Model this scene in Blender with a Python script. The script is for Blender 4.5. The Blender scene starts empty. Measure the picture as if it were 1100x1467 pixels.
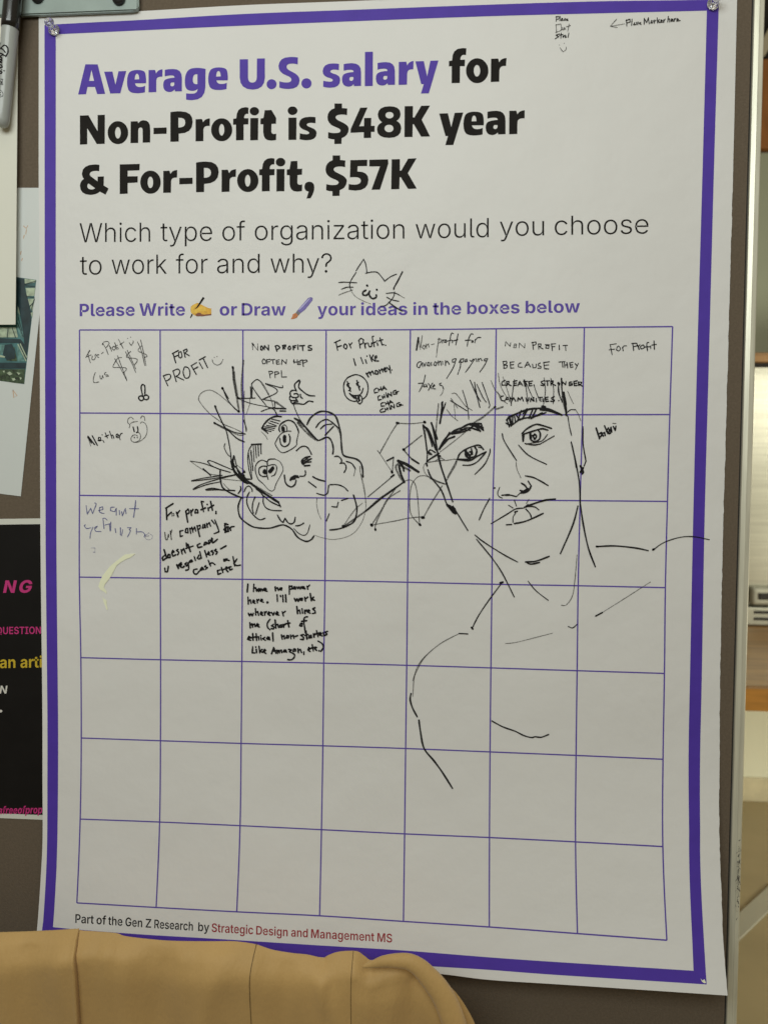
import bpy, bmesh, math, random
from mathutils import Vector, Matrix, geometry
random.seed(7)
SC = bpy.context.scene
COL = SC.collection

# ------------------------------------------------------------------ camera
CAM = ((0.9977522, 0.0663214, 0.0095938), (-0.0120706, 0.0370462, 0.9992407), (0.0659156, -0.9971103, 0.0377635), (0.0624604, -0.6592097, 1.45))
cam_data = bpy.data.cameras.new('camera')
cam_data.sensor_fit = 'HORIZONTAL'; cam_data.sensor_width = 36; cam_data.lens = 36
cam_data.clip_start = .02; cam_data.clip_end = 60
cam_data.dof.use_dof = True; cam_data.dof.focus_distance = .66; cam_data.dof.aperture_fstop = 12
cam = bpy.data.objects.new('camera', cam_data); COL.objects.link(cam)
m = Matrix.Identity(4)
for i in range(3):
    for r in range(3): m[r][i] = CAM[i][r]
    m[i][3] = CAM[3][i]
cam.matrix_world = m
SC.camera = cam

# ------------------------------------------------------------------ world, lamps, exposure
world = bpy.data.worlds.new('World'); SC.world = world; world.use_nodes = True
wn = world.node_tree.nodes; wl = world.node_tree.links
bg = wn['Background']; bg.inputs[1].default_value = .205
wt = wn.new('ShaderNodeTexCoord'); ws_ = wn.new('ShaderNodeSeparateXYZ'); wr = wn.new('ShaderNodeValToRGB'); wm = wn.new('ShaderNodeMapRange')
wm.inputs['From Min'].default_value = -1; wm.inputs['From Max'].default_value = 1
wl.new(wt.outputs['Generated'], ws_.inputs[0]); wl.new(ws_.outputs['Z'], wm.inputs['Value']); wl.new(wm.outputs[0], wr.inputs[0]); wl.new(wr.outputs[0], bg.inputs[0])
cr = wr.color_ramp; cr.elements[0].position = .30; cr.elements[0].color = (.40, .29, .14, 1)      # floor side of the room
cr.elements[1].position = .80; cr.elements[1].color = (1.25, 1.15, .90, 1)                          # ceiling side
e_ = cr.elements.new(.52); e_.color = (.90, .73, .45, 1)
def area(name, loc, target, sx, sy, power, color):
    l = bpy.data.lights.new(name, 'AREA'); l.shape = 'RECTANGLE'; l.size = sx; l.size_y = sy
    l.energy = power; l.color = color
    o = bpy.data.objects.new(name, l); COL.objects.link(o); o.location = loc
    o.rotation_euler = (Vector(target) - Vector(loc)).to_track_quat('-Z', 'Y').to_euler()
    return o
area('front_lamp', (-.22, -1.34, 2.14), (0, 0, 1.58), 1.2, .5, 12.4, (.93, 1, .97))
area('top_fill', (.1, -.7, 2.9), (0, -.1, 1.2), 1.2, .5, 2.2, (1, .93, .74))  # weak unseen overhead fill, added for highlights on upward edges
rl = area('room_fill', (2.5, .15, 2.15), (1.6, 2.6, 1.2), .9, .5, 4.2, (1, .96, .80)); rl.data.spread = math.radians(120)  # unseen fill added for the background and the steel door's upper highlight
sl = area('side_fill', (3.5, .7, .95), (1.6, 2.6, .4), .8, .8, 34, (1, .95, .76)); sl.data.spread = math.radians(130)  # unseen low fill from the right, added to brighten under the counter
SC.view_settings.view_transform = 'Standard'; SC.view_settings.look = 'None'
SC.view_settings.exposure = 0; SC.view_settings.gamma = 1; SC.view_settings.use_curve_mapping = False

# ------------------------------------------------------------------ materials
def mat(name, color, rough=.6, metal=0., noise=None, bump=None, alpha=None, trans=0., sheen=0., coat=0., spec=.5, stretch=None):
    """noise=(scale, amount): mottles the colour; bump=(scale, strength); alpha=(scale, low, high): patchy dry ink."""
    m = bpy.data.materials.new(name); m.use_nodes = True
    nt = m.node_tree; b = nt.nodes['Principled BSDF']; L = nt.links.new
    b.inputs['Base Color'].default_value = (*color, 1); b.inputs['Roughness'].default_value = rough
    b.inputs['Metallic'].default_value = metal; b.inputs['Transmission Weight'].default_value = trans
    b.inputs['Sheen Weight'].default_value = sheen; b.inputs['Coat Weight'].default_value = coat
    b.inputs['Specular IOR Level'].default_value = spec
    tc = nt.nodes.new('ShaderNodeTexCoord')
    src = tc.outputs['Object']
    if stretch:
        mp = nt.nodes.new('ShaderNodeMapping'); mp.inputs['Scale'].default_value = stretch
        L(src, mp.inputs[0]); src = mp.outputs[0]
    def nz(scale, detail=4):
        n = nt.nodes.new('ShaderNodeTexNoise'); n.inputs['Scale'].default_value = scale
        n.inputs['Detail'].default_value = detail; L(src, n.inputs['Vector']); return n
    if noise:
        n = nz(noise[0]); r = nt.nodes.new('ShaderNodeMapRange')
        r.inputs['From Min'].default_value = .3; r.inputs['From Max'].default_value = .7
        r.inputs['To Min'].default_value = 1 - noise[1]; r.inputs['To Max'].default_value = 1 + noise[1]
        L(n.outputs['Fac'], r.inputs['Value'])
        v = nt.nodes.new('ShaderNodeVectorMath'); v.operation = 'SCALE'; v.inputs[0].default_value = color
        L(r.outputs[0], v.inputs['Scale']); L(v.outputs[0], b.inputs['Base Color'])
    if bump:
        n = nz(bump[0], 6); bp = nt.nodes.new('ShaderNodeBump'); bp.inputs['Strength'].default_value = bump[1]
        bp.inputs['Distance'].default_value = bump[2] if len(bump) > 2 else .001
        L(n.outputs['Fac'], bp.inputs['Height']); L(bp.outputs[0], b.inputs['Normal'])
    if alpha:
        n = nz(alpha[0], 3); r = nt.nodes.new('ShaderNodeMapRange')
        r.inputs['From Min'].default_value = .35; r.inputs['From Max'].default_value = .65
        r.inputs['To Min'].default_value = alpha[1]; r.inputs['To Max'].default_value = alpha[2]
        L(n.outputs['Fac'], r.inputs['Value']); L(r.outputs[0], b.inputs['Alpha'])
    return m
M = dict(
    paper=mat('poster_paper', (.80, .788, .778), .50, bump=(5, .9, .008), noise=(5, .018), spec=.28),
    violet=mat('violet_print', (.092, .046, .42), .5, noise=(60, .05), spec=.22),
    violet_soft=mat('violet_text_print', (.12, .075, .42), .5, spec=.2),
    black=mat('black_print', (.017, .0145, .013), .6, noise=(80, .1), spec=.08),
    red=mat('red_print', (.36, .03, .04), .5),
    k=mat('black_marker_ink', (.012, .011, .012), .5, spec=.12, alpha=(900, .86, 1.0)),
    g=mat('thin_marker_ink', (.026, .025, .024), .6, spec=.12, alpha=(1100, .4, .85)),
    d=mat('dry_marker_ink', (.035, .035, .035), .7, spec=.1, alpha=(1300, .3, .85)),
    b=mat('blue_pen_ink', (.10, .11, .33), .6, alpha=(1000, .55, .9)),
    l=mat('faint_pen_ink', (.16, .16, .36), .6, alpha=(1000, .1, .6)),
    scratch=mat('scratched_paper', (.93, .94, .70), .7),
    hand=mat('yellow_print', (.78, .42, .02), .5, noise=(500, .15)),
    hand_light=mat('light_yellow_print', (.88, .55, .05), .5, noise=(500, .1)),
    hand_brown=mat('brown_print', (.22, .05, .01), .5),
    orange=mat('orange_print', (.55, .17, .03), .5, noise=(600, .25)),
    ferrule=mat('grey_print', (.16, .15, .17), .5),
    brush=mat('violet_brush_print', (.16, .12, .42), .5, noise=(500, .2)),
    shine=mat('pale_violet_print', (.50, .48, .78), .5),
    board=mat('board_fabric', (.150, .117, .086), .95, noise=(500, .10), bump=(900, .5, .0006), spec=.1),
    alu=mat('aluminium', (.76, .74, .61), .38, metal=.4, noise=(60, .12), bump=(300, .1, .0003), stretch=(6, 6, .3)),
    groove=mat('groove_shade', (.015, .013, .012), .8),
    scuff=mat('frame_scuff', (.10, .09, .08), .8, alpha=(260, .0, .75)),
    bracket=mat('grey_green_metal', (.30, .36, .335), .42, metal=.25, noise=(60, .08)),
    bolt=mat('dark_bolt', (.06, .06, .06), .4, metal=.7),
    clear=mat('clear_plastic', (.93, .93, .97), .16, trans=.88, spec=.35),
    steel=mat('pin_steel', (.6, .6, .6), .25, metal=1),
    sheet=mat('white_sheet', (.80, .79, .70), .6, bump=(20, .2, .001)),
    sheet2=mat('glossy_sheet', (.68, .71, .70), .4, bump=(16, .2, .001)),
    pmark=mat('faint_orange_print', (.62, .40, .25), .6),
    teal=mat('teal_print', (.055, .16, .165), .4, noise=(70, .5)),
    teal_mid=mat('mid_teal_print', (.12, .26, .24), .4, noise=(300, .4)),
    teal_dark=mat('dark_teal_print', (.012, .035, .042), .4, noise=(120, .4)),
    teal_pale=mat('pale_teal_print', (.42, .50, .36), .4, noise=(260, .3)),
    leaf=mat('dark_green_print', (.045, .075, .035), .4, noise=(420, .85)),
    flyer=mat('flyer_black', (.009, .008, .008), .5, noise=(40, .15), spec=.2),
    flyer_edge=mat('flyer_white', (.72, .72, .66), .5),
    pink=mat('pink_print', (.60, .035, .22), .5),
    yellow=mat('mustard_print', (.62, .44, .03), .5),
    white=mat('white_print', (.75, .73, .68), .5),
    pen_body=mat('grey_pen_plastic', (.40, .42, .40), .36, coat=.25),
    pen_cap=mat('black_pen_plastic', (.012, .011, .011), .22, coat=.4),
    cloth=mat('tan_satin', (.56, .355, .135), .6, noise=(30, .06), bump=(380, .32, .0014), sheen=.2, spec=.3, stretch=(1, 1, .5)),
    thread=mat('seam_thread', (.17, .105, .04), .8),
    floor=mat('floor_beige', (.40, .335, .19), .45, noise=(3, .10)),
    wall=mat('wall_paint', (.80, .82, .66), .8, noise=(2, .03)),
    marble=mat('cream_marble', (.56, .52, .36), .4, noise=(9, .22)),
    wood=mat('counter_wood', (.43, .235, .08), .4, noise=(5, .25), stretch=(1, 9, 9)),
    wood_edge=mat('counter_wood_edge', (.52, .24, .045), .45, noise=(6, .25), stretch=(1, 9, 9)),
    brown=mat('brown_panel_wood', (.40, .155, .035), .5, noise=(5, .25), stretch=(9, 9, 1)),
    panel=mat('grey_green_panel', (.42, .46, .345), .6, noise=(3, .05)),
    inox=mat('brushed_steel', (.58, .58, .49), .33, metal=.9, noise=(4, .12), bump=(30, .06, .001), stretch=(1, 1, 30)),
    inox_pale=mat('pale_steel', (.50, .51, .43), .4, metal=.4),
    dark=mat('dark_slot', (.02, .018, .015), .7),
    cream=mat('cream_slat', (.62, .57, .42), .6),
    strip=mat('pale_metal_strip', (.50, .51, .44), .4, metal=.3),
)

# ------------------------------------------------------------------ helpers
def link(name, me, materials, parent=None, smooth=False):
    for x in (materials if isinstance(materials, (list, tuple)) else [materials]): me.materials.append(x)
    o = bpy.data.objects.new(name, me); COL.objects.link(o)
    if parent:
        o.parent = parent; o.matrix_parent_inverse = Matrix.Translation(parent.location).inverted()
    if smooth:
        for p in me.polygons: p.use_smooth = True
    return o
def mesh(name, verts, faces, materials, parent=None, smooth=False, idx=None):
    me = bpy.data.meshes.new(name); me.from_pydata([tuple(v) for v in verts], [], faces)
    if idx:
        for p, i in zip(me.polygons, idx): p.material_index = i
    return link(name, me, materials, parent, smooth)
def thing(name, label, cat, loc, group=None):
    o = bpy.data.objects.new(name, None); COL.objects.link(o); o.location = loc; o.empty_display_size = .02
    o['label'] = label; o['category'] = cat
    if group: o['group'] = group
    return o
def tag(o, label, cat):
    o['label'] = label; o['category'] = cat; return o
def structure(o):
    o['kind'] = 'structure'; return o
def box(name, lo, hi, material, parent=None, bevel=0., seg=2):
    bm = bmesh.new(); bmesh.ops.create_cube(bm, size=1)
    for v in bm.verts:
        for i in range(3): v.co[i] = lo[i] + (v.co[i] + .5) * (hi[i] - lo[i])
    if bevel: bmesh.ops.bevel(bm, geom=bm.edges[:], offset=bevel, segments=seg, affect='EDGES', profile=.6)
    me = bpy.data.meshes.new(name); bm.to_mesh(me); bm.free()
    return link(name, me, material, parent, smooth=False)
def lathe(name, profile, origin, axis, material, parent=None, seg=40):
    """profile: list of (distance along axis, radius)"""
    a = Vector(axis).normalized(); u = a.orthogonal().normalized(); w = a.cross(u); o = Vector(origin)
    vs, fs = [], []
    for s, r in profile:
        for k in range(seg):
            t = 2 * math.pi * k / seg; vs.append(o + a * s + (u * math.cos(t) + w * math.sin(t)) * max(r, 1e-5))
    for i in range(len(profile) - 1):
        for k in range(seg):
            k2 = (k + 1) % seg; fs.append((i * seg + k, i * seg + k2, (i + 1) * seg + k2, (i + 1) * seg + k))
    fs.append(tuple(range(seg))[::-1]); fs.append(tuple((len(profile) - 1) * seg + k for k in range(seg)))
    ob = mesh(name, vs, fs, material, parent, smooth=True)
    return ob

# ------------------------------------------------------------------ measured outlines, in units of 0.05 mm on the board plane (x, height - 1.45 m), point by point as offsets
DATA = {}
DATA['heading_violet'] = '''-4858,7179 217,-6 132,-503 -142,0 -39,122 -133,3 -26,-123 -141,-1|-4750,7082 44,-187 -88,2
-4525,7045 145,0 53,-224 55,226 136,0 -105,-372 -180,-1
-3790,6832 4,27 -1,43 -3,38 -5,34 -7,30 -14,24 -28,17 -41,11 -54,5 -47,-2 -39,-7 -31,-12 -24,-17 -17,-25 -12,-34 -9,-44 -4,-53 1,-42 5,-38 9,-33 11,-29 19,-23 29,-18 40,-11 50,-5 38,-1 38,3 37,4 37,7 4,110 -18,-9 -22,-6 -25,-4 -30,-1 -32,4 -24,12 -18,21 -10,28|-3988,6901 5,42 8,31 13,19 16,7 15,-8 12,-19 8,-29 4,-41
-3743,7053 114,0 18,-62 18,30 25,21 32,13 39,5 -4,-123 -45,0 -33,-10 -20,-20 -9,-30 0,-197 -135,-2
-3160,6683 -120,0 -7,31 -20,-18 -22,-12 -25,-7 -28,-2 -44,9 -33,22 -20,35 -8,47 2,37 8,29 15,22 22,14 28,9 35,7 42,6 48,3 -3,16 -10,12 -19,8 -27,3 -27,-1 -28,-2 -28,-5 -29,-6 0,109 31,6 35,4 39,1 43,0 66,-10 47,-29 28,-47 10,-66|-3291,6833 -17,2 -15,0 -11,0 -9,-2 -7,-4 -5,-7 -4,-10 -1,-13 2,-13 6,-9 11,-6 15,-2 12,3 11,6 7,10 5,13
-2747,7048 -40,9 -40,6 -37,4 -36,2 -53,-2 -44,-8 -35,-15 -26,-21 -19,-27 -15,-34 -10,-41 -6,-48 0,-40 3,-36 6,-32 9,-27 15,-22 23,-16 32,-10 40,-4 31,1 27,6 21,10 17,15 -6,-36 -18,-25 -30,-15 -42,-4 -27,0 -26,2 -27,2 -26,4 0,-106 26,-4 27,-4 26,-2 27,-1 99,13 72,40 43,68 16,95|-2888,6961 -34,2 -26,-13 -16,-28 -7,-44 4,-40 15,-27 26,-14 38,-1
-2363,6846 4,26 -1,42 -4,37 -5,33 -7,28 -15,23 -28,17 -42,11 -55,4 -47,-2 -40,-6 -31,-12 -24,-16 -17,-24 -13,-33 -9,-42 -4,-51 2,-41 5,-36 9,-32 12,-28 19,-23 29,-16 41,-11 51,-5 39,-1 38,2 38,5 37,7 4,105 -19,-8 -22,-6 -26,-4 -29,-1 -33,4 -25,12 -18,19 -10,28|-2564,6914 4,40 9,29 12,18 16,7 16,-7 12,-18 8,-29 4,-39
-2156,7192 144,-1 1,-303 5,-39 14,-28 24,-18 33,-6 32,5 23,16 15,28 5,39 2,313 137,-1 1,-324 -16,-85 -40,-60 -65,-36 -90,-11 -95,15 -69,39 -43,62 -17,87
-1519,6761 -1,-16 -5,-15 -8,-14 -11,-13 -13,-10 -14,-7 -16,-4 -17,-2 -17,2 -16,5 -14,8 -14,11 -11,13 -8,14 -4,16 -2,16 2,17 4,15 8,14 11,12 13,11 14,7 16,4 17,1 17,-2 16,-5 15,-8 13,-11 11,-13 8,-14 5,-15
-1155,7196 -3,-115 -29,8 -29,6 -30,3 -30,0 -31,-4 -22,-10 -14,-16 -6,-22 7,-22 18,-21 28,-20 38,-20 59,-31 42,-35 25,-38 7,-43 -11,-61 -34,-44 -58,-26 -81,-8 -46,2 -42,6 -39,8 -35,11 0,105 32,-10 33,-7 31,-4 31,-2 35,2 25,9 15,15 5,22 -6,17 -17,18 -27,17 -39,18 -59,30 -42,36 -25,43 -8,48 15,66 38,46 62,28 87,8 36,-1 34,-3 31,-4
-920,6760 -1,-17 -5,-15 -8,-14 -11,-13 -13,-10 -15,-8 -16,-4 -17,-1 -17,2 -16,5 -15,8 -14,11 -11,13 -8,15 -5,16 -1,16 1,17 5,16 8,14 11,13 13,10 15,7 16,5 17,1 17,-2 16,-5 15,-8 14,-11 11,-14 8,-14 5,-16
-453,7070 -3,-101 -23,5 -22,4 -19,2 -19,1 -26,-2 -20,-7 -12,-9 -5,-14 7,-11 17,-12 28,-12 38,-12 35,-17 25,-21 15,-27 5,-33 -11,-56 -31,-39 -52,-23 -71,-6 -34,2 -32,4 -30,6 -29,8 3,101 27,-8 27,-6 29,-4 30,-2 20,1 15,5 9,8 4,12 -5,12 -15,10 -23,11 -32,9 -42,17 -31,23 -19,31 -7,38 13,56 33,40 54,23 75,6 30,-2 27,-2 24,-4
-77,6699 -119,-1 -7,31 -19,-17 -22,-12 -25,-8 -27,-1 -44,9 -32,22 -21,35 -8,48 1,36 8,29 15,22 21,14 28,10 34,7 41,5 48,3 -2,17 -11,12 -19,8 -26,3 -27,-1 -27,-2 -28,-5 -29,-7 -1,110 31,6 35,4 38,2 42,0 65,-11 47,-29 29,-47 9,-66|-208,6849 -17,2 -14,0 -12,0 -9,-2 -6,-4 -5,-7 -3,-10 -2,-13 2,-13 7,-9 10,-6 15,-2 12,3 10,6 8,10 4,13
-16,7258 134,0 2,-565 -134,0
495,6704 -119,-1 -7,31 -19,-18 -22,-12 -24,-7 -28,-2 -44,9 -32,23 -20,34 -8,48 1,36 8,29 15,22 21,14 27,10 35,7 40,5 48,3 -3,17 -10,12 -19,7 -26,3 -27,0 -27,-2 -28,-5 -28,-7 -1,109 30,6 35,4 38,2 42,0 64,-10 47,-29 28,-47 10,-66|364,6854 -17,1 -14,1 -12,-1 -9,-2 -6,-4 -5,-7 -3,-10 -2,-13 2,-12 7,-10 10,-5 15,-2 12,3 10,6 8,9 4,13
556,7078 124,1 18,-61 16,29 23,21 30,14 37,6 -3,-136 -43,0 -32,-11 -19,-22 -8,-33 -2,-184 -141,-3
833,7081 141,0 60,-251 50,253 136,2 -155,-536 -132,-1 45,154 -42,1'''
DATA['heading_for'] = '''1445,6707 -3,279 -47,-3 -1,87 53,9 8,88 30,62 52,37 74,10 20,0 19,-2 17,-1 16,-3 -7,-107 -42,4 -29,-12 -17,-27 -4,-42 78,2 -3,-108 -78,2 0,-274
2052,6896 -2,-41 -10,-37 -17,-34 -23,-31 -28,-25 -31,-18 -34,-10 -37,-3 -37,4 -35,12 -31,20 -29,27 -24,32 -18,34 -11,38 -4,41 3,41 10,37 16,34 24,31 28,25 31,18 34,10 37,3 37,-5 35,-12 31,-19 29,-27 24,-32 18,-35 10,-38|1916,6899 -1,-19 -3,-17 -4,-16 -7,-15 -8,-12 -9,-9 -9,-5 -11,-1 -10,2 -10,5 -9,9 -9,13 -6,15 -6,16 -3,18 -1,19 1,19 2,17 5,16 7,15 8,12 8,8 10,5 10,2 11,-2 10,-6 9,-9 8,-12 7,-15 5,-16 3,-18
2094,7089 119,1 16,-62 17,29 26,21 35,13 43,6 -7,-130 -46,1 -33,-10 -21,-23 -8,-36 -1,-186 -139,-3'''
DATA['heading_second'] = '''-4960,6312 152,1 161,-274 2,276 129,1 -5,-493 -141,-1 -169,273 -1,-273 -130,-5
-4105,6004 -3,-39 -11,-35 -16,-33 -24,-29 -28,-25 -30,-17 -34,-10 -36,-3 -36,4 -34,12 -31,18 -28,26 -23,30 -16,33 -10,37 -3,39 3,38 10,36 17,33 24,29 28,24 30,18 34,10 36,2 36,-4 34,-11 30,-19 28,-25 23,-31 17,-33 10,-36|-4236,6005 -1,-19 -3,-18 -5,-17 -6,-15 -8,-12 -9,-9 -9,-5 -10,-2 -10,2 -9,6 -9,9 -7,12 -7,16 -4,16 -3,19 -1,19 1,20 3,18 5,16 6,15 8,13 8,9 10,5 10,1 10,-2 9,-5 9,-9 7,-13 7,-15 4,-17 3,-18
-4060,6192 122,3 11,-36 19,21 22,15 25,9 27,4 52,-9 37,-27 22,-44 7,-61 -1,-236 -132,-2 0,206 -3,23 -7,17 -11,10 -14,4 -19,-4 -14,-10 -8,-16 -2,-22 -1,-210 -136,-1
-3657,6076 230,2 0,-105 -230,-2
-3361,6336 42,5 43,3 43,2 44,0 97,-14 68,-35 41,-57 13,-78 -16,-86 -46,-61 -77,-35 -106,-10 0,-134 -147,-1|-3221,6239 53,-3 38,-15 23,-27 7,-38 -7,-39 -23,-27 -38,-14 -53,-3
-2921,6207 112,1 21,-55 17,26 25,20 33,12 42,4 -3,-126 -47,1 -34,-10 -21,-20 -8,-31 0,-194 -136,-1
-2282,6016 -3,-39 -10,-35 -17,-32 -24,-29 -28,-25 -31,-17 -34,-10 -36,-2 -37,4 -34,11 -31,18 -28,26 -24,30 -17,33 -10,36 -3,38 3,39 10,35 17,32 23,30 29,24 31,17 34,10 36,2 37,-4 34,-11 31,-19 28,-25 23,-30 17,-33 11,-36|-2420,6019 0,-20 -3,-18 -4,-16 -6,-15 -7,-12 -8,-9 -8,-5 -9,-2 -10,2 -8,6 -8,9 -7,12 -6,16 -4,16 -3,18 0,20 0,19 3,18 4,16 6,15 7,12 8,9 8,5 9,2 9,-2 9,-6 8,-9 7,-12 6,-15 4,-17 2,-18
-2216,5837 -1,263 -51,1 3,97 51,7 11,82 29,58 49,34 67,10 16,-1 14,-2 14,-3 13,-4 -4,-102 -32,2 -23,-11 -14,-25 -4,-37 77,-2 -3,-102 -81,-2 1,-262
-1819,6317 -1,-13 -5,-13 -7,-12 -10,-10 -13,-9 -13,-6 -15,-4 -16,0 -16,1 -15,4 -14,7 -12,9 -11,11 -7,12 -5,13 -1,14 1,14 5,13 7,11 10,11 13,8 13,6 15,4 16,1 16,-2 15,-4 14,-7 12,-9 11,-11 7,-12 5,-13
-1969,6205 137,-1 -3,-371 -135,-1
-1523,6199 -3,-97 -77,-1 -3,-130 4,-16 9,-13 13,-8 18,-4 40,6 -1,-106 -24,-4 -24,-2 -26,-2 -26,0 -52,10 -38,27 -24,45 -9,62 0,131 -49,1 3,98 49,4 22,131 116,2
-1159,6311 -1,-14 -5,-13 -7,-12 -11,-10 -13,-9 -14,-6 -15,-4 -17,-1 -16,2 -16,4 -14,7 -13,9 -11,11 -8,13 -4,13 -2,14 2,14 4,13 8,12 10,11 13,9 14,6 16,3 16,1 17,-1 16,-5 14,-6 13,-10 10,-11 8,-12 5,-13
-1313,6198 139,-1 -1,-372 -136,1
-848,6196 -1,-101 -25,5 -22,3 -20,2 -19,0 -27,-3 -20,-6 -12,-10 -7,-13 8,-11 16,-12 26,-14 34,-14 39,-18 28,-21 17,-25 5,-28 -10,-51 -31,-37 -52,-21 -73,-6 -34,2 -32,3 -31,6 -28,8 3,102 26,-9 28,-6 29,-4 30,-2 20,1 15,4 9,8 3,10 -6,12 -14,12 -23,11 -31,12 -43,19 -31,24 -19,28 -8,33 13,52 35,37 58,21 81,6 26,-1 24,-2 23,-2
-526,6417 128,-3 1,-76 21,-1 22,-2 22,-3 23,-4 -3,-109 -26,6 -25,4 -26,2 -26,0 -39,-3 -28,-9 -18,-14 -7,-19 7,-18 19,-19 31,-20 44,-21 55,-28 39,-29 24,-31 8,-33 -9,-51 -23,-41 -37,-33 -51,-25 -3,-93 -121,-1 -1,78 -26,2 -27,4 -27,6 -27,9 2,101 27,-8 28,-6 28,-3 30,-2 43,1 31,8 18,14 6,21 -8,15 -20,17 -34,16 -45,18 -52,28 -37,36 -23,42 -7,49 8,53 23,43 37,32 52,21
-88,6337 124,0 -139,-307 81,0 2,135 121,-1 -2,-133 61,2 -2,-101 -59,0 1,-100 -124,1 -1,96 -224,-5 0,57
405,6351 81,-10 59,-25 36,-40 13,-55 -4,-36 -12,-31 -21,-26 -30,-22 35,-22 25,-28 15,-36 5,-43 -13,-67 -39,-48 -63,-28 -89,-8 -87,11 -64,27 -39,44 -14,61 5,39 16,33 26,26 38,21 -32,27 -23,31 -14,35 -5,40 15,57 37,41 60,24|476,6202 -1,-11 -3,-10 -7,-9 -8,-8 -11,-7 -11,-4 -13,-3 -14,-1 -13,2 -13,3 -12,5 -10,7 -9,9 -7,9 -3,10 -2,11 1,10 4,10 6,9 9,8 10,7 12,4 13,3 13,1 14,-1 13,-4 11,-5 11,-7 9,-8 6,-10 4,-10|477,5981 -1,-12 -4,-11 -7,-11 -10,-9 -11,-8 -13,-5 -14,-3 -15,-1 -15,1 -14,4 -13,6 -12,8 -9,10 -7,10 -5,12 -1,12 1,13 4,11 7,11 10,9 11,8 13,5 14,3 15,1 15,-1 14,-4 13,-6 11,-8 10,-10 7,-11 4,-11
661,6345 141,0 -2,-187 28,-1 112,189 148,0 -137,-228 143,-282 -150,0 -125,207 -18,1 -1,-209 -137,0
1243,6211 145,2 59,-229 54,233 143,3 -159,-532 -133,0 42,150 -41,0
1987,6002 3,27 -2,43 -3,38 -6,34 -7,29 -16,24 -28,17 -42,11 -55,5 -47,-3 -39,-7 -32,-12 -23,-17 -17,-24 -12,-34 -8,-44 -3,-53 2,-42 5,-38 9,-33 13,-28 19,-24 30,-17 40,-11 51,-5 39,0 38,2 37,5 38,7 2,109 -18,-9 -22,-6 -26,-4 -30,-1 -32,4 -25,12 -18,20 -11,29|1785,6071 4,41 8,31 12,18 16,7 16,-7 13,-19 8,-29 4,-41
2352,5849 -122,-1 -8,31 -19,-18 -22,-12 -25,-8 -28,-2 -45,9 -32,23 -21,36 -9,48 1,38 8,29 15,23 21,14 28,10 35,8 42,5 48,4 -2,17 -11,12 -19,7 -27,3 -27,0 -28,-3 -28,-5 -29,-7 -2,113 31,6 35,4 39,2 43,0 66,-10 48,-30 29,-48 11,-68|2217,6002 -17,1 -15,1 -12,-1 -9,-2 -6,-4 -5,-7 -4,-10 -1,-13 2,-14 7,-9 10,-6 15,-2 13,3 10,7 8,9 5,14
2409,6230 114,1 21,-60 17,26 25,19 35,13 43,6 -1,-132 -50,1 -36,-10 -22,-20 -9,-30 0,-196 -134,-1'''
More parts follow.
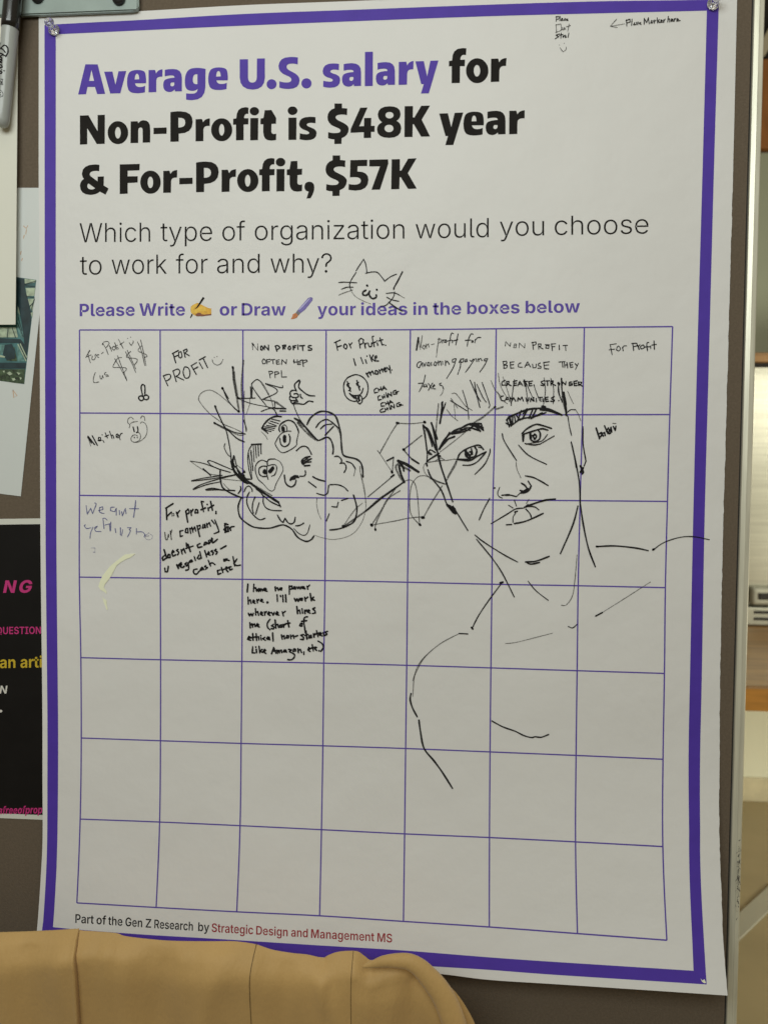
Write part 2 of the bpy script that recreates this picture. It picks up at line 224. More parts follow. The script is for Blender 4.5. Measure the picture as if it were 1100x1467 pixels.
DATA['heading_third'] = '''-4617,5466 -4,-109 -19,4 -21,3 -21,1 -22,-1 -36,-5 -27,-10 -17,-16 -7,-20 3,-15 9,-16 16,-16 22,-16 90,-65 1,81 112,2 -4,-155 86,-55 -55,-103 -101,55 -32,-24 -41,-17 -47,-10 -56,-3 -77,12 -55,30 -34,48 -12,65 6,40 14,33 21,26 30,18 -16,24 -10,25 -7,25 -1,26 18,64 45,46 72,28 99,9 19,-1 19,-2 20,-2|-4814,5152 119,-83 -15,-10 -16,-8 -16,-4 -18,-1 -33,7 -24,12 -14,18 -5,23 2,14 4,12 7,11
-4256,5467 354,2 -4,-108 -210,-4 0,-96 179,0 -3,-107 -177,-6 0,-181 -141,-5
-3532,5153 -3,-39 -10,-37 -17,-33 -23,-30 -28,-24 -30,-18 -34,-10 -36,-3 -36,4 -33,11 -31,19 -28,25 -23,31 -17,34 -9,36 -4,40 4,39 10,36 16,33 24,30 28,25 30,17 34,10 36,3 36,-4 33,-11 31,-19 28,-25 23,-31 16,-34 10,-36|-3666,5151 -1,-19 -3,-18 -4,-17 -6,-15 -8,-12 -8,-9 -9,-6 -9,-1 -10,2 -9,5 -8,9 -8,13 -6,15 -4,17 -3,18 -1,20 1,20 3,18 4,16 7,15 7,13 8,9 9,5 10,2 10,-2 8,-6 9,-9 7,-13 6,-15 5,-17 2,-18
-3487,5342 109,3 18,-56 17,28 25,21 34,13 42,5 -4,-129 -44,-1 -32,-9 -19,-18 -8,-27 -4,-200 -136,-1
-3205,5218 232,1 0,-104 -232,-4
-2911,5474 39,7 41,5 45,2 47,0 98,-11 70,-35 41,-57 15,-81 -18,-84 -48,-61 -79,-36 -111,-12 0,-137 -140,-2|-2774,5383 54,-3 39,-14 23,-28 8,-40 -8,-39 -23,-26 -39,-15 -54,-4
-2466,5343 106,2 29,-59 15,28 24,20 34,13 43,5 -3,-130 -46,0 -33,-10 -21,-19 -8,-29 -1,-190 -138,-5
-1825,5153 -3,-39 -10,-35 -17,-33 -24,-29 -28,-24 -31,-18 -34,-10 -37,-3 -37,4 -34,11 -32,19 -28,25 -24,30 -17,33 -11,36 -3,39 3,38 10,36 17,32 24,30 28,24 32,17 34,10 36,3 37,-4 35,-11 31,-19 28,-25 24,-30 17,-33 10,-36|-1964,5153 -1,-20 -2,-18 -5,-16 -6,-16 -7,-12 -8,-9 -9,-6 -9,-1 -10,2 -9,5 -8,10 -7,12 -6,16 -5,17 -2,18 -1,20 1,20 2,18 4,17 6,15 8,12 8,9 9,6 9,1 10,-2 8,-5 8,-10 8,-12 6,-16 4,-17 3,-18
-1767,4969 2,271 -49,4 3,95 48,6 11,81 29,57 47,34 65,10 15,-1 16,-2 16,-3 16,-4 -3,-97 -36,1 -25,-13 -15,-26 -5,-39 85,-1 -3,-103 -81,-2 1,-266
-1362,5454 -2,-14 -4,-13 -8,-12 -10,-11 -13,-9 -14,-6 -15,-4 -16,-1 -17,2 -15,4 -14,7 -12,9 -11,11 -8,13 -4,13 -2,14 2,15 4,13 8,12 10,10 13,9 14,7 15,3 16,1 17,-1 15,-4 14,-7 12,-10 11,-11 8,-12 4,-13
-1512,5341 136,-1 -1,-373 -137,-1
-1268,5470 112,1 4,-133 80,2 -3,-102 -76,-2 -3,-126 4,-17 9,-12 14,-8 18,-4 39,6 -3,-109 -21,-4 -22,-3 -24,-2 -26,0 -52,10 -38,28 -23,45 -8,64 -1,131 -49,1 0,95 49,6
-948,5120 38,-8 27,-20 17,-30 5,-42 -5,-43 -12,-44 -20,-45 -28,-46 -69,-4 37,116 -32,8 -23,16 -14,25 -5,34 7,36 16,25 25,16
-552,5552 128,-2 1,-77 21,-1 22,-2 22,-3 23,-4 -2,-110 -26,6 -26,4 -26,2 -26,0 -39,-3 -28,-9 -18,-14 -7,-20 6,-17 19,-19 32,-20 44,-22 55,-27 39,-30 24,-31 8,-33 -9,-50 -22,-43 -38,-33 -51,-25 -3,-93 -122,-2 0,79 -26,1 -27,4 -27,6 -28,9 3,102 26,-8 28,-6 29,-3 30,-2 43,2 31,8 18,14 6,20 -8,16 -20,16 -34,17 -46,18 -52,28 -37,35 -22,42 -8,50 9,54 23,43 37,32 52,21
-248,5468 288,2 -2,-105 -163,0 -2,-88 82,-9 59,-27 36,-45 12,-63 -15,-76 -40,-55 -67,-33 -92,-11 -34,2 -32,4 -31,5 -28,8 3,94 26,-6 26,-4 26,-3 26,-1 45,5 32,13 20,20 6,28 -7,24 -17,18 -27,12 -36,5 -26,1 -25,-1 -25,0 -25,-1
73,5468 318,3 5,-73 -137,-429 -145,-1 141,387 -181,3
452,5469 139,1 2,-192 24,3 112,194 142,4 -144,-244 153,-259 -147,-4 -126,198 -17,0 -4,-199 -138,-1'''
DATA['question_one'] = '''-4889,4143 -88,329 31,0 57,-218 3,-10 2,-10 3,-10 2,-10 2,-11 2,-10 3,-10 2,-11 2,-11 -4,0 2,11 2,11 2,10 3,10 2,10 3,11 2,10 3,10 2,10 59,217 37,0 56,-218 3,-10 2,-10 3,-10 2,-10 2,-10 3,-10 2,-11 2,-10 2,-11 -4,0 2,11 2,10 3,11 2,10 2,10 3,10 2,10 3,10 3,10 58,217 32,0 -91,-327 -38,0 -58,220 -3,13 -4,15 -3,15 -4,15 -3,17 -3,18 7,0 -4,-17 -3,-17 -3,-15 -4,-15 -4,-14 -3,-15 -61,-220
-4492,4296 0,-153 -30,0 2,327 29,0 0,-139 -6,0 8,20 11,15 13,11 15,8 16,5 18,1 16,-1 14,-3 13,-6 12,-8 10,-10 8,-12 5,-15 4,-16 1,-19 -1,-159 -29,0 0,157 -1,19 -6,16 -9,13 -13,10 -14,5 -18,2 -12,-1 -12,-2 -10,-5 -10,-6 -8,-8 -7,-10 -5,-10 -2,-13
-4259,4142 1,246 29,0 -1,-246
-4243,4433 -6,1 -5,2 -4,3 -4,5 -2,5 -1,5 1,6 2,5 4,4 4,3 5,2 6,1 6,-1 5,-2 4,-3 4,-5 2,-5 0,-5 0,-6 -2,-4 -4,-5 -4,-3 -6,-2
-4061,4137 -20,2 -18,6 -17,8 -15,13 -13,14 -10,18 -8,20 -4,22 -2,24 2,24 5,22 7,20 11,18 12,15 15,12 17,8 19,6 20,1 12,0 11,-2 11,-3 10,-4 9,-5 8,-6 8,-6 6,-7 6,-7 5,-7 4,-8 3,-7 -28,-9 -2,5 -2,5 -4,5 -3,5 -5,5 -5,4 -6,4 -6,4 -7,3 -8,3 -8,1 -9,1 -16,-2 -14,-4 -12,-8 -11,-10 -8,-12 -7,-14 -6,-16 -3,-16 -1,-18 1,-18 3,-17 5,-15 7,-14 9,-12 10,-10 13,-8 14,-4 15,-2 9,1 9,1 8,3 7,3 7,4 5,4 6,5 4,5 4,5 3,5 3,5 1,5 28,-9 -3,-8 -4,-7 -5,-8 -5,-7 -7,-7 -8,-6 -8,-6 -9,-5 -10,-4 -11,-3 -12,-2
-3877,4294 0,-152 -30,0 1,326 29,0 0,-138 -5,0 8,19 10,15 13,12 15,8 16,4 18,2 16,-1 14,-4 13,-6 12,-8 9,-10 8,-12 6,-14 3,-17 1,-18 0,-158 -29,0 0,156 -2,18 -5,16 -10,13 -12,10 -15,6 -17,2 -12,-1 -12,-3 -10,-4 -10,-7 -8,-8 -6,-9 -5,-11 -3,-12
-3417,4390 0,-26 -120,0 0,26
-3500,4448 31,0 -1,-245 1,-11 3,-9 5,-7 6,-4 9,-2 10,0 3,0 2,0 3,0 3,1 3,0 3,1 6,-26 -3,-1 -4,0 -4,-1 -4,-1 -4,0 -4,0 -19,1 -15,4 -13,9 -10,12 -5,15 -2,17
-3373,4057 9,26 3,-1 9,-2 8,-1 8,0 7,2 6,4 6,5 6,7 5,9 4,11 10,26 -96,247 33,0 58,-154 5,-14 5,-14 4,-14 4,-13 5,-14 4,-13 -11,0 4,13 4,14 5,13 4,14 5,14 5,14 58,153 33,0 -112,-284 -5,-11 -6,-10 -6,-9 -7,-7 -7,-6 -9,-4 -9,-3 -9,-2 -11,-1 -6,0 -5,1 -6,1 -4,1 -4,1
-3109,4054 0,335 30,0 0,-47 3,0 4,8 5,7 5,8 7,7 8,6 10,6 11,4 13,3 14,1 20,-2 18,-5 16,-9 14,-12 12,-15 10,-17 7,-20 5,-22 1,-24 -1,-24 -5,-22 -7,-20 -9,-18 -12,-15 -15,-12 -16,-8 -18,-6 -20,-1 -14,0 -13,3 -11,5 -9,5 -9,7 -6,7 -6,8 -5,8 -4,7 -2,0 0,-136|-3003,4166 16,2 14,4 12,8 10,10 9,12 7,14 4,15 3,17 1,18 -1,18 -3,17 -4,16 -7,13 -9,12 -10,10 -12,7 -14,5 -16,1 -15,-1 -14,-4 -12,-7 -10,-10 -9,-11 -7,-14 -5,-16 -3,-17 -1,-18 1,-19 3,-17 5,-16 7,-14 9,-12 10,-10 12,-7 14,-4
-2731,4139 -22,2 -20,5 -19,9 -15,12 -14,15 -10,18 -8,20 -5,21 -1,24 1,24 5,21 7,20 11,18 13,15 15,12 17,9 19,6 21,1 14,-1 13,-2 13,-4 12,-6 12,-7 10,-9 10,-11 8,-13 6,-14 5,-16 3,-18 1,-20 0,-13 -196,1 0,25 180,0 -14,-10 -1,17 -3,16 -6,14 -6,13 -9,11 -11,9 -12,6 -14,4 -15,2 -15,-2 -14,-4 -12,-6 -11,-9 -9,-11 -8,-13 -5,-13 -4,-15 -1,-16 0,-15 1,-18 4,-17 6,-15 7,-13 10,-11 12,-9 13,-7 15,-4 16,-1 12,0 10,2 9,3 9,4 7,5 7,6 5,6 5,6 3,7 29,-9 -5,-9 -6,-10 -8,-9 -9,-8 -11,-7 -12,-6 -14,-4 -15,-3
-2341,4138 -20,1 -20,6 -17,8 -16,12 -13,15 -11,18 -8,19 -4,22 -2,24 2,24 4,22 8,20 11,17 13,15 15,12 18,9 19,5 21,2 21,-2 19,-5 18,-9 15,-12 13,-14 11,-18 8,-20 5,-22 1,-24 -1,-23 -5,-22 -8,-20 -10,-17 -13,-15 -16,-12 -17,-9 -20,-6|-2341,4164 17,2 14,4 13,8 11,10 9,12 7,14 6,15 3,17 1,17 -1,18 -4,16 -5,16 -7,14 -9,12 -11,10 -13,7 -15,5 -16,1 -16,-1 -15,-5 -12,-7 -11,-10 -9,-12 -8,-14 -5,-16 -3,-16 -1,-18 1,-18 3,-16 5,-16 8,-13 9,-12 11,-10 13,-8 14,-4
-2062,4387 0,-26 -139,0 0,25
-2151,4143 -1,278 1,13 3,11 5,9 7,9 8,7 9,5 10,4 11,2 11,1 8,0 7,-1 6,-1 5,-1 4,-1 3,-1 -8,-26 -3,1 -2,1 -4,1 -3,0 -5,1 -4,0 -12,-1 -9,-4 -8,-6 -5,-7 -3,-10 -1,-12 0,-271
-1774,4141 -21,2 -19,5 -18,9 -16,12 -13,15 -11,17 -8,20 -4,22 -2,24 1,23 5,22 8,20 11,18 13,14 15,12 18,9 19,5 21,2 22,-2 19,-5 18,-9 15,-12 14,-15 10,-17 8,-20 5,-22 2,-24 -2,-23 -4,-22 -8,-20 -11,-17 -13,-15 -15,-12 -18,-9 -19,-5|-1774,4168 17,1 14,5 13,7 12,10 9,12 7,14 5,15 3,17 1,17 -1,18 -3,16 -6,16 -7,14 -9,12 -11,10 -13,7 -15,5 -16,1 -17,-1 -14,-5 -13,-7 -11,-10 -9,-12 -8,-14 -5,-15 -3,-17 -1,-18 1,-17 3,-16 6,-16 7,-14 9,-12 11,-10 13,-7 15,-5
-1597,4146 -1,242 29,0 1,-37 2,0 6,11 9,10 11,8 13,7 14,3 16,1 2,0 3,0 3,0 2,0 3,0 2,0 0,-29 -1,0 -2,0 -4,0 -3,1 -4,0 -4,0 -12,-1 -12,-2 -11,-5 -9,-6 -8,-7 -7,-9 -4,-9 -3,-11 -1,-12 0,-155
-1334,4050 -16,1 -15,2 -14,4 -12,4 -11,6 -10,7 -8,8 -7,8 -6,9 25,15 4,-6 5,-6 6,-6 7,-5 8,-5 9,-4 10,-3 12,-2 13,-1 21,2 18,5 15,9 11,13 7,16 2,20 0,55 -3,0 -4,-8 -5,-7 -6,-8 -7,-6 -8,-6 -10,-5 -11,-4 -12,-3 -14,0 -20,1 -18,5 -16,8 -14,11 -13,13 -10,17 -7,19 -5,21 -2,24 2,23 4,22 7,19 10,17 12,15 15,12 16,8 18,5 20,2 15,-1 12,-2 11,-5 10,-5 8,-7 7,-7 6,-8 5,-7 4,-8 3,0 -1,47 30,0 2,-248 -2,-19 -4,-17 -8,-15 -10,-12 -12,-10 -15,-7 -16,-6 -18,-3|-1336,4175 15,1 14,4 12,6 10,9 9,10 7,13 5,15 3,17 1,18 -1,18 -3,16 -5,16 -7,13 -9,12 -10,9 -13,7 -13,4 -16,1 -16,-1 -14,-4 -12,-7 -10,-10 -9,-11 -7,-14 -5,-15 -3,-16 -1,-18 2,-17 3,-17 5,-14 7,-13 8,-11 11,-9 12,-7 14,-4
-1086,4140 -15,1 -14,3 -13,5 -12,6 -10,9 -8,10 -6,11 -4,14 -1,14 0,12 3,10 3,9 6,7 6,7 8,6 10,5 10,4 11,3 12,3 13,2 14,2 13,2 12,1 11,1 9,2 7,2 6,2 4,4 3,4 1,6 0,5 -1,10 -3,10 -3,8 -6,7 -6,6 -8,5 -10,4 -11,2 -12,0 -11,0 -10,-2 -10,-3 -8,-4 -8,-4 -6,-6 -6,-6 -4,-6 -4,-6 -29,9 6,12 8,11 9,9 11,7 11,6 12,4 13,3 13,2 13,0 10,0 10,-1 10,-2 10,-3 10,-5 9,-5 9,-7 7,-8 6,-10 5,-11 3,-13 1,-16 1,-163 -30,0 0,38 -3,0 -4,-7 -5,-7 -6,-7 -8,-6 -8,-6 -10,-5 -11,-3 -12,-2|-1082,4166 15,2 13,3 12,5 10,7 9,9 7,10 5,12 3,12 1,12 0,35 -3,-2 -3,-2 -5,-2 -5,-1 -6,-2 -7,-1 -6,-1 -7,-1 -6,-1 -6,-1 -6,0 -6,-1 -13,-2 -12,-2 -10,-4 -10,-4 -7,-5 -6,-5 -4,-7 -3,-8 -1,-9 1,-9 3,-8 4,-8 5,-6 7,-5 8,-4 9,-3 10,-2
-869,4296 0,-151 -30,1 -1,241 29,0 0,-56 -4,0 8,19 11,15 13,11 15,8 17,4 18,2 17,-1 15,-4 13,-5 12,-8 10,-10 9,-12 6,-14 3,-16 2,-19 1,-156 -31,0 -1,154 -2,19 -6,15 -9,13 -13,10 -15,5 -18,2 -13,-1 -12,-2 -11,-5 -10,-6 -8,-8 -7,-9 -5,-11 -3,-12
-628,4145 -2,241 30,0 2,-241
-615,4431 -6,1 -5,2 -5,3 -3,4 -3,5 0,5 0,6 2,5 4,4 5,3 5,2 6,1 5,-1 6,-2 4,-3 4,-4 2,-5 1,-6 -1,-5 -2,-5 -3,-4 -5,-3 -5,-2
-529,4145 0,23 142,189 0,2 -137,0 -1,27 176,0 1,-24 -140,-188 0,-2 146,0 0,-27
-207,4139 -15,1 -14,3 -13,5 -11,6 -10,9 -9,10 -6,11 -4,14 -1,14 1,12 2,10 4,8 5,8 7,7 8,5 9,5 10,4 11,4 12,3 13,2 14,2 13,1 11,2 11,1 9,1 7,2 6,3 4,3 3,5 0,5 0,6 0,10 -3,9 -4,8 -5,8 -6,5 -9,5 -9,4 -10,2 -12,1 -12,-1 -10,-2 -9,-3 -9,-3 -7,-5 -7,-5 -5,-6 -4,-6 -4,-7 -29,10 6,12 8,10 9,9 11,7 11,6 12,4 12,3 13,2 13,1 10,-1 10,-1 10,-2 10,-3 10,-5 9,-5 9,-7 7,-8 6,-10 5,-11 3,-13 1,-15 1,-163 -30,0 0,38 -2,0 -4,-7 -6,-7 -6,-7 -7,-6 -9,-6 -10,-4 -10,-4 -12,-2|-203,4166 15,1 13,3 12,5 10,7 8,9 7,10 5,12 3,11 1,13 0,34 -3,-2 -3,-1 -5,-2 -5,-1 -6,-2 -6,-1 -7,-1 -6,-1 -7,-1 -6,-1 -6,-1 -5,0 -13,-2 -12,-3 -11,-3 -9,-4 -7,-5 -6,-5 -4,-7 -3,-8 -1,-9 1,-9 3,-8 4,-8 6,-6 6,-5 8,-4 9,-3 10,-2
60,4385 1,-25 -119,0 0,25
-22,4442 31,0 2,-240 1,-11 3,-9 4,-7 7,-4 8,-2 10,-1 3,1 2,0 3,0 3,1 3,0 3,1 6,-25 -3,-1 -4,-1 -4,-1 -4,0 -4,-1 -3,0 -19,1 -16,5 -12,8 -10,12 -5,14 -2,18
114,4145 -2,240 30,0 2,-240
127,4429 -6,1 -5,2 -5,3 -3,4 -3,5 0,6 0,5 2,5 4,4 5,3 5,2 6,1 5,-1 6,-2 4,-3 4,-4 2,-5 1,-6 -1,-5 -2,-5 -4,-4 -4,-3 -5,-2
317,4139 -20,2 -19,5 -18,9 -15,12 -13,15 -11,17 -8,20 -5,21 -2,23 2,24 4,22 8,19 10,17 13,15 15,12 17,9 19,5 21,1 21,-1 19,-6 17,-8 16,-12 13,-15 10,-17 8,-20 5,-21 2,-24 -1,-23 -5,-22 -7,-19 -11,-18 -12,-14 -16,-12 -17,-9 -19,-5|317,4166 16,1 15,4 12,8 11,10 9,12 7,13 5,16 3,16 1,17 -2,17 -3,17 -5,15 -7,14 -9,12 -11,10 -13,7 -15,5 -16,1 -16,-1 -14,-5 -13,-7 -10,-10 -9,-12 -7,-14 -5,-15 -3,-16 -1,-18 1,-17 3,-16 6,-16 7,-13 9,-12 11,-10 13,-7 14,-5
519,4294 1,-150 -30,0 -2,240 29,0 0,-56 -4,0 8,19 10,15 13,11 15,8 17,4 18,2 16,-1 15,-4 13,-5 12,-8 10,-10 8,-12 6,-14 4,-16 1,-18 2,-155 -30,0 -1,153 -3,18 -5,16 -10,12 -13,10 -15,6 -18,1 -12,0 -12,-3 -11,-5 -9,-6 -8,-7 -7,-10 -5,-10 -3,-12
943,4144 -76,239 31,0 40,-128 4,-13 4,-14 4,-15 4,-15 4,-17 4,-18 -5,0 4,17 3,17 4,15 4,15 4,15 4,13 38,129 32,0 41,-128 4,-14 4,-14 4,-14 5,-16 4,-16 4,-18 -6,0 4,17 4,17 4,16 4,14 3,14 4,14 36,129 31,0 -70,-239 -31,-1 -44,134 -3,9 -2,9 -3,10 -3,9 -3,10 -2,10 -3,9 -3,10 -3,11 8,0 -3,-10 -2,-10 -3,-10 -2,-10 -3,-10 -2,-9 -3,-10 -3,-9 -2,-9 -41,-134
1353,4142 -20,2 -19,5 -17,8 -16,12 -12,14 -11,18 -8,19 -5,21 -2,24 2,23 4,22 7,19 11,18 12,14 15,12 17,9 19,5 20,2 21,-2 18,-5 18,-8 15,-12 13,-15 10,-17 8,-19 5,-22 2,-23 -1,-23 -4,-22 -8,-19 -10,-17 -13,-15 -14,-12 -18,-9 -18,-5|1353,4168 16,2 14,4 13,8 10,10 9,11 7,14 5,15 2,17 1,17 -1,17 -3,16 -6,15 -7,14 -9,12 -11,10 -12,7 -15,4 -16,2 -15,-2 -14,-4 -13,-8 -10,-10 -9,-12 -7,-13 -5,-16 -3,-16 -1,-17 2,-17 3,-17 5,-15 7,-13 9,-12 11,-10 13,-7 14,-4
1608,4146 -16,1 -15,3 -13,5 -12,8 -10,10 -8,12 -6,14 -4,16 -1,17 -2,155 29,0 2,-152 2,-18 6,-16 10,-12 12,-10 16,-5 17,-2 12,1 12,3 11,4 9,6 8,8 6,10 5,10 3,12 1,13 -2,148 29,1 4,-239 -29,0 -1,56 5,0 -8,-19 -11,-15 -13,-11 -15,-8 -16,-5
1840,4149 -15,0 -13,4 -11,7 -8,9 -4,13 -2,16 -4,269 30,0 3,-263 1,-10 2,-9 4,-5 5,-3 7,-2 8,0 3,0 2,0 2,1 1,0 2,0 1,1 7,-25 -3,-1 -3,0 -4,-1 -3,0 -4,-1
1991,4146 -19,2 -17,5 -16,8 -15,12 -11,14 -10,17 -7,20 -5,21 -2,24 1,24 4,21 7,19 9,18 12,14 14,12 15,8 18,5 19,2 14,-1 12,-2 11,-4 9,-6 8,-6 7,-7 6,-8 4,-7 4,-7 2,0 -1,125 29,0 5,-317 -29,0 0,44 -4,0 -3,-7 -5,-8 -5,-7 -7,-8 -8,-6 -9,-6 -11,-4 -12,-3|1995,4172 14,2 14,4 11,7 10,10 9,11 6,14 5,15 2,17 1,18 -1,18 -3,17 -5,15 -7,14 -9,11 -10,9 -12,7 -13,4 -15,1 -15,-1 -14,-5 -11,-7 -10,-9 -9,-12 -6,-14 -4,-15 -3,-16 -1,-18 2,-17 3,-17 5,-15 6,-14 9,-11 10,-10 12,-7 14,-4
2299,4083 8,25 4,-1 8,-2 8,-1 8,1 7,1 6,4 6,5 5,7 5,8 4,11 10,26 -99,239 33,0 59,-149 6,-14 4,-13 5,-14 4,-13 4,-13 5,-13 -11,0 4,13 4,13 4,13 4,14 4,13 5,14 55,149 33,0 -106,-276 -5,-11 -5,-10 -6,-8 -7,-7 -7,-6 -9,-4 -8,-4 -10,-1 -10,-1 -6,0 -5,0 -6,1 -4,1 -4,1
2654,4164 -20,2 -19,5 -18,9 -15,12 -13,14 -11,17 -8,19 -5,22 -2,23 1,23 4,21 8,20 10,17 13,14 15,12 17,9 19,5 20,2 21,-2 19,-5 17,-9 16,-11 13,-15 11,-17 8,-19 5,-22 2,-23 -2,-23 -4,-21 -7,-19 -10,-18 -13,-14 -15,-12 -17,-8 -19,-6|2654,4190 16,2 14,4 13,8 10,10 9,11 7,14 5,15 3,16 0,17 -1,17 -3,16 -6,15 -7,14 -9,12 -11,10 -13,7 -14,4 -16,2 -16,-2 -14,-4 -13,-8 -11,-9 -8,-12 -7,-14 -5,-15 -3,-16 -1,-17 2,-17 3,-16 5,-16 8,-13 9,-12 11,-10 12,-7 15,-4
2911,4167 -16,1 -15,4 -14,5 -11,8 -10,10 -9,11 -6,14 -4,16 -1,18 -3,153 30,0 3,-151 2,-18 6,-15 9,-13 13,-9 16,-6 17,-1 13,0 11,3 11,5 9,6 8,7 7,10 5,10 2,12 1,13 -2,147 30,0 4,-236 -29,0 -1,55 4,0 -8,-19 -10,-15 -13,-11 -15,-8 -17,-4
3305,4170 -21,2 -20,5 -17,8 -16,12 -14,14 -11,17 -8,19 -5,22 -2,23 1,23 4,21 8,19 10,17 13,15 16,12 17,8 20,5 21,2 12,0 12,-2 11,-3 11,-4 9,-4 9,-6 8,-6 7,-6 6,-7 5,-7 5,-7 3,-7 -29,-9 -2,4 -3,5 -3,5 -4,5 -5,4 -5,5 -6,4 -7,3 -8,3 -8,3 -8,1 -10,0 -16,-1 -15,-5 -13,-7 -10,-10 -9,-11 -7,-14 -5,-15 -3,-16 -1,-17 1,-17 4,-16 5,-15 8,-14 9,-11 11,-10 14,-7 14,-4 17,-2 9,1 9,1 8,3 8,3 6,3 7,5 5,4 5,5 3,5 4,5 2,5 2,5 29,-9 -3,-7 -4,-7 -5,-8 -6,-7 -7,-6 -7,-7 -9,-5 -10,-5 -10,-4 -11,-3 -12,-2
3494,4323 3,-147 -31,0 -6,314 31,0 2,-133 -5,0 8,18 10,15 14,11 15,8 17,5 19,1 16,-1 15,-3 14,-6 12,-7 11,-10 8,-12 6,-13 4,-16 2,-18 3,-152 -31,-1 -3,151 -2,18 -6,15 -10,13 -13,9 -16,5 -18,2 -13,-1 -12,-2 -11,-5 -9,-6 -9,-8 -6,-9 -5,-10 -3,-12
3838,4172 -21,2 -20,5 -17,9 -16,11 -14,15 -11,16 -8,20 -5,21 -2,23 1,23 4,21 8,19 10,17 13,15 15,12 18,8 19,5 21,2 21,-1 20,-6 17,-8 16,-12 14,-14 11,-17 8,-19 5,-21 2,-23 -1,-23 -4,-21 -8,-20 -10,-17 -13,-14 -15,-12 -18,-8 -19,-6|3837,4198 17,2 14,4 13,8 11,9 9,12 7,14 5,15 3,16 0,17 -1,16 -4,16 -5,16 -8,13 -9,12 -11,9 -13,8 -15,4 -16,1 -17,-1 -14,-5 -13,-7 -11,-10 -9,-11 -7,-14 -5,-15 -2,-16 -1,-17 1,-17 4,-16 5,-15 8,-14 9,-11 11,-10 13,-7 15,-4
4112,4174 -21,1 -20,6 -17,8 -16,12 -14,14 -11,17 -8,19 -5,21 -2,23 1,23 4,21 8,20 10,17 13,14 15,12 18,8 19,5 21,2 21,-1 19,-5 18,-9 16,-12 13,-14 11,-17 8,-19 6,-21 2,-23 -1,-23 -5,-21 -7,-19 -10,-17 -13,-15 -16,-11 -17,-9 -19,-5|4111,4200 17,1 14,5 13,7 11,10 9,11 7,14 4,15 3,16 1,17 -1,17 -4,16 -5,15 -8,13 -9,12 -12,9 -13,8 -14,4 -17,1 -16,-1 -14,-5 -13,-7 -11,-10 -9,-11 -7,-14 -5,-15 -2,-16 -1,-17 1,-17 4,-16 5,-15 8,-13 9,-12 11,-10 13,-7 15,-4
4367,4175 -16,1 -14,2 -14,4 -12,5 -11,7 -9,8 -7,10 -6,11 -4,13 29,6 5,-13 7,-10 10,-8 12,-6 13,-3 16,-2 18,2 15,4 12,7 10,8 5,10 2,12 -1,9 -4,8 -6,6 -8,6 -10,5 -13,3 -41,9 -20,6 -16,8 -13,9 -9,11 -5,14 -3,15 2,12 3,12 6,10 9,9 10,8 12,7 14,4 15,3 16,1 15,-1 14,-2 12,-3 11,-6 9,-6 8,-8 7,-8 6,-10 5,-11 -28,-7 -5,10 -6,9 -9,8 -10,6 -13,3 -15,2 -16,-2 -14,-4 -11,-6 -9,-8 -5,-10 -2,-11 2,-9 3,-8 7,-7 8,-6 12,-5 14,-4 39,-8 19,-6 16,-7 13,-10 9,-11 5,-13 2,-14 -1,-13 -3,-12 -7,-11 -8,-10 -11,-8 -13,-7 -15,-5 -16,-3
4626,4176 -22,2 -21,5 -18,9 -16,11 -14,14 -11,17 -8,19 -5,21 -2,23 1,23 4,21 7,19 10,17 13,14 15,12 17,9 19,5 21,2 14,-1 13,-2 13,-4 12,-5 12,-7 11,-9 9,-10 9,-12 6,-14 6,-16 3,-17 1,-19 1,-12 -197,-1 0,24 180,1 -14,-9 -1,16 -4,15 -5,14 -7,12 -9,11 -11,8 -12,7 -14,3 -15,2 -16,-2 -13,-4 -13,-6 -11,-9 -9,-10 -7,-12 -5,-14 -3,-14 -1,-15 1,-15 1,-17 4,-16 6,-15 8,-13 10,-10 12,-9 13,-6 15,-4 17,-1 11,1 10,1 10,3 8,4 7,5 7,5 5,6 4,7 4,7 29,-9 -5,-9 -6,-10 -7,-8 -9,-8 -11,-7 -12,-6 -14,-4 -15,-3'''
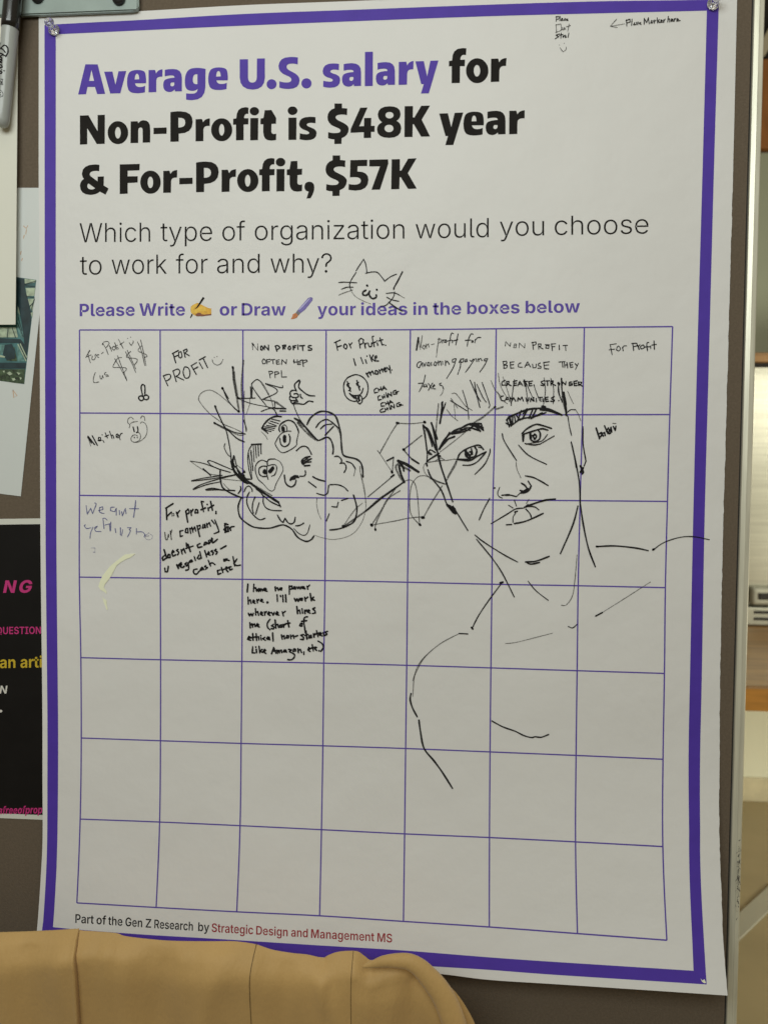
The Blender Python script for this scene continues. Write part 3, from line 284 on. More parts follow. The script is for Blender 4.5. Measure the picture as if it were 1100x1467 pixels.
DATA['question_two'] = '''-4852,3832 0,-26 -123,-1 0,26
-4936,3890 31,0 -1,-247 1,-11 3,-9 4,-7 7,-5 9,-2 11,0 2,0 3,1 3,0 3,1 3,0 2,1 7,-26 -4,-1 -3,-1 -4,0 -5,-1 -4,0 -4,-1 -19,1 -16,4 -13,9 -10,12 -5,15 -2,18
-4699,3581 -21,1 -20,6 -18,9 -16,12 -13,15 -11,17 -8,20 -5,22 -1,24 1,25 5,22 9,20 11,18 13,15 16,12 18,10 20,5 21,2 22,-2 19,-5 18,-9 16,-12 13,-15 11,-18 8,-20 5,-22 1,-24 -1,-24 -5,-22 -8,-20 -11,-18 -14,-15 -16,-13 -18,-9 -19,-5|-4699,3608 17,1 15,5 13,8 11,10 10,12 7,14 6,16 3,17 1,18 -1,18 -3,16 -5,16 -8,14 -9,12 -11,10 -13,8 -15,5 -17,1 -17,-2 -14,-4 -14,-8 -11,-10 -9,-13 -8,-14 -5,-16 -3,-16 -2,-18 1,-18 3,-17 6,-15 7,-15 9,-12 12,-10 13,-7 14,-5
-4335,3591 -71,247 30,0 37,-133 3,-14 4,-14 4,-15 4,-16 3,-17 4,-19 -5,0 4,18 4,17 4,16 4,15 4,15 4,14 39,132 32,0 37,-132 4,-14 4,-15 4,-15 3,-16 4,-17 4,-18 -5,0 4,18 4,17 4,16 4,15 3,15 4,13 37,133 31,0 -73,-246 -30,0 -40,138 -3,9 -3,10 -2,10 -3,9 -2,10 -3,10 -2,10 -3,11 -2,10 7,0 -3,-10 -2,-10 -3,-11 -2,-10 -3,-10 -3,-10 -2,-9 -3,-10 -3,-9 -41,-138
-3936,3585 -20,2 -18,5 -17,9 -14,13 -13,15 -10,17 -7,20 -5,22 -1,24 1,25 5,22 8,20 10,17 12,15 15,12 17,9 18,6 20,1 20,-1 18,-6 17,-9 14,-12 13,-15 10,-18 7,-20 5,-22 1,-24 -1,-24 -5,-22 -7,-20 -10,-18 -13,-15 -15,-12 -16,-9 -19,-5|-3936,3612 16,2 14,4 12,8 11,10 8,12 7,14 5,16 3,16 1,18 -1,18 -3,16 -5,16 -7,14 -8,12 -11,11 -12,7 -14,5 -15,1 -16,-1 -13,-5 -13,-7 -10,-10 -9,-12 -7,-15 -5,-15 -3,-17 -1,-18 1,-17 3,-17 5,-16 7,-14 8,-12 11,-10 12,-8 14,-4
-3769,3590 0,246 28,0 0,-39 2,0 6,12 9,10 10,8 12,7 14,3 14,2 3,0 2,0 3,-1 2,0 3,0 2,0 0,-30 -2,1 -2,0 -3,0 -3,1 -3,0 -4,0 -12,-1 -11,-3 -10,-4 -9,-6 -8,-8 -6,-8 -4,-10 -3,-11 -1,-12 0,-157
-3586,3681 0,39 6,0 110,115 37,-1 -110,-114 -3,0
-3612,3590 0,327 29,0 -1,-327
-3464,3589 -96,126 21,20 112,-146
-3133,3836 0,-26 -134,0 0,26
-3220,3591 1,280 1,13 3,11 4,10 7,8 8,7 9,5 10,4 10,3 11,0 7,0 7,0 5,-1 5,-2 4,-1 3,-1 -8,-26 -2,1 -3,1 -3,1 -3,0 -5,1 -4,0 -11,-1 -9,-4 -8,-6 -5,-7 -3,-10 -1,-12 0,-274
-2987,3586 -20,2 -18,5 -17,9 -15,12 -13,15 -10,18 -7,20 -5,22 -1,23 1,25 5,22 7,20 10,17 13,15 15,12 17,9 18,6 20,1 20,-1 19,-6 17,-9 15,-12 12,-14 10,-18 8,-20 4,-22 2,-24 -2,-24 -4,-22 -8,-20 -10,-17 -12,-15 -15,-13 -17,-8 -19,-6|-2987,3613 16,2 14,4 12,8 11,10 9,12 7,14 5,16 3,16 0,18 -1,17 -3,17 -5,16 -6,14 -9,12 -11,10 -12,8 -14,4 -16,2 -15,-2 -14,-5 -13,-7 -10,-10 -9,-12 -7,-14 -5,-16 -3,-17 -1,-17 1,-18 3,-17 5,-15 7,-14 9,-12 10,-10 13,-8 14,-4
-2819,3592 0,244 28,0 0,-38 3,0 6,12 8,10 11,8 12,7 14,4 14,1 3,0 2,0 3,0 2,0 3,0 2,-1 0,-29 -1,0 -3,0 -2,1 -4,0 -3,0 -4,0 -12,-1 -11,-2 -10,-5 -9,-6 -8,-7 -6,-9 -5,-10 -3,-11 -1,-11 0,-157
-2459,3585 -15,1 -14,3 -13,5 -12,6 -10,9 -8,10 -7,12 -3,13 -2,15 1,12 3,10 3,9 6,7 7,7 8,6 9,5 10,4 11,3 13,3 13,3 14,2 13,1 12,2 10,1 9,1 8,2 6,3 4,3 3,5 1,5 0,6 -1,10 -2,10 -4,8 -6,7 -6,6 -8,5 -10,4 -11,2 -12,1 -11,-1 -11,-2 -9,-3 -9,-4 -7,-4 -7,-6 -5,-6 -5,-6 -3,-7 -30,10 7,13 8,10 9,9 11,7 11,6 12,5 13,3 13,1 13,1 10,0 10,-2 10,-2 11,-3 9,-4 10,-6 8,-7 8,-8 6,-10 4,-11 3,-14 1,-15 1,-165 -31,0 0,38 -2,0 -4,-7 -5,-7 -7,-7 -7,-6 -9,-6 -10,-4 -11,-4 -12,-2|-2455,3612 15,1 13,3 12,6 11,7 9,9 7,10 5,11 3,13 1,12 0,35 -3,-2 -4,-2 -4,-1 -6,-2 -6,-1 -6,-2 -6,-1 -7,-1 -7,-1 -6,0 -6,-1 -5,-1 -13,-2 -12,-2 -11,-4 -9,-4 -8,-5 -6,-5 -4,-7 -3,-8 -1,-9 1,-9 3,-9 4,-7 5,-6 7,-6 8,-4 9,-3 10,-2
-2241,3743 1,-152 -31,0 -1,243 30,0 0,-56 -4,0 8,19 11,15 13,12 16,7 16,5 19,2 16,-2 15,-3 14,-6 12,-8 10,-10 8,-12 6,-14 4,-16 1,-19 1,-157 -31,0 0,155 -2,19 -6,15 -10,13 -13,10 -15,6 -18,2 -13,-1 -12,-3 -11,-5 -10,-6 -8,-8 -7,-9 -5,-11 -3,-12
-1909,3585 -20,2 -18,5 -16,9 -15,12 -12,15 -10,17 -7,20 -4,23 -2,24 2,24 4,22 7,20 10,17 12,15 14,12 17,8 18,5 19,2 15,-1 13,-2 11,-5 9,-5 8,-7 7,-7 6,-8 5,-7 3,-8 3,0 0,128 30,0 1,-324 -29,0 -1,45 -3,0 -4,-8 -4,-7 -6,-8 -7,-7 -8,-7 -10,-6 -11,-4 -13,-3|-1905,3612 15,1 14,5 12,7 10,10 9,11 7,14 5,16 3,17 1,19 -1,18 -3,17 -5,16 -7,14 -9,11 -10,10 -13,7 -13,4 -16,1 -15,-1 -14,-4 -12,-8 -11,-9 -8,-12 -7,-14 -5,-15 -3,-17 -1,-18 1,-18 3,-17 5,-16 7,-14 9,-12 10,-10 13,-7 13,-4
-1537,3589 -75,243 32,0 38,-131 3,-13 4,-15 4,-15 4,-15 4,-17 4,-19 -5,0 4,18 4,17 4,16 4,15 4,14 3,14 39,130 33,0 39,-131 4,-13 4,-14 4,-15 4,-16 4,-17 4,-18 -5,0 4,18 4,16 3,16 4,15 4,15 4,13 37,131 31,0 -72,-243 -31,0 -42,136 -3,10 -3,9 -3,10 -2,9 -3,10 -2,10 -3,10 -3,10 -2,10 7,0 -3,-10 -2,-10 -3,-10 -2,-10 -3,-10 -3,-9 -2,-10 -3,-9 -3,-10 -41,-135
-1196,3739 1,-151 -30,0 -2,323 30,0 1,-137 -6,0 8,19 10,15 13,11 15,8 17,5 18,1 15,-1 15,-4 13,-5 12,-8 10,-10 8,-12 5,-14 4,-17 1,-18 1,-157 -29,0 -1,155 -2,18 -6,16 -9,13 -13,10 -15,5 -17,2 -13,0 -11,-3 -11,-5 -9,-6 -8,-8 -7,-9 -4,-11 -3,-12
-969,3500 8,25 3,-1 9,-2 8,-1 7,1 7,2 6,3 6,5 5,7 5,9 4,11 10,26 -95,244 32,0 57,-152 5,-14 5,-14 4,-13 4,-14 4,-13 4,-14 -10,0 4,14 4,13 4,14 4,13 4,14 5,14 56,152 32,0 -107,-282 -4,-11 -6,-10 -6,-8 -7,-7 -7,-6 -8,-5 -8,-3 -10,-2 -10,0 -6,0 -5,0 -5,1 -5,1 -4,1
-666,3683 0,9 0,15 2,13 2,11 4,9 6,8 6,7 7,6 9,7 9,6 11,8 9,8 7,9 6,9 3,11 1,12 -1,10 -3,10 -4,9 -6,8 -7,6 -9,5 -9,4 -10,3 -11,1 -10,-1 -10,-2 -9,-4 -8,-5 -8,-7 -6,-8 -4,-9 -3,-11 -2,-12 -31,0 2,17 4,15 7,13 9,12 11,10 13,8 14,5 15,4 16,1 17,-2 16,-3 14,-6 12,-8 11,-10 8,-12 6,-13 4,-14 2,-15 -1,-16 -4,-14 -6,-12 -9,-11 -11,-11 -14,-10 -9,-6 -7,-6 -6,-6 -5,-5 -4,-7 -3,-6 -2,-8 -1,-10 -1,-10 0,-9
-650,3584 -7,0 -5,3 -5,4 -4,4 -2,6 -1,6 1,6 2,6 4,4 5,4 5,2 6,1 6,-1 6,-2 5,-4 3,-5 3,-5 1,-6 -1,-6 -2,-6 -4,-5 -5,-3 -5,-3'''
DATA['instruction_one'] = '''-4983,2866 1,214 88,1 16,-1 15,-4 13,-5 11,-7 9,-8 7,-10 5,-12 3,-12 1,-14 -1,-13 -3,-13 -6,-11 -7,-10 -9,-8 -12,-7 -13,-5 -14,-4 -17,-1 -57,0 1,35 49,0 9,1 8,2 7,2 5,4 5,4 3,5 3,6 2,6 0,7 0,7 -2,7 -2,5 -4,6 -4,4 -6,3 -7,3 -8,1 -9,1 -33,0 -1,-179
-4733,2866 -16,1 -12,3 -10,6 -6,8 -4,11 -2,13 1,173 45,0 -1,-167 0,-5 1,-4 2,-2 2,-2 3,-1 5,-1 2,0 2,0 1,0 2,1 1,0 1,0 7,-31 -3,-1 -3,-1 -4,0 -4,-1 -5,0
-4611,2864 -17,1 -14,3 -14,6 -11,7 -10,10 -7,11 -6,13 -3,15 -1,16 1,16 3,15 6,13 8,11 9,10 11,8 13,6 15,3 15,2 11,-1 10,-2 10,-2 9,-4 9,-5 7,-6 7,-8 5,-8 5,-10 3,-10 2,-12 1,-14 0,-12 -142,0 1,27 119,0 -21,-7 0,8 -1,7 -3,7 -3,6 -4,4 -5,4 -5,3 -7,2 -8,0 -7,0 -7,-2 -6,-3 -5,-4 -4,-4 -3,-6 -3,-6 -1,-7 -1,-7 0,-19 1,-9 1,-8 3,-7 4,-6 4,-5 6,-3 6,-3 7,-2 8,0 5,0 5,1 4,1 4,2 4,2 4,3 2,3 3,3 2,4 40,-7 -3,-8 -5,-8 -6,-7 -7,-6 -9,-6 -9,-4 -11,-3 -12,-2
-4456,2864 -10,1 -10,2 -9,3 -8,4 -6,5 -6,7 -4,7 -2,9 -1,10 1,9 1,7 3,7 4,5 5,5 6,4 6,4 7,2 7,3 8,1 8,2 8,1 9,1 8,0 7,1 5,1 5,2 3,1 2,2 2,3 0,3 0,1 0,4 -1,4 -2,4 -2,3 -3,2 -4,2 -4,1 -5,1 -6,0 -5,0 -5,-1 -5,-1 -4,-2 -4,-2 -3,-3 -2,-3 -2,-3 -2,-3 -41,6 4,9 5,8 6,7 7,6 9,5 9,4 10,3 12,1 12,1 9,0 8,-1 9,-2 8,-2 8,-3 7,-4 6,-5 5,-6 5,-6 3,-8 2,-8 1,-9 -1,-108 -42,-1 0,23 -1,0 -3,-5 -4,-4 -4,-4 -5,-4 -6,-3 -6,-2 -6,-2 -8,-1|-4443,2894 7,1 6,1 6,2 5,3 4,4 4,4 2,5 2,5 0,6 0,17 -1,0 -2,-1 -3,-1 -3,-1 -3,-1 -3,0 -3,-1 -4,0 -3,-1 -3,0 -3,-1 -3,0 -5,-1 -5,-1 -4,-2 -4,-2 -4,-2 -2,-3 -2,-3 -2,-3 0,-5 0,-4 1,-3 2,-3 3,-3 3,-2 3,-2 4,-1 5,-1
-4257,2865 -13,0 -12,2 -11,3 -10,4 -8,6 -7,6 -6,8 -4,8 -3,9 42,7 2,-6 4,-6 5,-4 6,-4 8,-1 8,-1 8,1 7,1 6,3 4,3 3,4 1,5 -1,4 -2,3 -3,3 -4,3 -5,2 -7,2 -29,5 -15,4 -12,5 -9,7 -7,9 -4,9 -1,12 1,9 3,9 5,8 6,7 8,6 10,4 11,4 13,2 13,0 13,0 11,-2 11,-3 9,-4 8,-5 6,-6 5,-6 4,-8 3,-8 -39,-7 -3,5 -3,5 -4,4 -6,3 -6,1 -8,1 -7,-1 -7,-1 -5,-3 -4,-3 -3,-4 -1,-5 1,-4 1,-3 3,-3 4,-3 6,-2 7,-2 30,-5 15,-4 12,-5 9,-7 7,-8 4,-9 1,-11 -1,-10 -3,-9 -5,-8 -8,-7 -9,-7 -10,-5 -12,-3 -13,-2
-4075,2865 -17,1 -14,4 -13,5 -12,8 -9,9 -8,12 -6,13 -3,14 -1,17 1,15 4,15 5,13 8,12 9,9 11,8 13,6 14,4 16,1 11,-1 10,-1 10,-3 9,-4 8,-5 8,-6 6,-7 6,-9 4,-9 4,-11 2,-12 0,-13 0,-12 -140,-1 0,27 119,1 -21,-8 0,8 -2,8 -2,6 -3,6 -4,5 -5,4 -6,2 -6,2 -8,1 -7,-1 -7,-2 -6,-3 -5,-3 -4,-5 -3,-6 -3,-6 -1,-7 -1,-7 0,-19 1,-9 1,-8 3,-7 4,-5 4,-5 6,-4 6,-3 7,-1 8,-1 5,1 5,0 4,2 4,1 4,2 3,3 3,3 3,4 2,4 40,-8 -4,-8 -4,-8 -6,-7 -8,-6 -8,-5 -10,-4 -10,-3 -12,-2
-3857,2868 -60,214 50,0 26,-106 2,-9 2,-9 2,-10 2,-10 1,-10 2,-10 2,-10 1,-9 2,-10 -8,0 2,10 2,9 1,10 2,10 2,10 2,10 2,10 2,9 2,9 29,106 47,0 28,-106 2,-9 2,-9 2,-10 2,-10 2,-10 2,-10 2,-10 1,-9 2,-10 -8,0 2,10 1,9 2,10 2,10 2,10 1,10 2,10 2,9 2,9 27,106 50,0 -61,-214 -52,0 -31,110 -3,13 -2,13 -3,13 -2,15 -3,14 -2,15 11,0 -3,-15 -2,-14 -3,-14 -2,-13 -3,-14 -3,-13 -31,-110
-3583,2869 0,159 43,0 0,-27 2,0 4,9 5,7 7,6 8,4 8,3 9,1 3,0 2,-1 3,0 2,0 3,0 2,-1 0,-38 -2,1 -3,0 -4,1 -4,0 -3,0 -4,1 -6,-1 -7,-1 -5,-3 -6,-3 -4,-4 -4,-5 -2,-5 -2,-6 0,-6 0,-91
-3457,2869 0,159 45,0 0,-159
-3434,3049 -7,1 -6,2 -5,4 -4,4 -2,6 -1,5 1,6 2,5 4,5 5,3 6,2 7,1 6,-1 6,-2 5,-3 4,-5 3,-5 0,-6 0,-5 -3,-6 -4,-4 -5,-4 -6,-2
-3290,3028 0,-32 -100,0 0,32
-3366,3066 45,0 0,-151 0,-4 1,-4 2,-3 3,-2 4,-1 5,-1 2,0 3,1 2,0 3,0 3,1 1,0 7,-32 -5,-1 -5,-1 -5,-1 -5,0 -5,0 -4,0 -16,1 -13,4 -10,6 -7,9 -5,11 -1,14
-3184,2866 -16,1 -15,3 -13,6 -12,7 -9,10 -8,11 -6,13 -3,15 -1,16 1,16 3,14 6,13 7,12 10,9 11,8 13,6 14,3 16,1 11,0 10,-2 10,-2 9,-4 8,-5 8,-6 7,-8 5,-8 5,-10 3,-10 2,-12 1,-13 0,-12 -142,0 1,26 119,0 -21,-7 0,8 -2,7 -2,7 -3,6 -4,5 -5,3 -6,3 -6,2 -8,1 -7,-1 -7,-2 -6,-3 -5,-4 -4,-4 -4,-6 -2,-6 -1,-7 -1,-7 0,-19 1,-9 1,-7 3,-7 4,-6 5,-5 5,-4 6,-2 7,-2 8,0 5,0 5,1 4,1 5,2 3,2 4,2 3,3 2,4 2,4 40,-7 -3,-9 -5,-8 -6,-6 -7,-7 -8,-5 -10,-4 -11,-3 -11,-2'''
DATA['instruction_two'] = '''-2411,2863 -16,1 -15,3 -14,6 -12,8 -9,10 -8,11 -6,13 -3,14 -2,16 1,16 4,14 6,13 7,11 10,10 12,8 13,5 16,4 16,1 17,-1 15,-4 13,-5 12,-8 10,-10 8,-11 5,-13 4,-14 1,-16 -1,-16 -3,-14 -6,-13 -8,-11 -10,-10 -11,-8 -14,-6 -15,-3|-2411,2896 8,1 7,2 6,4 6,4 4,6 3,7 2,8 2,8 0,9 0,9 -2,8 -2,8 -3,7 -5,6 -5,4 -6,4 -7,2 -8,1 -8,-1 -7,-2 -6,-4 -5,-4 -4,-6 -4,-7 -2,-8 -1,-8 -1,-9 1,-9 1,-8 3,-8 3,-7 4,-6 5,-4 6,-4 7,-2
-2293,2866 0,159 44,0 0,-28 2,0 4,9 5,8 7,5 8,5 9,2 9,1 2,0 3,0 3,0 2,-1 3,0 2,0 0,-38 -2,1 -3,0 -4,1 -4,0 -3,0 -4,0 -7,0 -6,-2 -6,-2 -5,-3 -5,-4 -3,-5 -3,-5 -2,-6 0,-6 0,-91
-2031,2864 -58,0 0,37 56,0 14,0 12,3 11,4 9,6 8,7 5,9 5,11 2,13 1,15 -1,15 -3,13 -4,11 -6,10 -7,7 -9,6 -11,4 -12,3 -14,0 -58,1 0,37 61,-1 21,-1 20,-5 17,-7 15,-9 13,-13 10,-14 7,-17 5,-19 1,-21 -1,-21 -4,-19 -8,-17 -10,-14 -12,-12 -15,-10 -18,-7 -20,-4
-2065,3075 1,-211 -46,0 -1,212
-1886,2863 -1,159 44,-1 0,-27 2,0 3,9 6,7 6,6 8,4 8,3 10,0 2,0 3,0 2,0 3,0 2,-1 2,0 0,-38 -2,1 -3,0 -3,1 -4,0 -4,0 -3,1 -7,-1 -6,-1 -6,-3 -5,-3 -4,-4 -4,-4 -3,-5 -1,-6 -1,-7 1,-90
-1712,2859 -11,1 -9,2 -9,3 -8,4 -7,5 -6,7 -4,7 -2,9 -1,10 1,8 1,8 3,6 4,6 5,4 5,4 7,4 6,2 8,2 8,2 8,1 8,1 9,1 8,1 7,1 5,1 4,1 4,1 2,2 2,3 0,3 0,1 0,4 -1,4 -2,4 -3,2 -3,3 -3,2 -5,1 -5,1 -5,0 -6,0 -5,-1 -4,-1 -5,-2 -3,-2 -3,-3 -3,-2 -2,-4 -1,-3 -41,7 3,9 5,7 6,7 7,6 9,5 9,4 11,2 11,2 12,1 9,-1 9,-1 8,-2 9,-2 7,-3 7,-4 7,-5 5,-5 5,-7 3,-7 2,-8 1,-10 0,-106 -42,0 0,22 -2,0 -3,-5 -4,-4 -4,-4 -5,-3 -5,-3 -6,-3 -7,-1 -7,-2|-1700,2889 7,0 6,1 6,3 5,3 4,3 4,4 2,5 2,5 0,6 0,17 -1,-1 -2,-1 -3,0 -3,-1 -3,-1 -3,0 -3,-1 -4,-1 -3,0 -3,0 -3,-1 -3,0 -5,-1 -5,-1 -4,-2 -4,-1 -4,-3 -2,-2 -2,-3 -2,-4 0,-4 0,-4 2,-4 1,-3 3,-2 3,-2 4,-2 4,-1 4,-1
-1544,2861 -51,159 47,0 15,-59 3,-11 3,-11 3,-12 2,-13 3,-14 3,-14 -5,0 2,14 3,14 3,12 3,12 3,12 3,11 15,58 42,0 15,-59 3,-11 3,-11 3,-12 3,-13 3,-13 3,-15 -5,0 2,15 3,13 2,13 3,12 3,11 2,11 15,59 47,0 -49,-158 -46,0 -19,61 -2,7 -2,7 -1,7 -2,7 -2,8 -2,8 -2,7 -1,7 -2,7 8,0 -2,-7 -2,-7 -1,-7 -2,-8 -2,-8 -2,-7 -1,-7 -2,-7 -2,-6 -19,-62'''
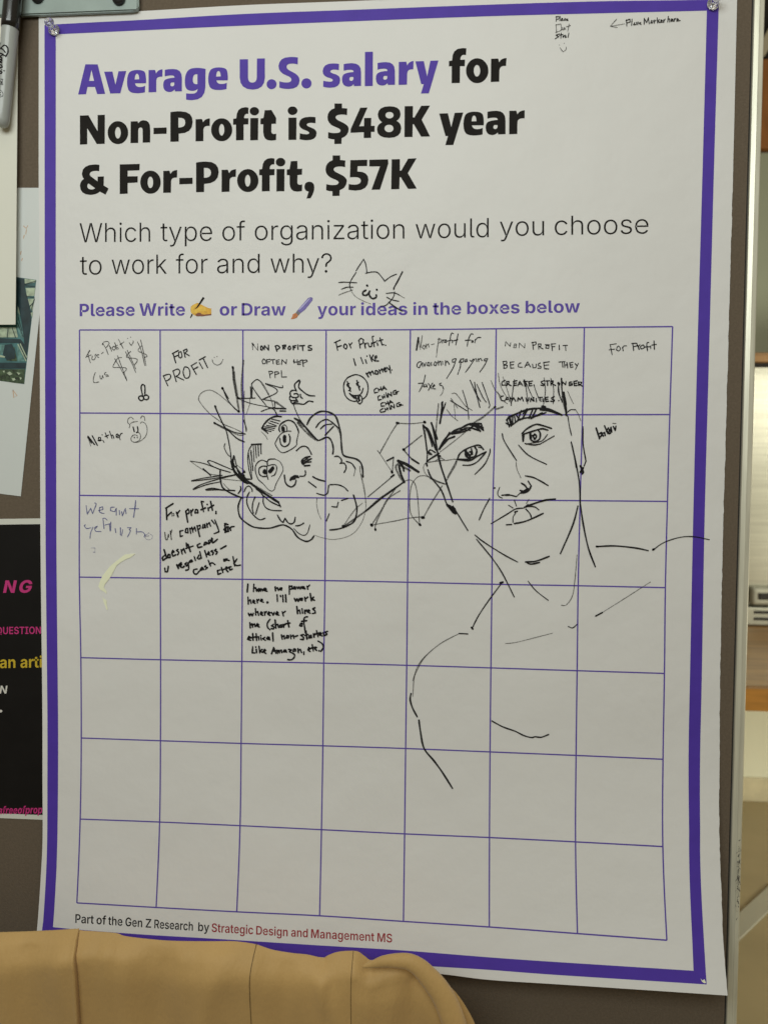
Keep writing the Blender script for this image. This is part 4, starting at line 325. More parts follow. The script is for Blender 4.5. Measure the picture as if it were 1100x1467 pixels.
DATA['instruction_three'] = '''-781,2803 10,32 5,-1 6,-1 5,-1 5,1 4,1 4,1 3,3 2,3 2,4 1,5 1,9 -62,158 46,0 28,-82 3,-10 3,-11 3,-10 2,-10 2,-11 3,-11 -10,0 2,11 3,11 3,10 2,11 3,10 4,10 28,82 45,0 -68,-176 -3,-8 -5,-8 -5,-6 -5,-6 -6,-5 -8,-4 -8,-2 -9,-2 -10,-1 -6,0 -5,1 -6,0 -4,1 -4,1
-527,2857 -16,1 -14,3 -12,6 -12,8 -9,9 -7,11 -6,13 -3,14 -1,16 1,15 3,15 5,13 7,11 10,9 11,8 12,6 14,3 16,1 16,-1 14,-3 12,-6 11,-7 10,-10 7,-11 6,-13 3,-14 1,-16 -1,-15 -3,-15 -5,-12 -7,-12 -10,-9 -11,-8 -12,-6 -14,-3|-527,2890 7,0 7,3 6,3 4,5 4,6 3,6 3,8 1,8 0,9 0,9 -2,8 -2,8 -3,7 -4,6 -5,4 -6,4 -6,2 -8,0 -7,0 -7,-2 -6,-4 -4,-5 -4,-5 -3,-7 -3,-8 -1,-8 0,-9 0,-9 2,-8 2,-8 3,-6 4,-6 5,-5 6,-3 6,-3
-360,2858 -11,1 -10,2 -9,4 -8,6 -6,6 -6,9 -4,9 -2,11 -1,11 -1,101 44,0 0,-93 1,-9 3,-8 4,-6 6,-5 8,-3 8,-1 6,1 6,1 5,2 4,3 4,4 3,5 2,5 2,6 0,6 -1,92 44,0 1,-158 -41,0 -1,40 3,0 -5,-13 -7,-10 -8,-8 -9,-6 -12,-4
-231,2860 -1,158 42,0 0,-27 2,0 3,8 5,8 7,5 7,5 8,2 9,1 2,0 3,0 2,0 3,-1 2,0 2,0 0,-38 -2,1 -3,0 -3,1 -4,0 -3,0 -3,0 -7,0 -6,-1 -5,-3 -5,-3 -5,-4 -3,-4 -2,-6 -2,-5 0,-7 0,-89
-42,2859 -1,157 45,0 1,-157
-21,3037 -6,0 -6,2 -5,4 -4,4 -3,5 -1,6 1,6 3,5 4,4 5,4 6,2 6,1 7,-1 5,-2 6,-4 4,-4 2,-5 1,-6 -1,-6 -2,-5 -4,-4 -5,-4 -6,-2
105,2856 -13,1 -12,3 -11,6 -9,7 -9,9 -7,11 -5,13 -3,15 -1,16 1,17 3,15 5,13 7,11 8,9 10,7 10,5 12,3 12,1 9,-1 8,-1 7,-3 6,-3 5,-4 5,-4 3,-4 3,-4 3,-4 1,0 0,78 44,0 2,-209 -44,0 0,25 -2,0 -3,-4 -3,-4 -3,-5 -5,-4 -5,-3 -6,-3 -7,-3 -7,-1|118,2890 8,0 6,2 6,4 5,4 4,6 4,6 2,8 1,8 1,9 -1,9 -1,9 -3,7 -3,7 -4,5 -6,5 -5,3 -7,2 -8,0 -7,0 -7,-2 -6,-4 -5,-4 -4,-6 -3,-6 -2,-8 -2,-8 0,-9 0,-9 2,-8 2,-7 4,-7 4,-6 5,-4 6,-4 7,-2
315,2856 -16,1 -15,3 -14,6 -11,7 -10,10 -8,11 -6,13 -3,14 -1,16 1,15 3,14 5,13 8,11 9,10 11,8 13,5 14,4 16,1 11,-1 10,-1 10,-3 9,-4 9,-5 8,-6 6,-7 6,-8 5,-9 3,-11 2,-12 1,-13 0,-11 -142,0 0,26 120,0 -21,-7 0,8 -2,7 -2,6 -3,6 -4,5 -5,3 -6,3 -7,2 -7,0 -8,0 -6,-2 -6,-3 -5,-3 -5,-5 -3,-5 -2,-7 -2,-6 0,-7 0,-19 1,-8 2,-8 2,-7 4,-6 5,-4 5,-4 7,-3 7,-1 7,-1 6,1 4,0 5,1 4,2 4,2 3,3 3,3 2,3 2,4 41,-7 -3,-8 -5,-8 -6,-7 -7,-6 -9,-5 -9,-4 -11,-3 -11,-1
471,2856 -11,1 -9,1 -9,3 -8,4 -7,6 -6,6 -4,8 -2,8 -1,10 0,8 2,8 3,6 4,5 4,5 6,4 6,3 7,3 7,2 8,2 8,1 8,1 9,1 8,1 7,1 5,1 5,1 3,1 2,2 2,3 0,3 0,1 0,4 -1,4 -2,3 -2,3 -3,3 -4,2 -4,1 -5,1 -6,0 -5,0 -6,-1 -4,-1 -4,-2 -4,-2 -3,-3 -2,-3 -2,-3 -2,-3 -41,6 3,9 5,8 6,6 8,6 8,5 9,4 11,3 11,1 12,1 9,0 9,-1 8,-2 9,-2 7,-4 7,-3 7,-5 5,-6 5,-6 3,-7 2,-8 1,-9 1,-106 -42,0 -1,22 -1,0 -3,-5 -4,-4 -4,-4 -5,-3 -5,-3 -6,-3 -7,-1 -7,-2|483,2885 7,1 6,1 6,2 5,3 4,4 4,4 2,5 2,5 0,5 0,17 -2,0 -2,-1 -2,-1 -3,-1 -3,-1 -3,0 -4,-1 -3,0 -3,-1 -3,0 -3,-1 -3,0 -5,-1 -5,-1 -5,-1 -4,-2 -3,-3 -3,-2 -2,-3 -1,-4 0,-4 0,-4 1,-3 2,-3 3,-3 3,-2 4,-2 4,-1 4,0
670,2856 -13,1 -12,2 -11,3 -10,4 -9,5 -7,6 -6,7 -4,9 -3,9 42,7 3,-7 3,-6 6,-4 6,-3 7,-2 9,0 8,0 7,2 6,2 4,4 2,4 1,4 -1,4 -1,3 -3,3 -5,3 -5,2 -7,1 -29,6 -15,4 -12,5 -10,7 -7,8 -4,9 -1,11 1,10 3,9 4,7 7,7 8,5 10,5 11,3 12,2 14,1 13,-1 11,-1 11,-3 9,-4 8,-5 6,-6 6,-6 4,-8 3,-8 -40,-6 -2,5 -4,4 -4,4 -6,3 -6,1 -8,1 -7,0 -6,-2 -6,-2 -4,-4 -3,-4 0,-4 0,-4 2,-3 3,-3 4,-3 5,-2 8,-2 30,-5 15,-4 12,-5 9,-6 7,-8 4,-9 2,-10 -1,-10 -3,-9 -6,-8 -7,-7 -9,-6 -10,-5 -12,-4 -13,-2
847,2859 -2,156 45,1 2,-156
868,3036 -7,1 -6,2 -5,3 -4,5 -3,5 0,5 0,6 3,5 4,5 5,3 6,2 6,1 7,-1 6,-2 5,-3 4,-4 2,-5 1,-6 -1,-6 -2,-5 -4,-4 -5,-4 -6,-2
975,2951 1,-90 -45,-1 -2,157 43,0 1,-39 -3,0 5,12 7,10 8,9 10,6 12,3 13,2 11,-1 10,-2 10,-4 8,-5 7,-7 5,-8 4,-9 3,-11 1,-11 1,-100 -45,0 -1,92 -1,9 -3,8 -4,6 -7,5 -7,2 -9,1 -6,-1 -6,-1 -5,-2 -5,-3 -4,-4 -3,-5 -2,-5 -2,-6
1273,3018 1,-32 -101,0 -1,31
1195,3055 46,0 1,-148 1,-4 1,-4 2,-3 3,-2 4,-1 5,0 2,0 3,0 3,0 3,1 2,0 2,0 7,-31 -5,-1 -5,-1 -5,-1 -5,0 -5,0 -5,-1 -15,2 -13,3 -11,7 -8,8 -4,11 -2,13
1349,2953 1,-91 -45,0 -3,208 45,0 1,-91 -4,0 5,13 7,10 8,8 10,6 12,3 13,2 12,-1 10,-2 10,-4 8,-6 7,-6 5,-8 4,-10 3,-10 1,-12 1,-99 -45,0 -1,92 -1,9 -3,8 -5,6 -6,4 -8,3 -9,1 -6,0 -6,-2 -5,-2 -5,-3 -4,-4 -3,-4 -2,-6 -1,-6
1577,2861 -17,1 -15,3 -14,5 -11,8 -10,9 -8,11 -6,13 -3,14 -2,15 1,16 4,14 5,13 7,11 10,9 11,8 13,6 14,3 16,2 11,-1 10,-1 10,-3 10,-4 8,-5 8,-5 7,-7 5,-9 5,-9 4,-10 2,-12 1,-13 0,-12 -143,0 0,26 121,0 -21,-7 -1,8 -1,7 -3,7 -3,5 -4,5 -5,4 -6,2 -7,2 -7,0 -8,0 -7,-2 -5,-3 -6,-4 -4,-4 -3,-6 -2,-6 -2,-6 0,-7 0,-19 1,-8 2,-8 2,-7 4,-5 5,-5 6,-3 6,-3 7,-2 8,0 5,0 5,1 4,1 5,2 3,2 4,3 3,3 2,3 2,4 41,-7 -4,-8 -4,-8 -6,-7 -7,-6 -9,-5 -9,-4 -11,-3 -12,-2
1848,2868 -9,0 -7,2 -7,2 -6,3 -5,3 -5,4 -3,5 -3,4 -3,4 -2,0 0,-25 -43,-1 -3,208 44,0 1,-78 2,0 2,5 3,4 3,4 5,4 5,4 5,3 7,3 8,1 9,1 12,-1 11,-3 11,-5 10,-6 8,-9 7,-11 5,-13 4,-15 1,-16 -1,-17 -3,-14 -4,-13 -7,-11 -8,-9 -9,-8 -11,-5 -12,-3|1834,2901 8,1 6,2 6,3 5,5 4,5 3,7 2,7 1,8 1,9 -1,9 -1,8 -3,8 -3,6 -4,6 -5,4 -6,3 -7,2 -7,1 -8,-1 -6,-2 -6,-3 -5,-5 -4,-5 -3,-7 -2,-7 -2,-8 0,-9 1,-9 1,-9 3,-7 3,-7 4,-5 5,-5 6,-3 7,-2
2022,2869 -16,1 -14,3 -13,6 -12,7 -9,9 -8,12 -6,12 -3,14 -1,15 0,16 4,14 5,13 7,11 9,9 12,8 13,6 14,3 16,2 16,-1 14,-4 13,-5 12,-8 9,-9 8,-11 6,-13 3,-14 1,-15 -1,-15 -3,-14 -5,-13 -7,-11 -10,-10 -11,-7 -13,-6 -14,-4|2022,2902 7,0 7,2 6,4 5,5 4,5 3,7 2,8 1,8 0,9 0,9 -2,8 -2,7 -3,7 -4,5 -5,5 -6,3 -7,2 -8,1 -7,-1 -7,-2 -6,-3 -5,-5 -4,-6 -3,-6 -2,-8 -1,-8 0,-9 0,-9 2,-8 2,-7 3,-7 4,-6 5,-4 6,-4 7,-2
2122,2873 63,97 1,-32 -63,91 48,0 15,-25 5,-7 5,-8 4,-8 4,-8 4,-7 4,-8 -17,0 4,7 4,8 3,8 4,8 4,8 5,8 16,25 46,0 -61,-93 0,32 66,-94 -47,-1 -19,30 -5,7 -5,8 -4,8 -4,8 -4,7 -4,7 17,1 -4,-8 -4,-7 -3,-8 -4,-8 -4,-8 -5,-8 -18,-29
2387,2873 -17,1 -14,3 -13,5 -12,7 -9,9 -8,11 -6,13 -3,14 -2,16 1,15 3,14 6,13 7,11 9,10 11,7 12,6 14,4 16,1 10,-1 11,-1 9,-3 9,-3 9,-5 7,-6 7,-7 6,-8 4,-9 4,-11 2,-11 1,-13 0,-12 -139,-1 0,26 117,1 -20,-7 -1,8 -1,7 -3,6 -3,6 -4,4 -5,4 -5,3 -7,1 -7,1 -8,-1 -6,-2 -6,-2 -5,-4 -4,-5 -3,-5 -2,-6 -2,-7 0,-7 0,-18 1,-9 2,-7 2,-7 4,-6 5,-4 5,-4 7,-2 6,-2 8,0 5,0 5,1 4,1 4,2 4,2 3,2 3,3 2,4 2,4 40,-7 -3,-8 -5,-8 -6,-7 -7,-6 -8,-5 -9,-4 -11,-3 -11,-2
2559,2874 -13,1 -12,2 -11,2 -10,4 -8,5 -7,7 -6,7 -4,8 -3,9 41,7 2,-7 4,-5 5,-4 6,-3 8,-2 8,0 8,0 7,2 6,2 4,4 2,4 1,4 -1,4 -2,3 -3,3 -4,3 -5,2 -7,1 -29,5 -14,4 -12,5 -10,7 -6,8 -4,9 -2,11 1,9 3,9 4,8 7,6 8,6 9,4 11,4 12,2 14,0 12,0 12,-2 10,-2 9,-4 7,-5 7,-5 5,-7 4,-7 3,-8 -39,-7 -2,5 -3,4 -5,4 -5,3 -7,1 -7,1 -7,-1 -6,-1 -6,-3 -4,-3 -2,-4 -1,-4 1,-4 1,-3 3,-3 4,-3 6,-2 7,-1 30,-6 14,-3 12,-5 10,-6 6,-8 4,-9 2,-10 -1,-10 -3,-9 -5,-8 -7,-7 -9,-6 -10,-5 -12,-4 -13,-2
2827,2878 -9,0 -8,2 -7,2 -6,3 -5,3 -4,4 -4,4 -3,5 -3,4 -2,0 0,-25 -44,0 -3,206 45,0 1,-77 2,0 2,4 3,4 3,4 5,5 5,3 5,4 7,2 8,2 9,0 13,-1 11,-3 11,-4 10,-7 8,-9 7,-11 6,-13 3,-14 2,-17 -1,-16 -3,-15 -5,-12 -6,-11 -8,-9 -10,-8 -11,-5 -11,-3|2813,2911 7,0 7,2 6,4 5,4 4,6 3,7 2,7 1,8 1,9 -1,9 -2,8 -2,7 -3,7 -4,5 -6,4 -5,4 -7,2 -8,0 -7,-1 -7,-2 -6,-3 -5,-4 -4,-6 -3,-6 -2,-7 -2,-9 0,-9 1,-9 1,-8 3,-7 3,-7 4,-5 6,-5 6,-3 6,-2
3004,2879 -16,1 -15,3 -14,5 -11,8 -10,9 -8,11 -6,12 -3,14 -2,16 1,15 3,14 6,13 7,11 9,10 11,7 13,6 15,3 15,2 11,-1 10,-1 10,-3 9,-4 9,-4 8,-6 6,-7 6,-8 5,-9 4,-11 2,-11 1,-13 0,-12 -142,-1 0,26 120,1 -21,-7 -1,8 -1,7 -3,6 -3,6 -4,4 -5,4 -6,3 -6,1 -8,1 -7,-1 -7,-2 -6,-2 -5,-4 -4,-5 -3,-5 -3,-6 -1,-7 0,-7 0,-18 1,-9 1,-7 3,-7 4,-5 5,-5 5,-4 7,-2 7,-2 7,0 6,0 4,1 5,1 4,2 4,2 3,2 3,3 2,4 2,4 41,-7 -3,-8 -5,-8 -6,-6 -7,-6 -9,-5 -9,-4 -11,-3 -11,-2
3162,2883 -15,1 -13,3 -10,5 -7,8 -4,10 -1,13 -3,166 44,0 3,-160 1,-4 1,-4 1,-3 3,-2 3,-1 4,0 2,0 2,0 2,0 1,0 1,1 1,0 8,-30 -3,-1 -3,0 -4,-1 -4,-1 -5,0
3283,2882 -16,1 -15,3 -13,5 -12,8 -9,9 -8,11 -6,12 -4,14 -1,15 1,16 3,14 5,13 8,11 9,9 11,8 13,5 15,4 16,1 16,-1 15,-3 13,-6 11,-7 10,-9 8,-11 6,-13 3,-14 2,-15 -1,-15 -3,-14 -6,-13 -7,-11 -9,-9 -12,-8 -12,-6 -15,-3|3282,2914 8,1 7,2 6,3 5,5 4,6 3,6 2,8 1,8 0,9 0,8 -2,9 -2,7 -4,7 -4,5 -5,5 -6,3 -7,2 -7,1 -8,-1 -7,-2 -6,-4 -5,-4 -4,-6 -3,-6 -2,-8 -1,-8 0,-9 0,-9 2,-8 2,-7 3,-7 5,-5 5,-5 6,-3 7,-2
3432,2886 -52,154 46,0 16,-57 3,-10 3,-11 3,-12 3,-12 3,-14 3,-14 -5,0 2,14 3,13 3,13 2,11 3,12 3,10 14,58 41,0 16,-57 3,-11 3,-11 4,-11 3,-13 3,-13 3,-14 -5,0 2,14 3,13 2,13 3,11 2,12 2,10 14,58 47,0 -47,-155 -45,0 -20,60 -2,6 -2,6 -2,7 -2,8 -1,7 -2,8 -2,7 -2,7 -2,7 8,0 -2,-7 -1,-7 -2,-7 -2,-8 -1,-7 -2,-8 -1,-7 -2,-6 -2,-6 -18,-61'''
DATA['footer_black'] = '''-5006,-7833 -3,147 49,-1 14,-1 11,-5 9,-8 7,-10 4,-11 2,-14 -2,-13 -3,-12 -7,-10 -9,-7 -11,-5 -14,-1 -32,0 -1,22 30,0 8,0 6,3 5,4 3,6 2,6 1,7 -1,8 -2,6 -4,6 -5,4 -6,2 -8,1 -22,0 2,-125
-4865,-7837 -9,1 -7,3 -7,5 -5,7 -4,8 -1,10 1,8 2,7 3,6 5,4 6,3 6,2 7,2 7,1 7,1 7,1 4,1 3,1 2,3 1,3 0,0 -1,5 -1,5 -3,3 -3,2 -4,2 -6,0 -5,0 -4,-1 -4,-3 -3,-3 -2,-3 -2,-3 -21,5 4,9 5,7 6,5 8,4 9,2 9,1 7,0 7,-2 7,-2 6,-4 5,-5 5,-7 2,-8 1,-10 2,-74 -22,1 0,15 -1,0 -3,-5 -3,-4 -4,-3 -5,-3 -7,-2|-4859,-7818 6,1 6,2 4,4 4,5 2,5 0,6 0,13 -1,-1 -3,-1 -2,-1 -3,0 -4,-1 -3,0 -3,-1 -2,0 -5,-1 -4,-2 -4,-2 -3,-3 -1,-3 -1,-5 1,-4 1,-4 3,-3 3,-2 4,-1
-4789,-7835 -2,110 22,0 0,-18 1,0 4,8 5,7 7,3 8,2 2,0 3,0 2,-1 2,0 0,-24 -2,1 -3,0 -3,1 -3,0 -6,-1 -5,-2 -5,-4 -3,-5 -2,-5 -1,-7 1,-65
-4675,-7725 1,-20 -56,0 0,20
-4717,-7699 23,0 2,-105 0,-5 2,-4 3,-2 5,-1 1,0 3,1 2,0 2,0 4,-19 -4,-1 -4,-1 -4,0 -4,-1 -12,2 -9,6 -6,10 -2,13
-4572,-7840 -14,2 -12,5 -9,9 -8,11 -4,14 -2,16 1,16 4,14 7,11 10,8 12,6 14,2 13,-2 12,-6 10,-8 7,-12 5,-13 2,-16 -1,-16 -5,-14 -7,-11 -9,-9 -12,-5|-4572,-7819 7,1 6,4 5,5 3,7 2,9 1,10 -1,9 -2,9 -4,7 -4,6 -7,4 -7,1 -8,-1 -6,-4 -4,-6 -4,-7 -2,-9 0,-9 1,-10 2,-8 3,-8 5,-5 6,-4
-4451,-7728 0,-20 -64,0 0,20
-4495,-7838 -2,121 1,10 3,8 5,6 6,5 8,3 8,1 6,-1 5,-1 4,-1 3,0 -4,-20 -2,0 -2,1 -2,0 -3,0 -6,-1 -4,-2 -2,-5 0,-5 1,-119
-4356,-7730 1,-20 -53,0 -1,20
-4396,-7704 22,0 2,-105 0,-5 2,-4 3,-2 4,-1 2,0 2,1 2,0 2,0 4,-19 -4,-1 -3,-1 -4,0 -3,0 -12,2 -9,6 -6,9 -2,13
-4316,-7776 1,-64 -21,0 -3,146 21,0 2,-64 -3,0 5,13 6,8 9,6 10,1 9,-1 8,-4 7,-6 5,-8 3,-10 1,-12 1,-70 -21,0 -2,66 -1,10 -4,7 -6,5 -7,2 -6,-1 -5,-2 -4,-4 -2,-5 -2,-6
-4190,-7843 -13,1 -12,6 -9,8 -7,11 -4,14 -2,16 1,16 4,14 6,11 9,9 11,5 12,2 9,-1 8,-3 7,-4 6,-6 6,-8 4,-9 3,-12 1,-13 0,-8 -76,1 -1,17 66,-1 -10,-5 -1,9 -2,8 -3,6 -4,5 -6,3 -6,1 -7,-1 -5,-3 -5,-5 -3,-6 -2,-7 0,-7 0,-12 1,-10 2,-8 4,-6 5,-5 6,-3 7,-1 4,1 4,1 4,2 3,3 2,3 2,5 20,-5 -3,-9 -4,-7 -6,-6 -8,-4 -8,-3
-4038,-7846 -15,2 -14,7 -12,11 -8,15 -6,19 -2,21 1,22 6,18 8,15 11,11 13,7 15,2 10,-1 9,-3 8,-4 7,-6 6,-7 5,-8 4,-10 2,-10 -22,0 -1,6 -3,5 -3,4 -3,3 -4,3 -4,3 -5,1 -5,0 -10,-1 -8,-5 -6,-7 -5,-10 -3,-13 -1,-15 1,-15 4,-13 5,-10 7,-7 8,-5 10,-2 8,1 8,4 6,5 4,7 3,8 0,10 5,-1 -33,1 0,20 49,0 0,-18 -1,-17 -5,-15 -7,-12 -10,-9 -13,-5
-3927,-7847 -12,2 -11,5 -9,9 -7,11 -4,14 -2,16 1,15 4,14 6,11 9,9 10,5 12,2 8,-1 8,-2 7,-4 6,-6 5,-8 4,-10 3,-11 1,-13 0,-8 -74,0 0,17 64,0 -10,-5 -1,9 -2,7 -3,6 -4,5 -5,3 -7,1 -6,-1 -5,-3 -5,-4 -3,-6 -1,-7 -1,-8 0,-12 1,-10 3,-7 3,-7 5,-4 6,-3 6,-1 5,0 3,2 4,2 3,2 2,4 2,4 19,-5 -2,-8 -5,-7 -6,-6 -7,-4 -8,-3
-3849,-7781 1,-64 -21,0 -2,109 20,0 1,-27 -2,0 5,13 6,8 8,6 10,1 9,-1 8,-3 6,-6 5,-9 3,-10 1,-12 1,-69 -21,0 -1,65 -1,10 -4,8 -6,4 -7,2 -5,-1 -5,-2 -4,-4 -3,-5 -1,-6
-3726,-7847 0,16 54,88 5,8 5,7 6,7 5,7 2,-8 -8,-1 -9,0 -9,0 -9,0 -45,0 0,22 99,0 0,-17 -54,-86 -5,-8 -5,-7 -6,-8 -5,-7 -2,8 9,1 9,0 9,0 8,0 44,0 1,-21
-3569,-7850 -3,145 43,0 12,-1 10,-5 8,-7 6,-9 4,-11 1,-13 -1,-13 -3,-12 -6,-9 -8,-6 -10,-4 -12,-2 -30,1 -1,21 28,0 7,1 6,2 4,3 3,5 2,6 0,7 -1,7 -1,6 -4,5 -4,3 -6,3 -7,0 -19,1 2,-124
-3505,-7850 -29,66 23,0 29,-66
-3429,-7852 -12,1 -11,6 -8,8 -7,11 -4,14 -1,16 1,15 3,14 6,11 8,9 10,5 11,2 8,-1 7,-3 7,-4 6,-6 5,-7 4,-10 3,-11 1,-13 0,-8 -71,0 0,17 61,0 -10,-5 0,9 -2,7 -3,6 -4,5 -5,3 -6,1 -6,-1 -5,-3 -4,-5 -3,-5 -2,-7 0,-8 0,-12 1,-9 2,-8 3,-7 5,-4 5,-3 7,-1 4,1 3,1 4,2 3,3 2,3 1,4 19,-5 -3,-8 -4,-7 -5,-6 -7,-4 -8,-3
-3342,-7853 -9,1 -8,3 -7,4 -6,6 -4,8 -3,9 19,4 3,-7 4,-5 5,-2 6,-2 7,1 5,3 3,4 1,5 -1,5 -2,3 -3,3 -6,2 -14,4 -11,4 -8,7 -4,9 -2,10 1,10 3,8 5,6 7,5 8,3 10,1 9,-1 8,-2 6,-5 5,-5 4,-7 3,-8 -18,-4 -2,5 -3,4 -5,3 -6,1 -6,0 -5,-3 -3,-4 -1,-5 1,-4 2,-4 4,-3 5,-2 15,-4 11,-4 7,-7 5,-8 2,-10 -1,-10 -4,-8 -5,-7 -8,-5 -8,-4
-3250,-7853 -12,2 -10,5 -9,8 -6,11 -4,14 -1,16 1,15 3,14 6,11 8,9 10,5 11,2 8,-1 7,-3 7,-4 6,-5 5,-8 4,-10 2,-11 1,-13 0,-8 -70,0 0,17 60,0 -9,-5 -1,9 -2,7 -3,6 -3,5 -5,3 -7,1 -6,-1 -5,-3 -4,-4 -3,-6 -1,-7 -1,-8 1,-12 0,-9 3,-8 3,-6 5,-5 5,-2 6,-1 4,0 4,1 3,2 3,3 2,3 2,5 18,-5 -2,-8 -4,-7 -6,-6 -7,-5 -8,-2
-3171,-7853 -7,0 -7,3 -6,5 -5,6 -3,8 -1,10 1,9 1,6 4,6 4,4 5,3 5,2 6,2 6,1 7,1 5,1 4,1 3,1 2,2 0,4 0,0 0,5 -2,4 -2,3 -3,3 -4,1 -4,1 -5,-1 -4,-1 -3,-2 -3,-3 -1,-3 -2,-4 -18,5 3,9 4,7 6,5 7,4 7,3 9,0 6,0 6,-2 6,-2 5,-4 5,-5 4,-6 2,-8 1,-10 1,-72 -19,0 0,15 -1,0 -2,-5 -3,-4 -4,-3 -4,-3 -5,-2|-3166,-7835 6,1 5,2 4,4 3,4 1,6 1,5 0,13 -2,-1 -2,-1 -2,0 -3,-1 -3,-1 -2,0 -3,-1 -2,0 -4,-1 -4,-2 -3,-2 -3,-2 -1,-4 -1,-5 1,-4 1,-3 3,-3 3,-2 3,-1
-3104,-7851 -2,108 19,0 0,-19 1,0 3,9 5,6 6,4 7,1 2,0 2,0 2,0 1,-1 1,-23 -2,1 -2,0 -3,0 -3,0 -5,0 -5,-3 -3,-3 -3,-5 -2,-5 -1,-7 1,-64
-3005,-7854 -12,2 -10,5 -8,8 -6,12 -4,13 -2,16 1,16 4,13 6,11 8,9 10,5 11,2 7,-1 7,-2 5,-3 6,-4 4,-4 4,-6 3,-7 2,-7 -19,-5 -1,4 -1,3 -2,3 -2,3 -3,2 -3,2 -3,1 -3,0 -7,-1 -5,-3 -4,-6 -2,-7 -2,-9 -1,-9 1,-10 2,-8 3,-7 4,-6 5,-3 7,-2 3,1 4,1 2,1 3,3 2,2 2,4 1,3 1,5 19,-5 -2,-8 -3,-7 -3,-6 -5,-5 -5,-4 -6,-3 -6,-1
-2932,-7789 1,-63 -20,0 -2,144 20,0 1,-63 -2,0 4,12 6,9 8,5 9,2 8,-1 8,-4 6,-5 4,-9 3,-10 1,-12 1,-68 -20,0 -1,65 -1,9 -4,8 -5,4 -7,2 -5,-1 -4,-2 -4,-4 -3,-4 -1,-7
-2730,-7853 -8,0 -6,3 -5,3 -4,4 -3,4 -2,4 -1,0 0,-17 -21,0 -3,144 22,0 1,-54 1,0 2,4 3,5 3,4 5,3 6,3 8,1 11,-2 9,-5 8,-7 6,-11 4,-14 2,-17 -1,-16 -4,-14 -5,-11 -8,-8 -10,-5|-2737,-7833 7,1 6,4 4,5 3,7 2,9 0,9 0,10 -2,8 -4,7 -4,6 -6,3 -7,1 -6,-1 -6,-3 -4,-6 -3,-7 -2,-8 -1,-10 1,-10 2,-8 4,-7 4,-5 6,-4
-2672,-7889 5,19 2,-1 5,0 4,0 4,1 3,3 2,4 1,5 2,7 -38,108 24,0 18,-59 3,-10 2,-10 3,-11 2,-10 -6,0 2,10 2,11 3,10 2,10 17,59 24,0 -39,-121 -3,-8 -4,-7 -5,-6 -5,-3 -7,-3 -8,-1 -5,0 -4,1 -3,1'''
